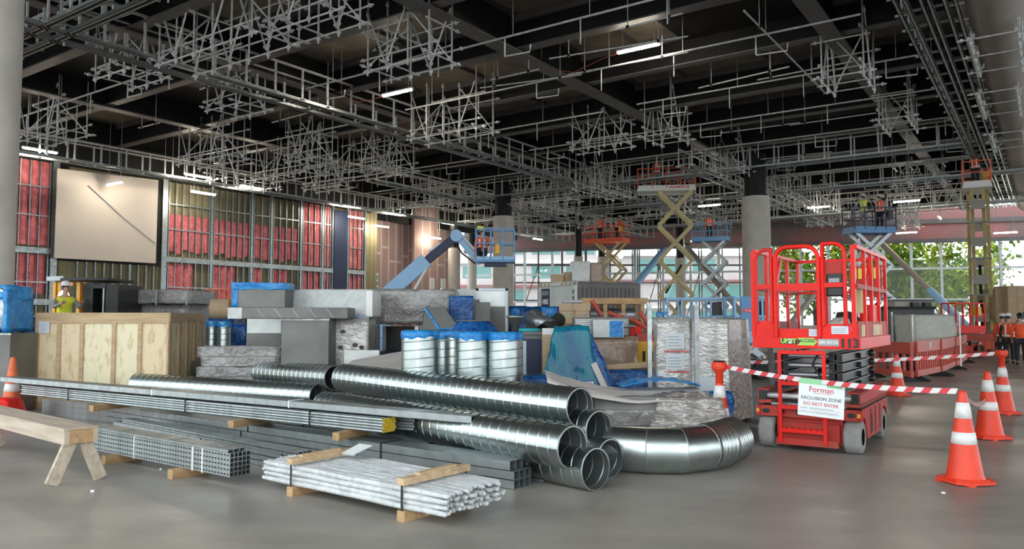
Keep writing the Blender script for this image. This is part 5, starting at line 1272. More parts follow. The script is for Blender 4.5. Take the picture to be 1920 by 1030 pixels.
# hopper
p = ony(826, 600, 14.2); t = thing('duct_hopper', 'grey sheet steel hopper with blue film edges left of the blue wrapped box', 'duct', (p.x, 14.2, 0), R(8))
zl, zh = 1.42, 1.85
mb = MB(); mb.hex([Vector(v) for v in ((-0.34, -0.15, zl), (0.34, -0.15, zl), (0.34, 0.4, zl), (-0.34, 0.4, zl))], [Vector(v) for v in ((-0.28, 0.02, zh - 0.03), (0.06, 0.0, zh), (0.10, 0.35, zh), (-0.28, 0.35, zh - 0.03))]); mb.build('body', M['sheet'], t)
mb = MB(); mb.bar((-0.29, 0.0, zh - 0.03), (-0.02, -0.17, zl), 0.03, 0.04); mb.bar((-0.05, -0.17, zl + 0.02), (0.36, -0.17, zl + 0.02), 0.04, 0.03); mb.build('film_edge', M['film'], t)
mb = MB(); mb.bb((-0.33, -0.12, 0), (0.33, 0.4, zl)); mb.build('stand', M['dark_film'], t)
# blue wrapped box + steel side
o, wd, h = pbox('film_wrapped_duct', 'square steel duct with blue film over its open end, left of the steel cabinet', 'duct', 842, 888, 561, 14.6, 0, 0.5, 'sheet', rz=R(-12))
mb = lump((wd * 1.02, 0.06, 0.50), 0.02, 31, 7, 5); mb.build('film', M['film_dark'], o, loc=(0, -0.02, h - 0.46))
o, wd, h = pbox('steel_duct', 'leaning brown-grey steel duct between the blue wrapped duct and the steel cabinet', 'duct', 884, 920, 567, 14.75, 0, 0.5, 'sheet', rz=R(14))
# steel cabinet
o, wd, h = pbox('steel_cabinet', 'tall open steel cabinet frame with bright upper panel', 'cabinet', 893, 952, 541, 15.5, 0, 0.6, 'steel_dark', 0.01)
childbox(o, 'upper_panel', (-wd / 2 + 0.05, -0.015, h - 0.36), (wd / 2 - 0.05, -0.002, h - 0.06), 'sheet_light'); childbox(o, 'lower_panel', (-wd / 2 + 0.05, -0.012, 0.3), (wd / 2 - 0.05, -0.002, h - 0.37), 'sheet')
for x in (-wd / 2, wd / 2 - 0.045): childbox(o, 'frame_post', (x, -0.03, 0), (x + 0.045, 0, h), 'steel_dark')
childbox(o, 'frame_head', (-wd / 2, -0.03, h - 0.05), (wd / 2, 0, h), 'steel_dark')
o, wd, h = pbox('bright_panel', 'pale bright sheet panel standing behind the blue wrapped duct', 'panel', 842, 893, 543, 17.2, 0, 0.25, 'wrap_white')
# grey slotted box with teal lid and ring
o, wd, h = pbox('plenum_box', 'grey steel plenum box with a slotted edge right of the upright ducts', 'box', 972, 1020, 622, 12.8, 0, 0.8, 'sheet')
for k in range(8): childbox(o, 'slot', (-wd / 2 + 0.04 + k * 0.048, -0.004, h - 0.075), (-wd / 2 + 0.07 + k * 0.048, 0.001, h - 0.05), 'black')
childbox(o, 'lower_panel', (-wd / 2 + 0.03, -0.008, 0.3), (wd / 2 - 0.02, 0, h - 0.12), 'navy'); childbox(o, 'pale_sheet', (-wd / 2 + 0.02, -0.02, 0.65), (-wd / 2 + 0.13, -0.008, 1.25), 'lbl')
mb = MB(); mb.lathe([(0.001, 0), (0.19, 0), (0.19, 0.045), (0.001, 0.05)], 28); o2 = mb.build('teal_lid', M['teal']); o2.location = (o.location.x - 0.02, 13.15, h); tag(o2, 'round teal lid lying on the grey plenum box', 'lid')
p = ony(966, 600, 13.6); t = thing('steel_pot', 'short steel pipe collar with a rim left of the black pipe', 'collar', (p.x, 13.6, 0)); mb = MB(); mb.lathe([(0.07, 0), (0.07, 1.52), (0.13, 1.53), (0.13, 1.63), (0.16, 1.64), (0.16, 1.67), (0.001, 1.675)], 24); mb.build('body', M['galv'], t)
# black flexible pipe pieces
for (xa, ya, Ya), (xb, yb, Yb), r, lab in (((997, 594, 14.2), (1032, 616, 13.9), 0.165, 'wide dark pipe lying with its open end up, in front of the blue film stack'), ((1018, 622, 13.6), (1048, 600, 14.4), 0.13, 'short black pipe leaning against the wide dark pipe')):
    a, b = ony(xa, ya, Ya), ony(xb, yb, Yb); rot, L = aim(a, b); t = thing('dark_pipe', lab, 'pipe', a, rot=rot)
    mb = MB(); Ry = Matrix.Rotation(R(90), 4, 'Y'); mb.lathe([(r * 0.93, 0.002), (r, 0), (r, L), (r * 0.93, L), (r * 0.93, 0.002)], 28, (0, 0, 0), 0, True, Ry); mb.build('shell', M['steel_dark' if r > 0.15 else 'rubber'], t)
    mb = MB(); mb.lathe([(r * 0.92, 0), (0.001, 0.001)], 28, (0.15, 0, 0), 0, False, Ry); mb.build('dark_bore', M['rubber'], t)
o, wd, h = pbox('wrapped_pallet', 'low pallet under the two dark pipes', 'pallet', 985, 1052, 614, 13.85, 0, 0.7, 'dark_film', kind='lump', amp=0.02, seed=41)
# blue film stack
o, wd, h = pbox('film_stack', 'wide stack under blue film in front of the shipping container', 'stack', 954, 1052, 578, 16.2, 0, 0.8, 'film_dark', kind='lump', amp=0.04, seed=43)
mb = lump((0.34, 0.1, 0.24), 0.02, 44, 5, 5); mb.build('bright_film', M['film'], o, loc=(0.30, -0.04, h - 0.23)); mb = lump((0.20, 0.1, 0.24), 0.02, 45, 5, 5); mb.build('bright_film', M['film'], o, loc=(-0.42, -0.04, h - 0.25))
# timber panel and blue hood
o, wd, h = pbox('timber_board', 'upright pale timber board left of the blue hood', 'panel', 1017, 1042, 616, 12.3, 0, 0.3, 'wood')
childbox(o, 'white_top', (-wd / 2, -0.01, h - 0.10), (wd / 2, 0.0, h), 'white')
p = ony(1078, 600, 12.0); zt3 = ony(1078, 615, 12.0).z
t = thing('film_wrapped_hood', 'tapered duct hood under shiny blue-green film', 'duct', (p.x - 0.05, 12.05, 0), R(-6))
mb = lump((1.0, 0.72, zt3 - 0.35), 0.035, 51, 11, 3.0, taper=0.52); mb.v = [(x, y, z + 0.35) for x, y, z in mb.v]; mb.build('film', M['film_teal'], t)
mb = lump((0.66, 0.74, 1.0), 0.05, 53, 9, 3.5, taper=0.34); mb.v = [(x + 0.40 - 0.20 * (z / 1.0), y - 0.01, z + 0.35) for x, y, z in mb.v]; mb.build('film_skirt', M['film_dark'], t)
mb = MB(); mb.bb((-0.4, -0.3, 0), (0.55, 0.3, 0.42)); mb.build('stand', M['dark_film'], t)
mb = MB(); mb.bb((-0.02, -0.385, 0.62), (0.34, -0.378, 0.67)); mb.build('fragile_tape', M['reflect'], t); mb = MB(); 
for k in range(6): mb.bb((0.0 + k * 0.055, -0.388, 0.632), (0.032 + k * 0.055, -0.384, 0.658))
mb.build('fragile_print', M['tape_red'], t)
mb = MB(); q = Matrix.Rotation(R(-24), 4, 'Y'); mb.box((0.44, -0.36, 0.72), (0.09, 0.012, 0.50), M=q); mb.build('paper_strip', M['sheet_cloth'], t)
mb = lump((0.5, 0.4, 0.75), 0.03, 57, 6, 3); o = mb.build('film_bundle', M['film_dark']); o.location = (ony(1000, 600, 11.6).x, 11.8, 0); tag(o, 'dark blue film bundle on the floor left of the timber board', 'bundle')
# louvre panel, square duct, wrapped pallet
o, wd, h = pbox('wrapped_carton_pallet', 'shrink-wrapped carton pallet below the louvre panel', 'pallet', 1098, 1196, 634, 13.6, 0.0, 0.9, 'wrap_brown', kind='lump', amp=0.04, seed=61)
hp = h; mb = MB(); mb.tube((0.18, -0.05, h * 0.62), (0.18, -0.06, h * 0.62), 0.04, 10); mb.build('red_mark', M['tape_red'], o)
o, wd, h = pbox('pallet_stand', 'dark stand under the louvre panel', 'stand', 1072, 1100, 640, 13.9, 0, 0.5, 'dark_film', z1=hp)
o, wd, h = pbox('louvre_panel', 'grey louvre panel lying on the wrapped carton pallet', 'panel', 1076, 1180, 595, 13.95, hp + 0.02, 0.35, 'sheet')
for k in range(9): childbox(o, 'blade', (-wd / 2 + 0.03, -0.02, 0.03 + k * (h - 0.06) / 9), (wd / 2 - 0.03, 0.0, 0.05 + k * (h - 0.06) / 9), 'sheet_light')
o, wd, h = pbox('square_duct', 'square duct end with white and blue faces in front of the louvre panel', 'duct', 1112, 1170, 600, 13.55, hp, 0.38, 'galv')
childbox(o, 'white_face', (-wd / 2 + 0.015, -0.01, 0.02), (0.0, 0.0, h - 0.02), 'wrap_white'); childbox(o, 'blue_face', (0.015, -0.01, 0.02), (wd / 2 - 0.02, 0.0, h - 0.02), 'film')
mb = MB(); mb.path([(wd / 2, 0.05, 0.18), (wd / 2 + 0.18, 0.05, 0.18), (wd / 2 + 0.19, 0.05, 0.06)], 0.012, 6); mb.build('handle', M['black'], o)
mb = MB(); mb.box((0, 0, 0.045), (1.1, 0.09, 0.09)); o = mb.build('timber_bearer', M['wood']); p = ony(1168, 686, 12.6); o.location = (p.x, 12.6, 0.80); o.rotation_euler = (0, R(-4), 0.05); tag(o, 'timber beam lying in front of the wrapped carton pallet', 'timber')
o, wd, h = pbox('film_stack', 'low stack under dark blue film below the timber beam', 'stack', 1095, 1225, 690, 12.35, 0, 0.6, 'film_dark', kind='lump', amp=0.03, seed=63, z1=0.79)
# cartons
for px0, px1, dy, lab in ((1050, 1078, 0.0, 'brown carton with a green mark in front of the shipping container, left one'), (1078, 1106, -0.05, 'brown carton with a grey mark in front of the shipping container, right one')):
    o, wd, h = pbox('carton', lab, 'carton', px0, px1 - 1, 570, 15.0 + dy, 1.52, 0.4, 'card')
    childbox(o, 'flap', (-wd / 2 - 0.02, -0.02, h * 0.66), (wd / 2 + 0.02, -0.004, h + 0.005), 'card')
    mb = MB(); mb.path([(-0.09, -0.004, h * 0.5), (-0.02, -0.004, h * 0.42), (0.10, -0.004, h * 0.48), (0.0, -0.004, h * 0.40)], 0.007, 5); mb.build('mark', M['tape_green' if dy == 0 else 'ink_pale'], o)
o, wd, h = pbox('wrapped_pallet', 'wrapped carton stack under the two marked cartons', 'pallet', 1046, 1112, 600, 14.95, 0, 0.6, 'wrap_brown', z1=1.52, kind='lump', amp=0.015, seed=65)
o, wd, h = pbox('flat_carton', 'grey flat carton on top of the marked cartons', 'carton', 1056, 1092, 563, 15.05, 1.935, 0.35, 'ink_pale', z1=1.99)
# pipe crate
p = ony(1152, 600, 17.0); t = thing('pipe_crate', 'open timber crate holding grey pipe lengths behind the louvre panel', 'crate', (p.x, 17.0, 0))
za, zb = 1.25, 2.05
for x in (-0.62, -0.2, 0.2, 0.62):
    for y in (0, 0.8):
        mb = MB(); mb.bb((x - 0.04, y - 0.03, 0), (x + 0.04, y + 0.03, zb)); mb.build('post', M['wood_dark'], t)
for z in (za, zb - 0.10):
    for y in (-0.045, 0.82):
        mb = MB(); mb.bb((-0.72, y, z), (0.72, y + 0.03, z + 0.10)); mb.build('rail', M['wood_dark'], t)
mb = MB(); mb.bb((-0.7, 0.04, za - 0.05), (0.7, 0.78, za)); mb.build('floor_board', M['wood_dark'], t)
mb = MB(); mb.bb((-0.74, -0.05, zb), (0.74, 0.85, zb + 0.03)); mb.build('lid', M['wood_dark'], t)
for k, (z, y, r) in enumerate(((1.43, 0.2, 0.17), (1.40, 0.52, 0.14), (1.71, 0.36, 0.15))):
    tt_ = thing('grey_pipe', 'grey pipe length inside the open timber crate, %s' % ('front one', 'rear one', 'top one')[k], 'pipe', (p.x - 0.5, 17.0 + y, z)); mb = MB(); Ry = Matrix.Rotation(R(90), 4, 'Y'); mb.lathe([(r * 0.9, 0.01), (r, 0), (r, 1.0 + 0.3 * (k == 0)), (r * 0.9, 1.0 + 0.3 * (k == 0))], 20, (0, 0, 0), 0, True, Ry); mb.build('shell', M['steel_dark'], tt_)
for k, (x0, y0, x1, y1, Y) in enumerate(((1109, 563, 1127, 592, 15.4), (1140, 586, 1172, 598, 15.6), (1188, 600, 1222, 622, 15.2), (1180, 597, 1205, 614, 15.4), (1200, 585, 1218, 612, 15.6))):
    a, b = ony(x0, y0, Y), ony(x1, y1, Y); rot, L = aim(a, b); t = thing('red_pipe', '%s red plastic pipe of those tumbled beside the pipe crate, counted from the left' % ORD[k], 'pipe', a, rot=rot); mb = MB(); mb.tube((0, 0, 0), (L, 0, 0), 0.045, 12); mb.build('shell', M['barrier'], t)
pbox('covered_pallet', 'brown covered stack behind the louvre panel, in front of the pipe crate', 'pallet', 1108, 1177, 600, 15.25, 0, 0.6, 'wrap_brown', kind='lump', amp=0.02, seed=68, z1=1.63)
o, wd, h = pbox('covered_pallet', 'brown covered stack under the red pipes', 'pallet', 1176, 1232, 622, 15.2, 0, 0.9, 'wrap_brown', kind='lump', amp=0.03, seed=67)
zz = h
for k, (x, z) in enumerate(((1196, 0.0), (1213, 0.0))):
    pass
o, wd, h = pbox('red_block', 'red plastic block beside the timber beam', 'block', 1181, 1203, 612, 14.6, zz - 0.08, 0.3, 'red') if False else pbox('red_block', 'red plastic block standing between the pipe crate and the galvanised post', 'block', 1182, 1203, 613, 14.7, 0, 0.3, 'red')
o, wd, h = pbox('barrier_stack', 'folded red and yellow barriers behind the galvanised post', 'barrier', 1194, 1238, 626, 14.2, 0, 0.25, 'barrier')
childbox(o, 'yellow_base', (-wd / 2 - 0.02, -0.04, 0.55), (wd / 2 + 0.02, 0.0, h - 0.14), 'machine_yellow')
for x in (-0.12, 0.02, 0.14): childbox(o, 'slot', (x, -0.045, 0.6), (x + 0.05, -0.038, h - 0.32), 'black')
# heap of film-wrapped steel with a pale sheet over it
p = ony(1220, 600, 10.2)
t = thing('wrapped_steel_heap', 'heap of flat steel ducting in clear film behind the elbow duct', 'heap', (p.x, 10.25, 0), R(-4))
for k, (x, y, z, dx, dy, dz, m_) in enumerate(((0, 0, 0.0, 1.7, 1.0, 0.24, 'sheet'), (-0.02, 0.03, 0.23, 1.6, 0.95, 0.20, 'wrap_grey'), (0.06, 0.05, 0.42, 1.62, 0.92, 0.18, 'sheet'))):
    mb = lump((dx, dy, dz), 0.025, 70 + k, 9, 3.0); mb.v = [(a + x, b + y, c + z) for a, b, c in mb.v]; mb.build('wrapped_layer', M[m_], t)
mb = lump((1.0, 1.0, 0.56), 0.08, 77, 12, 3.2, taper=0.8); mb.v = [(a + 0.42, b - 0.04, c) for a, b, c in mb.v]; mb.build('clear_film', M['wrap_warm'], t)
mb = lump((0.28, 0.4, 0.62), 0.07, 79, 8, 5); mb.v = [(a + 0.88, b, c) for a, b, c in mb.v]; mb.build('blue_film', M['film_dark'], t)
def drape(name, label, px, Yc, wx, wy, f, m_, th=0.012, n=26, k2=14):
    c = ony(px, 600, Yc); mb = MB(); vs = []
    for s in (0, 1):
        for i in range(n + 1):
            for j in range(k2 + 1):
                u, v = i / n, j / k2; X, Y_, Z = f(u, v); vs.append((c.x + (u - 0.5) * wx + X, Yc + (v - 0.5) * wy + Y_, Z - s * th))
    N = (n + 1) * (k2 + 1); fs = []
    for i in range(n):
        for j in range(k2):
            a = i * (k2 + 1) + j; fs.append((a, a + k2 + 1, a + k2 + 2, a + 1)); fs.append((N + a, N + a + 1, N + a + k2 + 2, N + a + k2 + 1))
    for i in range(n):
        for j in (0, k2):
            a = i * (k2 + 1) + j; fs.append((a, N + a, N + a + k2 + 1, a + k2 + 1))
    for j in range(k2):
        for i in (0, n):
            a = i * (k2 + 1) + j; fs.append((a, a + 1, N + a + 1, N + a))
    mb.add(vs, fs, 0, True); o = mb.build(name, M[m_]); return tag(o, label, 'sheet')
def ff(u, v):
    z = 0.64 + 0.30 * max(0, 0.55 - u) ** 1.6 * 2.2 + 0.06 * max(0, u - 0.6)
    z += 0.035 * noise.noise(Vector((u * 5, v * 4, 3))) - 0.10 * (1 - v) ** 3
    return (0.0, 0.05 * noise.noise(Vector((u * 6, v * 3, 8))), z + 0.02)
drape('dust_sheet', 'pale grey dust sheet sagging over the steel heap in front of the blue hood', 1168, 10.2, 2.05, 0.85, ff, 'sheet_cloth')
def ff2(u, v): return (0, 0, 0.73 + 0.08 * math.sin(u * 3.1) + 0.03 * noise.noise(Vector((u * 6, v * 5, 1))))
drape('blue_sheet', 'crumpled blue plastic sheet on the dust sheet right of the blue hood', 1232, 10.45, 1.05, 0.5, ff2, 'film')
mb = lump((0.14, 0.10, 0.06), 0.02, 91, 4, 9); o = mb.build('paper_scrap', M['bag']); p = ony(1243, 709, 10.4); o.location = (p.x, 10.4, 0.83); tag(o, 'white paper scrap on the crumpled blue sheet', 'paper')
# galvanised uprights
for px, Y, yt, lab in ((1217, 11.6, 571, 'galvanised post standing left of the wrapped panels'), (1305, 11.2, 573, 'galvanised post between the two wrapped panel packs'), (1443, 12.0, 560, 'galvanised post right behind the red scissor lift')):
    p = ony(px, yt, Y); t = thing('galvanised_post', lab, 'post', (p.x, Y, 0), 0, 'galvanised posts')
    mb = MB(); mb.bb((-0.032, -0.03, 0), (0.032, 0.03, p.z)); mb.build('section', M['galv'], t)
    mb = MB(); mb.bb((-0.034, -0.031, p.z), (0.034, 0.031, p.z + 0.01)); mb.build('cap', M['white'], t)
    mb = MB(); mb.bb((-0.25, -0.03, 0), (0.25, 0.03, 0.04)); mb.build('foot', M['galv'], t)
# wrapped panel packs
def pack(label, p, rz, W, D, H, m2, seed):
    t = thing('wrapped_panel_pack', label, 'pack', p, rz)
    mb = lump((W, D, H), 0.022, seed, 12, 3.0, taper=0.88); mb.build('film', M['wrap'], t)
    mb = MB(); k = 0.88
    mb.hex([Vector(v) for v in ((W / 2 + 0.004, -D / 2, 0.02), (W / 2 + 0.012, -D / 2, 0.02), (W / 2 + 0.012, D / 2, 0.02), (W / 2 + 0.004, D / 2, 0.02))], [Vector(v) for v in ((W / 2 * k + 0.004, -D / 2 * k, H), (W / 2 * k + 0.016, -D / 2 * k, H), (W / 2 * k + 0.016, D / 2 * k, H), (W / 2 * k + 0.004, D / 2 * k, H))]); mb.build('carton_side', M['wrap_brown'], t)
    return t
p = ony(1262, 600, 11.9); t = pack('narrow clear-wrapped panel pack with two pale labels, left of the wider one', (p.x, 12.0, 0), R(-3), 0.58, 0.5, 1.61, None, 101)
for z in (1.16, 0.84):
    mb = MB(); mb.bb((-0.13, -0.245, z), (0.15, -0.235, z + 0.24)); c = mb.build('paper_label', M['lbl'], t)
    mb = MB()
    for k in range(4): mb.bb((-0.10, -0.247, z + 0.04 + k * 0.045), (0.10 - 0.03 * (k % 2), -0.2455, z + 0.052 + k * 0.045))
    mb.build('print', M['ink_pale'], c)
for z in (1.11, 0.80):
    mb = MB(); 
    for k in range(9): mb.bb((-0.16 + k * 0.042, -0.258, z), (-0.13 + k * 0.042, -0.250, z + 0.022))
    mb.build('red_tape_print', M['tape_red'], t)
p = ony(1362, 600, 11.4); t = pack('wide clear-wrapped panel pack with brown cartons on its side, behind the red scissor lift', (p.x, 11.75, 0.10), R(-38), 0.64, 0.86, 1.50, None, 103)
mb = MB(); mb.bb((-0.24, -0.445, 0.42), (0.12, -0.425, 0.66)); mb.build('paper_label', M['lbl'], t)
p = ony(1390, 600, 11.1); t = thing('panel_trolley', 'low galvanised trolley under the wide wrapped panel pack', 'trolley', (p.x - 0.12, 11.7, 0), R(-38))
for y in (-0.55, 0.35):
    mb = MB(); mb.bb((-0.60, y, 0.03), (0.75, y + 0.06, 0.10)); mb.build('rail', M['galv'], t)
mb = MB(); mb.bb((-0.55, -0.5, 0.0), (-0.5, 0.42, 0.05)); mb.bb((0.5, -0.5, 0.0), (0.55, 0.42, 0.05)); mb.build('runner', M['galv'], t)
# film parts on further ducts behind posts
for k, px in enumerate((1236, 1247)):
    upright('small upright duct with blue lid beside the tall yellow-armed lift, %s' % ('left', 'right')[k], px, 16.5, 0.055, 586, None, True, 30 + k)
# ================================================================ OTHER MACHINES
def lift(label, p, rz, n, L, Wd, zp, arm, plat, base, rail_h=1.1, aw=0.075, ext=0.0, zbase=1.05, plat_side=None, name='scissor_lift'):
    t = thing(name, label, 'lift', (p.x, p.y, 0), rz)
    mb = MB(); mb.bb((-L / 2 - 0.1, -Wd / 2 + 0.12, 0.22), (L / 2 + 0.1, Wd / 2 - 0.12, zbase - 0.12), ch=0.02); mb.build('chassis', M[base], t)
    for x in (-L / 2 + 0.2, L / 2 - 0.2):
        for y in (-Wd / 2 + 0.08, Wd / 2 - 0.08):
            mb = MB(); mb.tube((x, y - 0.09, 0.26), (x, y + 0.09, 0.26), 0.26, 20); mb.build('wheel', M['rubber'], t)
    hs = (zp - zbase - 0.1) / n; a = L / 2 - 0.12
    for k in range(n):
        z0, z1 = zbase + k * hs, zbase + (k + 1) * hs
        for s in (-1, 1):
            for q, (xa, xb) in enumerate(((-a, a), (a, -a))):
                y = s * (Wd / 2 - 0.10 - aw / 2 - (aw + 0.02) * q); mb = MB(); mb.bar((xa, y, z0), (xb, y, z1), aw, 0.17 if aw < 0.1 else 0.22); mb.build('scissor_arm', M[arm], t)
        for xa in (-a, a, 0):
            z = z0 if xa else (z0 + z1) / 2
            mb = MB(); mb.tube((xa, -Wd / 2 + 0.1, z), (xa, Wd / 2 - 0.1, z), 0.045, 10); mb.build('cross_tube', M['steel_dark'], t)
        if k < 2:
            mb = MB(); mb.tube((-a * 0.6, 0, z0 + 0.1), (a * 0.35, 0, z1 - 0.25), 0.07, 10); mb.build('lift_cylinder', M['black'], t)
    x0, x1 = -L / 2 - 0.05 - ext, L / 2 + 0.05
    mb = MB(); mb.bb((x0, -Wd / 2, zp - 0.10), (x1, Wd / 2, zp)); mb.build('platform_floor', M[plat_side or plat], t)
    for lo, hi in (((x0, -Wd / 2 - 0.02, zp - 0.16), (x1, -Wd / 2, zp + 0.15)), ((x0, Wd / 2, zp - 0.16), (x1, Wd / 2 + 0.02, zp + 0.15)), ((x0 - 0.02, -Wd / 2, zp - 0.16), (x0, Wd / 2, zp + 0.15)), ((x1, -Wd / 2, zp - 0.16), (x1 + 0.02, Wd / 2, zp + 0.15))):
        mb = MB(); mb.bb(lo, hi); mb.build('toe_board', M[plat_side or plat], t)
    for z in (zp + rail_h, zp + rail_h * 0.52):
        for y in (-Wd / 2, Wd / 2):
            mb = MB(); mb.bar((x0, y, z), (x1, y, z), 0.05, 0.05); mb.build('guard_rail', M[plat], t)
        for x in (x0, x1):
            mb = MB(); mb.bar((x, -Wd / 2, z), (x, Wd / 2, z), 0.05, 0.05); mb.build('guard_rail', M[plat], t)
    m_ = 4
    for i in range(m_ + 1):
        x = x0 + (x1 - x0) * i / m_
        for y in (-Wd / 2, Wd / 2):
            mb = MB(); mb.bb((x - 0.025, y - 0.025, zp), (x + 0.025, y + 0.025, zp + rail_h)); mb.build('rail_post', M[plat], t)
    mb = MB(); mb.bb((x1 - 0.32, -Wd / 2 + 0.06, zp + 0.55), (x1 - 0.08, -Wd / 2 + 0.34, zp + 0.95), ch=0.02); mb.build('control_box', M['machine_yellow' if plat in ('red', 'lift_orange') else 'black'], t)
    return t
# ================================================================ PEOPLE
def skin(name, V, E, Rd, m_, parent=None, sub=1):
    me = bpy.data.meshes.new('s'); me.from_pydata([tuple(v) for v in V], E, []); o = bpy.data.objects.new('s', me); C.objects.link(o)
    o.modifiers.new('k', 'SKIN'); sv = me.skin_vertices[0].data
    for i, r in enumerate(Rd): sv[i].radius = r if isinstance(r, tuple) else (r, r)
    sv[0].use_root = True
    o.modifiers['k'].use_smooth_shade = True
    md = o.modifiers.new('u', 'SUBSURF'); md.levels = sub; md.render_levels = sub
    dg = bpy.context.evaluated_depsgraph_get(); m2 = bpy.data.meshes.new_from_object(o.evaluated_get(dg)); bpy.data.objects.remove(o); bpy.data.meshes.remove(me)
    m2.materials.clear(); m2.materials.append(M[m_]); m2.polygons.foreach_set('use_smooth', [True] * len(m2.polygons)); m2.name = name
    return obj(name, m2, parent)
def person(label, loc, rz, arms=((0.02, 0.0), (0.02, 0.0)), top='hivis', legs='cloth_dark', hat='hat', seat=False, bands=True, vest=False, lean=0.0, low=None):
    """arms: for each side the elbow and wrist offsets; local -Y is the way the person faces"""
    t = thing('person', label, 'person', loc, rz, None)
    hz = 0.92 if not seat else (low or 0.50)
    V = [(0, 0, hz), (0, 0.01 - lean * 0.3, hz + 0.16), (0, 0.01 - lean * 0.7, hz + 0.36), (0, 0.0 - lean, hz + 0.54), (0, -0.01 - lean, hz + 0.62), (0, -0.02 - lean * 1.1, hz + 0.70), (0, -0.02 - lean * 1.1, hz + 0.83)]
    Rd = [(0.15, 0.11), (0.135, 0.10), (0.155, 0.11), (0.09, 0.075), 0.055, (0.068, 0.085), (0.062, 0.078)]
    E = [(i, i + 1) for i in range(6)]
    joints = {}
    for s, nm in ((-1, 'l'), (1, 'r')):
        a = arms[0 if s < 0 else 1]; sh = Vector((s * 0.19, -lean, hz + 0.52))
        el, wr = (sh + Vector(a[0]), sh + Vector(a[1])) if isinstance(a[0], (tuple, list)) else (sh + Vector((s * 0.05, 0.02, -0.28)), sh + Vector((s * 0.06, -0.10, -0.52)))
        b = len(V); V += [sh, el, wr]; Rd += [0.062, 0.045, 0.030]; E += [(3, b), (b, b + 1), (b + 1, b + 2)]
        d = (wr - el).normalized(); sd = d.cross(Vector((0, 1, 0.2))).normalized()
        pl = len(V); V.append(wr + d * 0.075); Rd.append((0.036, 0.022)); E.append((b + 2, pl))
        for k, ln in enumerate((0.055, 0.07, 0.075, 0.062)):
            o_ = sd * ((k - 1.5) * 0.019); f = len(V); V += [V[pl] + o_ * 1.2 + d * 0.035, V[pl] + o_ * 1.4 + d * (0.03 + ln) + Vector((0, -0.012, 0))]; Rd += [0.009, 0.008]; E += [(pl, f), (f, f + 1)]
        f = len(V); V += [wr + d * 0.05 - sd * 0.04, wr + d * 0.085 - sd * 0.058]; Rd += [0.011, 0.009]; E += [(pl, f), (f, f + 1)]
        joints[nm] = (sh, el, wr)
        hp = Vector((s * 0.095, 0, hz - 0.05))
        if not seat: kn, an, to = Vector((s * 0.11, -0.01, 0.50)), Vector((s * 0.115, 0.03, 0.09)), Vector((s * 0.13, -0.13, 0.035))
        else: kn, an, to = Vector((s * 0.13, -0.42, max(hz, 0.46))), Vector((s * 0.13, -0.40 + (0.22 if low else 0), 0.09)), Vector((s * 0.13, -0.55 + (0.22 if low else 0), 0.035))
        b = len(V); V += [hp, kn, an, to]; Rd += [0.088, 0.06, 0.042, (0.042, 0.03)]; E += [(0, b), (b, b + 1), (b + 1, b + 2), (b + 2, b + 3)]
        joints[nm + 'g'] = (hp, kn, an, to)
    body = skin('body', V, E, Rd, 'skin', t)
    # face: nose, eyes, mouth, ears
    hx = Vector((0, -0.02 - lean * 1.1, hz + 0.765))
    mb = MB(); mb.add([hx + Vector(v) for v in ((-0.014, -0.082, -0.02), (0.014, -0.082, -0.02), (0, -0.112, -0.022), (0, -0.085, 0.025))], [(0, 2, 3), (2, 1, 3), (0, 1, 2)]); mb.build('nose', M['skin'], t)
    for x in (-0.03, 0.03):
        mb = MB(); mb.lathe([(0.001, 0.01), (0.009, 0.005), (0.011, 0)], 10, hx + Vector((x, -0.078, 0.02)), 0, True, Matrix.Rotation(R(90), 4, 'X')); mb.build('eye', M['cloth_dark'], t)
    mb = MB(); mb.box(hx + Vector((0, -0.078, -0.05)), (0.045, 0.012, 0.009)); mb.build('mouth', M['ink_red'], t)
    for s in (-1, 1):
        mb = MB(); mb.lathe([(0.001, 0.012), (0.02, 0.01), (0.024, 0)], 10, hx + Vector((s * 0.068, 0.0, 0)), 0, True, Matrix.Rotation(R(90) * s, 4, 'Y')); mb.build('ear', M['skin'], t)
    mb = MB(); mb.lathe([(0.088, -0.04), (0.092, 0.02), (0.086, 0.05)], 18, hx + Vector((0, 0.034, 0.0)), 0, True, Matrix.Diagonal((0.82, 0.95, 1, 1))); mb.build('hair', M['cloth_dark'], t)
    # hard hat
    mb = MB(); mb.lathe([(0.125, 0.055), (0.128, 0.062), (0.108, 0.068), (0.106, 0.10), (0.085, 0.145), (0.045, 0.17), (0.001, 0.178)], 22, hx + Vector((0, -0.005, 0)), 0, True, Matrix.Diagonal((0.92, 1.1, 1, 1))); hh = mb.build('hard_hat', M[hat], t)
    mb = MB(); mb.bb(tuple(hx + Vector((-0.075, -0.185, 0.052))), tuple(hx + Vector((0.075, -0.10, 0.066))), ch=0.004); mb.build('peak', M[hat], hh)
    # jacket and trousers
    V2 = [V[0], V[1], V[2], V[3]]; V2[0] = Vector(V[0]) - Vector((0, 0, 0.02)); R2 = [(0.185, 0.145), (0.17, 0.135), (0.185, 0.14), (0.125, 0.105)]; E2 = [(0, 1), (1, 2), (2, 3)]
    for nm in ('l', 'r'):
        sh, el, wr = joints[nm]; b = len(V2)
        if vest: V2 += [sh.lerp(el, 0.25)]; R2 += [0.078]; E2 += [(3, b)]
        else: V2 += [sh, el, el.lerp(wr, 0.93)]; R2 += [0.080, 0.062, 0.048]; E2 += [(3, b), (b, b + 1), (b + 1, b + 2)]
    jk = skin('vest' if vest else 'jacket', V2, E2, R2, top, t)
    if vest:
        for nm in ('l', 'r'):
            sh, el, wr = joints[nm]; skin('sleeve', [sh, el, el.lerp(wr, 0.93)], [(0, 1), (1, 2)], [0.068, 0.056, 0.045], 'cloth_dark' if legs == 'cloth_dark' else 'cloth_grey', t)
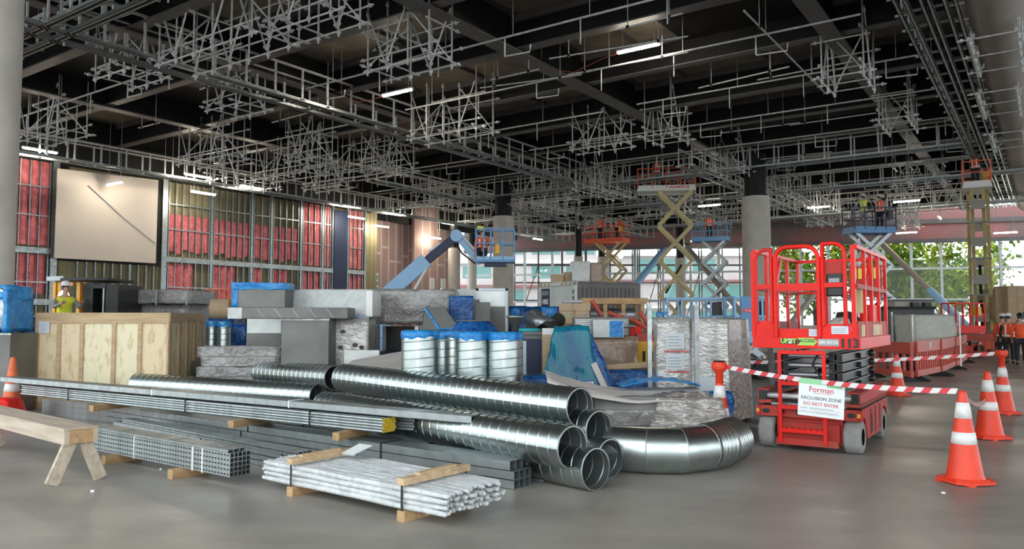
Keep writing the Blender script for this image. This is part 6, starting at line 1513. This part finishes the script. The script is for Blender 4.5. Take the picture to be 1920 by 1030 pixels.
    V3 = [Vector(V[0])]; R3 = [(0.175, 0.135)]; E3 = []
    for nm in ('lg', 'rg'):
        hp, kn, an, to = joints[nm]; b = len(V3); V3 += [hp, kn, an + Vector((0, 0, 0.03))]; R3 += [0.108, 0.080, 0.066]; E3 += [(0, b), (b, b + 1), (b + 1, b + 2)]
        bt = skin('boot', [an + Vector((0, 0.01, 0.04)), an + Vector((0, 0.02, -0.035)), to], [(0, 1), (1, 2)], [0.055, 0.058, (0.055, 0.042)], 'cloth_dark', t)
    skin('trousers', V3, E3, R3, legs, t)
    if bands:
        for z in (hz + 0.10,):
            mb = MB(); mb.lathe([(0.203, -0.028), (0.206, 0.0), (0.203, 0.028)], 24, (0, 0.0 - lean * 0.2, z), 0, True, Matrix.Diagonal((0.98, 0.80, 1, 1))); mb.build('reflective_band', M['reflect'], jk)
        for x in (-0.09, 0.09):
            for y in (0.150 - lean * 0.6, -0.152 - lean * 0.6):
                mb = MB(); mb.box((x, y, hz + 0.32), (0.05, 0.012, 0.40)); mb.build('reflective_band', M['reflect'], jk)
    return t
UP = ((-0.10, -0.10, 0.24), (-0.02, -0.22, 0.46)); UPR = ((0.10, -0.10, 0.24), (0.02, -0.22, 0.46))
FW_ = ((-0.08, -0.12, -0.20), (-0.02, -0.34, -0.12)); FWR = ((0.08, -0.12, -0.20), (0.02, -0.34, -0.12))
DN = ((-0.06, 0.02, -0.28), (-0.07, -0.08, -0.52)); DNR = ((0.06, 0.02, -0.28), (0.07, -0.08, -0.52))
def yaw_to_cam(p, off=0): return math.atan2(p.y, p.x) - math.pi / 2 + R(off)      # 0 faces the camera

# tall lift with the orange cage at the right
p = ony(1841, 600, 37.0); zp = ony(1841, 352, 37.0).z
rl = math.atan2(p.y, p.x)
lift('tall scissor lift seen end-on with orange cage and yellow arms, at the right', p, rl, 4, 2.3, 1.16, zp, 'lift_yellow', 'lift_orange', 'lift_orange', plat_side='white', aw=0.15)
for x_ in [x for x in C.objects if x.get('label', '').startswith('tall scissor lift seen end-on')]:
    for k in range(7):
        z = 1.5 + k * (zp - 2.2) / 6.5; mb = MB(); mb.bb((-0.9 + 1.8 * (k % 2) - 0.06, -0.30, z), (-0.9 + 1.8 * (k % 2) + 0.06, 0.30, z + 0.42)); mb.build('cross_plate', M['pipe_beige'], x_)
q = p + Vector((0.0, 0.1, zp)); person('worker in an orange vest standing in the orange cage of the tall right lift', (q.x, q.y, zp), yaw_to_cam(p, 170), (DN, UPR), vest=True)
# tall side-on lift in the middle
p = ony(1268, 600, 43.0); zp = ony(1268, 356, 43.0).z; p2 = p + Vector((-0.35, 0, 0))
lift('tall scissor lift with yellow arms and red cage in the middle of the hall', p, R(-9), 4, 2.1, 1.5, zp, 'lift_yellow', 'lift_orange', 'lift_orange', ext=0.95, plat_side='white')
o = [x for x in C.objects if x.get('label', '').startswith('tall scissor lift with yellow arms and red')][0]
mb = MB(); mb.bb((-0.30, -0.785, zp - 0.03), (0.75, -0.772, zp + 0.08)); mb.build('red_sign', M['tape_red'], o)
mb = MB(); mb.bb((-0.24, -0.79, zp + 0.01), (0.15, -0.785, zp + 0.045)); mb.bb((0.22, -0.79, zp + 0.01), (0.68, -0.785, zp + 0.045)); mb.build('sign_print', M['white'], o)
person('worker in an orange vest standing on the tall lift in the middle of the hall', (ony(1235, 600, 43).x, 43.0, zp), yaw_to_cam(p, 190), (UP, DNR), legs='cloth_grey', vest=True)
# far orange lift
p = ony(1146, 600, 56.0); zp = ony(1146, 452, 56.0).z
lift('far scissor lift with an orange cage and two workers, left of the tall middle one', p, R(-30), 3, 2.3, 1.4, zp, 'lift_yellow', 'lift_orange', 'lift_orange', ext=0.6)
person('worker in orange standing at the left end of the far orange lift', (p.x - 0.75, p.y - 0.1, zp), yaw_to_cam(p, 150), (DN, DNR))
person('worker in orange bending at the right end of the far orange lift', (p.x + 0.45, p.y - 0.25, zp), yaw_to_cam(p, 100), (DN, FWR), lean=0.18)
# far blue lift
p = ony(1342, 600, 55.0); zp = ony(1342, 449, 55.0).z
lift('far scissor lift with a dark blue cage left of the right concrete column', p, R(-25), 4, 1.9, 1.2, zp, 'steel_dark', 'blue', 'blue', ext=0.5)
person('worker in orange on the far dark blue lift', (p.x - 0.35, p.y, zp), yaw_to_cam(p, 180), (DN, DNR))
# two workers on the blue lift above the red one
p = ony(1634, 600, 38.0); zp = ony(1634, 433, 38.0).z
lift('far scissor lift with a blue platform seen above the red lift', p, R(4), 3, 2.0, 1.2, zp, 'steel_dark', 'navy', 'blue', plat_side='blue')
person('worker in dark clothes with raised arms on the left of the blue platform', (p.x - 0.25, p.y, zp), yaw_to_cam(p, 165), (UP, UPR), top='hivis_yellow', legs='cloth_grey', vest=True)
person('worker in an orange vest on the right of the blue platform', (p.x + 0.60, p.y + 0.1, zp), yaw_to_cam(p, 150), (UP, DNR), vest=True)
# low blue lift cages behind the panel packs
def low_lift(label, px, Y, rz, L, Wd, zp, sign=False):
    p = ony(px, 600, Y); t = lift(label, p, rz, 1, L, Wd, zp, 'steel_dark', 'blue_pale', 'blue', zbase=0.6, rail_h=1.05); return t, p
low_lift('lowered blue-railed scissor lift behind the narrow wrapped panel pack', 1302, 22.0, R(-5), 1.5, 0.8, 1.15)
t, p = low_lift('lowered blue-railed scissor lift with a blue board, beside the red lift', 1402, 21.0, R(4), 0.9, 0.8, 1.15)
mb = MB(); mb.bb((-0.35, -0.46, 1.30), (0.14, -0.42, 2.22), ch=0.01); c = mb.build('blue_board', M['blue'], t)
mb = MB(); mb.bb((-0.31, -0.468, 1.80), (0.06, -0.462, 1.90)); c2 = mb.build('sign_plate', M['tape_red'], c)
text('Hirepool', 0.075, M['white'], c, (-0.125, -0.4695, 1.85), (R(90), 0, 0), sx=0.95)
# small red lift behind the barriers
p = ony(1806, 600, 33.0)
lift('lowered red scissor lift with thin rails behind the far barriers', p, R(15), 1, 1.4, 0.75, 1.2, 'arm_black', 'red', 'red', zbase=0.6)

# boom lift
p = ony(752, 600, 28.0)
t = thing('boom_lift', 'blue boom lift reaching over the stacked goods to the middle column', 'lift', (0, 0, 0))
b0 = ony(728, 552, 28.0); b1 = ony(806, 482, 28.0); b2 = ony(848, 452, 28.0); el = ony(856, 443, 28.0); j1 = ony(897, 490, 28.0)
base = Vector((b0.x - 0.6, 28.0, 0))
mb = MB(); mb.bb((base.x - 1.1, 27.0, 0.3), (base.x + 1.3, 29.0, 0.95), ch=0.03); mb.build('chassis', M['blue_pale'], t)
for x in (-0.8, 1.0):
    for y in (27.0, 29.0):
        mb = MB(); mb.tube((base.x + x, y - 0.15, 0.42), (base.x + x, y + 0.15, 0.42), 0.42, 22); mb.build('wheel', M['rubber'], t)
mb = MB(); mb.bb((base.x - 1.2, 27.3, 0.95), (base.x + 0.6, 28.7, 1.9), ch=0.05); mb.build('turntable', M['blue_pale'], t)
d = (b2 - b0).normalized()
mb = MB(); mb.bar(b0 - d * 1.0, b0.lerp(b1, 0.92), 0.30, 0.52, up=(0, 0, 1)); mb.build('main_boom', M['blue_pale'], t)
mb = MB(); mb.bar(b0.lerp(b1, 0.5), el - d * 0.12, 0.22, 0.30); mb.build('inner_boom', M['navy'], t)
mb = MB(); q = Vector((-d.z, 0, d.x)) * 0.17; mb.tube(b1 + q + d * 0.1, el + q - d * 0.6, 0.06, 12); mb.build('boom_cylinder', M['white'], t)
mb = MB(); mb.tube(b0 + Vector((0.9, -0.1, 0.05)), b1 + Vector((-0.1, -0.1, -0.4)), 0.05, 10); mb.build('lift_cylinder', M['white'], t)
mb = MB(); mb.tube(el + Vector((0, -0.2, 0)), el + Vector((0, 0.2, 0)), 0.22, 20); mb.build('elbow_joint', M['blue_pale'], t)
dj = (j1 - el).normalized(); nq = Vector((dj.z, 0, -dj.x))
mb = MB(); mb.bar(el, j1 + dj * 0.1, 0.20, 0.20); mb.build('jib_arm', M['blue_pale'], t)
mb = MB(); mb.tube(el + nq * -0.16 + dj * 0.1, j1 + nq * -0.16 - dj * 0.1, 0.055, 10); mb.build('jib_cylinder', M['white'], t)
mb = MB(); mb.path([el + nq * 0.2, el.lerp(j1, 0.5) + nq * 0.26, j1 + nq * 0.14], 0.03, 6); mb.build('hose', M['rubber'], t)
K0 = ony(893, 489, 28.0); K1 = ony(965, 489, 28.0); zf = K0.z; kw = K1.x - K0.x; ky0, ky1 = 27.6, 28.4
mb = MB(); mb.bb((K0.x, ky0, zf - 0.08), (K1.x, ky1, zf + 0.02)); mb.build('basket_floor', M['blue'], t)
mb = MB(); mb.bb((K0.x, ky0 - 0.01, zf), (K1.x, ky0 + 0.01, zf + 0.12)); mb.build('toe_board', M['blue_pale'], t)
mb = MB(); mb.bb((K0.x + 0.3, ky0 + 0.2, zf - 0.22), (K1.x - 0.3, ky1 - 0.2, zf - 0.08)); mb.build('basket_mount', M['navy'], t)
for z in (zf + 1.12, zf + 0.60):
    for y in (ky0, ky1):
        mb = MB(); mb.bar((K0.x, y, z), (K1.x, y, z), 0.045, 0.045); mb.build('guard_rail', M['blue'], t)
    for x in (K0.x, K1.x):
        mb = MB(); mb.bar((x, ky0, z), (x, ky1, z), 0.045, 0.045); mb.build('guard_rail', M['blue'], t)
for f in (0, 0.2, 0.38, 0.7, 1):
    for y in (ky0, ky1):
        mb = MB(); x = K0.x + kw * f; mb.bb((x - 0.022, y - 0.022, zf), (x + 0.022, y + 0.022, zf + 1.13)); mb.build('rail_post', M['blue'], t)
mb = MB(); mb.bb((K0.x + 0.05, ky0 - 0.02, zf + 1.08), (K0.x + 0.28, ky0 + 0.06, zf + 1.22), ch=0.02); mb.build('yellow_pad', M['hivis_yellow'], t)
mb = MB(); mb.bb((K0.x + 0.70, ky0 + 0.05, zf + 0.22), (K0.x + 0.86, ky0 + 0.25, zf + 0.58), ch=0.02); mb.build('control_box', M['machine_yellow'], t)
person('worker in a white hard hat crouching in the blue basket of the boom lift', (K0.x + 0.22, 28.0, zf + 0.02), R(0), (DN, FWR), top='hivis', seat=True, low=0.24)

# forklift behind the crate
p = ony(150, 600, 18.0); t = thing('forklift', 'dark forklift with a black cab and yellow mast behind the plywood crate', 'forklift', (p.x, 18.0, 0), R(0))
X = lambda px: ony(px, 600, 18.0).x - p.x
Zy = lambda py: ony(150, py, 18.0).z
mb = MB(); mb.bb((X(84), 0.1, 0.35), (X(218), 1.3, 1.15), ch=0.05); mb.build('chassis', M['machine_yellow'], t)
for x in (X(100), X(200)):
    for y in (0.1, 1.2):
        mb = MB(); mb.tube((x, y - 0.1, 0.36), (x, y + 0.15, 0.36), 0.36, 20); mb.build('wheel', M['rubber'], t)
mb = MB(); mb.bb((X(152), 0.02, 1.1), (X(172), 1.2, Zy(531))); mb.bb((X(196), 0.02, 1.1), (X(219), 1.2, Zy(533))); mb.bb((X(172), 0.0, Zy(541)), (X(196), 1.2, Zy(533))); mb.build('cab', M['black'], t)
mb = MB(); mb.bb((X(172), 0.3, 1.2), (X(193), 0.32, Zy(541))); mb.build('cab_window', M['glass'], t)
mb = MB(); mb.bb((X(171), 0.25, 1.2), (X(195), 0.29, 1.25)); mb.bb((X(191), 0.0, 1.1), (X(194), 0.04, Zy(541))); mb.build('cab_frame', M['steel_dark'], t)
mb = MB(); mb.bb((X(112), -0.05, Zy(527)), (X(201), 1.25, Zy(521)), ch=0.02); mb.build('roof_guard', M['wood_dark'] if False else M['black'], t)
mb = MB(); mb.bar((X(86), 0.0, Zy(523)), (X(118), 0.0, Zy(522)), 0.08, 0.10); mb.build('roof_bar', M['steel_dark'], t)
for x, m_ in ((90, 'machine_yellow'), (99, 'machine_yellow'), (105, 'white'), (136, 'machine_yellow'), (147, 'machine_yellow')):
    mb = MB(); mb.bb((X(x), 0.15, 1.0), (X(x + 5), 0.28, Zy(529))); mb.build('mast_rail', M[m_], t)
mb = MB(); mb.bb((X(120), 0.05, Zy(535)), (X(132), 0.2, Zy(530))); mb.build('beacon', M['amber'], t)
mb = MB(); mb.lathe([(0.001, 0.03), (0.11, 0.02), (0.13, 0)], 20, (X(117), 0.02, Zy(555)), 0, True, Matrix.Rotation(R(90), 4, 'X')); mb.build('work_light', M['flood'], t)
mb = MB(); mb.lathe([(0.14, 0.0), (0.15, -0.02), (0.09, -0.12), (0.001, -0.13)], 20, (X(117), 0.02, Zy(555)), 0, True, Matrix.Rotation(R(90), 4, 'X')); mb.build('light_housing', M['black'], t)
mb = MB(); mb.bb((X(124), 0.55, 0.95), (X(150), 1.0, 1.48)); mb.build('seat', M['rubber'], t)
mb = MB(); mb.bb((X(118), -0.75, 0.30), (X(152), 0.1, 0.64), ch=0.02); mb.build('step', M['rubber'], t)
person('forklift driver in a white hard hat and yellow vest behind the crate', (p.x + X(138), 17.62, 0.64), R(50), (FW_, FWR), top='hivis_yellow', legs='cloth_grey', vest=True, bands=False)
# orange mesh barrier by the stud wall
a, b = ony(384, 600, 33), ony(438, 600, 33); t = thing('mesh_barrier', 'orange open barrier in front of the stud wall behind the paper roll', 'barrier', ((a.x + b.x) / 2, 33, 0), 0)
zt_ = ony(410, 543, 33).z; W = b.x - a.x
for z in (zt_, zt_ - 0.45, 0.3): 
    mb = MB(); mb.bar((-W / 2, 0, z), (W / 2, 0, z), 0.05, 0.06); mb.build('rail', M['lift_orange'], t)
for k in range(7):
    mb = MB(); x = -W / 2 + W * k / 6; mb.bb((x - 0.025, -0.025, 0), (x + 0.025, 0.025, zt_)); mb.build('upright', M['lift_orange'], t)

# shipping container with goods on its roof
c0, c1 = ony(1011, 600, 28.2), ony(1078, 600, 26.4); c0.z = c1.z = 0
t = thing('shipping_container', 'pale grey shipping container with a dark sign on its end', 'container', c0, math.atan2(c1.y - c0.y, c1.x - c0.x))
cw = (c1 - c0).length; cl = 3.0; chh = 2.93
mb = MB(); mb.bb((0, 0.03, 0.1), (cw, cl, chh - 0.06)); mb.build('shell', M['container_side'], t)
for i in range(12):
    mb = MB(); x = 0.12 + (cw - 0.24) * i / 12; mb.bb((x, -0.0, 0.2), (x + (cw - 0.24) / 24, 0.03, chh - 0.2)); mb.build('end_rib', M['container'], t)
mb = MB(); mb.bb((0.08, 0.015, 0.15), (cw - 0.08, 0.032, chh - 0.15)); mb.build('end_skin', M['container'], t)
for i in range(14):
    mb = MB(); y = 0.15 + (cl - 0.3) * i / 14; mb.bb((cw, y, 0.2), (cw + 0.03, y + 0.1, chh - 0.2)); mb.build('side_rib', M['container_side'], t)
for x in (0, cw - 0.10):
    mb = MB(); mb.bb((x, -0.03, 0), (x + 0.12, 0.10, chh)); mb.build('corner_post', M['container'], t)
mb = MB(); mb.bb((0, -0.03, chh - 0.14), (cw + 0.02, 0.06, chh)); th_ = mb.build('top_beam', M['container'], t)
for k in range(5):
    for x0 in (0.12, cw - 0.75):
        mb = MB(); mb.add([Vector((x0 + k * 0.12 + dx, -0.033, z)) for dx, z in ((0, chh - 0.13), (0.05, chh - 0.13), (0.10, chh - 0.01), (0.05, chh - 0.01))], [(0, 1, 2, 3)]); mb.build('hazard_stripe', M['yellow' if k % 2 else 'ink'], th_)
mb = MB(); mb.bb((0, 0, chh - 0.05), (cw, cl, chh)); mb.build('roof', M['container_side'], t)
mb = MB(); mb.bb((0.18, -0.02, 1.2), (0.66, -0.002, 2.72)); s_ = mb.build('sign', M['navy'], t)
text('HIRE', 0.24, M['white'], s_, (0.42, -0.024, 2.24), (R(90), 0, 0), bold=0.008, sx=0.72)
text('ME', 0.24, M['white'], s_, (0.42, -0.024, 1.93), (R(90), 0, 0), bold=0.008, sx=0.8)
mb = MB()
for k in range(3): mb.bb((0.24 + k * 0.13, -0.023, 2.48), (0.32 + k * 0.13, -0.0195, 2.64))
mb.build('sign_print', M['ink_pale'], s_)
mb = MB(); mb.lathe([(0.001, 0.004), (0.13, 0.004), (0.13, 0)], 24, (0.42, -0.02, 1.55), 0, False, Matrix.Rotation(R(90), 4, 'X')); mb.build('sign_print', M['white'], s_)
mb = MB()
for k in range(8): mb.bb((cw - 0.085, -0.034, 0.95 + k * 0.22), (cw + 0.0, -0.0295, 1.10 + k * 0.22))
mb.build('side_marks', M['ink'], t)
o, wd, h = pbox('wrapped_cube', 'big white wrapped cube on the shipping container', 'box', 1072, 1106, 491, 27.6, chh, 0.9, 'wrap_white', kind='lump', amp=0.02, seed=121)
o, wd, h = pbox('wrapped_cube', 'brown wrapped cube on the shipping container right of the white one', 'box', 1107, 1128, 493, 27.7, chh, 0.8, 'wrap_brown', kind='lump', amp=0.02, seed=122)
pbox('carton', 'small dark brown carton on the shipping container roof', 'carton', 1034, 1057, 515, 27.6, chh, 0.5, 'card'); pbox('carton', 'small pale brown carton beside the white wrapped cube on the container', 'carton', 1058, 1071, 510, 27.8, chh, 0.4, 'card')
# raking props of the glazed wall
def prop(label, px0, y0, px1, y1, Y0, Y1, r, m_, col=None):
    a, b = ony(px0, y0, Y0), ony(px1, y1, Y1); L0 = (b - a).length; b = a + (b - a) * ((a.z - 0.22) / (a.z - b.z)); rot, L = aim(a, b); t = thing('raking_prop', label, 'prop', a, rot=rot)
    mb = MB(); mb.tube((0, 0, 0), (L0 * 0.72 if col else L, 0, 0), r, 16); mb.build('tube', M[m_], t)
    if col: mb = MB(); mb.tube((L0 * 0.70, 0, 0), (L, 0, 0), r * 1.25, 16); mb.build('sleeve', M[col], t)
    mb = MB(); mb.box((L, 0, 0), (0.3, 0.5, 0.5)); mb.build('foot', M['steel_dark'], t); mb = MB(); mb.box((0, 0, 0), (0.3, 0.4, 0.4)); mb.build('head', M['steel_dark'], t)
prop('long grey raking prop with a blue foot in front of the trees', 1648, 452, 1788, 588, 60, 54, 0.22, 'pipe_beige', 'blue_pale')
prop('grey raking prop behind the gate of the red lift', 1606, 452, 1520, 560, 60, 55, 0.2, 'pipe_beige')
prop('grey raking prop between the tall middle lift and the right column', 1287, 462, 1372, 565, 60, 54, 0.2, 'pipe_beige')
prop('bright blue raking prop left of the tall middle lift', 1245, 468, 1172, 560, 60, 54, 0.24, 'blue_pale')
# goods at the right behind the barriers
o, wd, h = pbox('black_case', 'long black case stack behind the covered machine', 'case', 1672, 1752, 576, 31, 0, 1.2, 'black', z1=None)
childbox(o, 'lid', (-wd / 2 - 0.05, -0.05, h - 0.10), (wd / 2 + 0.05, 1.2, h + 0.02), 'rubber')
o, wd, h = pbox('grey_counter', 'grey boxed plant behind the long black case', 'plant', 1678, 1748, 562, 35, 0, 1.0, 'concrete')
childbox(o, 'top_edge', (-wd / 2 - 0.05, -0.06, h - 0.08), (wd / 2 + 0.05, 1.0, h), 'black')
for x in (-0.2, 0.35): childbox(o, 'black_unit', (x, -0.3, h - 0.62), (x + 0.3, -0.05, h - 0.12), 'black')
o, wd, h = pbox('covered_machine', 'machine under a pale tarp with a pipe frame behind the barriers', 'machine', 1713, 1792, 593, 26.0, 0.55, 1.3, 'tarp', kind='lump', amp=0.05, seed=131)
childbox(o, 'trolley_bed', (-wd / 2, 0.0, -0.25), (wd / 2, 1.3, 0.02), 'rubber')
for x in (-wd / 2 - 0.08, wd / 2 + 0.08):
    childbox(o, 'frame_post', (x - 0.025, -0.08, -0.55), (x + 0.025, -0.03, h + 0.05), 'steel')
    childbox(o, 'frame_post', (x - 0.025, 1.3, -0.55), (x + 0.025, 1.35, h + 0.15), 'steel')
childbox(o, 'frame_rail', (-wd / 2 - 0.08, -0.09, 0.22), (wd / 2 + 0.08, -0.05, 0.27), 'steel')
for k, (a0, a1, yt, Y) in enumerate(((1866, 1892, 541, 36.0), (1889, 1960, 536, 35.6))):
    o, wd, h = pbox('crate_stack', 'tall stack of brown cartons behind the group of people, %s part' % ('left lower', 'right higher')[k], 'carton stack', a0, a1, yt, Y, 0, 1.0, 'card')
    nx = max(1, int(wd / 0.42))
    for i in range(nx + 1): childbox(o, 'carton_edge', (-wd / 2 + wd * i / nx - 0.012, -0.012, 0), (-wd / 2 + wd * i / nx + 0.012, 0, h), 'wood_dark')
    for j in range(6): childbox(o, 'carton_edge', (-wd / 2, -0.012, h * j / 6), (wd / 2, 0, h * j / 6 + 0.02), 'wood_dark')
a, b = ony(1905, 590, 32), ony(1925, 572, 32); rot, L = aim(a, b); 
t = thing('steel_pipe', 'steel pipe propped against the brown carton stack', 'pipe', Vector((b.x + 2.2, 33.5, 3.4)), rot=aim(Vector((b.x + 2.2, 33.5, 3.4)), Vector((a.x - 0.5, 32.6, 0.2)))[0]); mb = MB(); mb.tube((0, 0, 0), ((Vector((b.x + 2.2, 33.5, 3.4)) - Vector((a.x - 0.5, 32.6, 0.2))).length, 0, 0), 0.13, 16); mb.build('shell', M['steel_dark'], t)
# group of people at the right edge
for px, Y, off, top, vest, hat, lab in ((1879, 29.0, 185, 'hivis', False, 'hat', 'person in an orange jacket half hidden behind the person with white stripes'), (1890, 28.2, 180, 'hivis', True, 'hat', 'person in an orange vest with white stripes seen from behind'), (1912, 27.2, 175, 'hivis', False, 'black', 'person in a plain orange top, black trousers and dark helmet at the right edge')):
    p = ony(px, 600, Y); person(lab, (p.x, p.y, 0), yaw_to_cam(p, off), (DN, DNR), top=top, vest=vest, hat=hat, bands=vest or px < 1885)
# clutter behind the barriers, a flood lamp far off
mb = lump((0.9, 0.6, 0.35), 0.12, 141, 8, 5, taper=0.5); o = mb.build('debris_bag', M['dark_film']); p = ony(1690, 600, 23); o.location = (p.x, 23, 0); tag(o, 'dark rubbish bag behind the open-slot barrier', 'bag')
p = ony(1164, 481, 57); t = thing('flood_lamp', 'round flood lamp glowing beside the far orange lift', 'lamp', p)
mb = MB(); mb.lathe([(0.001, 0.05), (0.14, 0.03), (0.16, 0)], 20, (0, 0, 0), 0, True, Matrix.Rotation(R(90), 4, 'X')); mb.build('lens', M['flood'], t)
mb = MB(); mb.tube((0, 0.08, -p.z), (0, 0.08, 0.1), 0.03, 8); mb.build('stand', M['steel_dark'], t)

# small scraps on the floor
for k, (px, py, s_, lab) in enumerate(((174, 923, 0.022, 'small white scrap on the bare floor in front of the trestle bench'), (302, 881, 0.018, 'small white scrap on the floor by the timber block under the slotted strut'), (1768, 926, 0.02, 'tiny pale scrap on the floor just in front of the nearest cone'))):
    p = onz(px, py); mb = lump((s_ * 1.6, s_, s_ * 0.8), 0.004, 150 + k, 3, 30); o = mb.build('floor_scrap', M['paper']); o.location = (p.x, p.y, 0); tag(o, lab, 'scrap')
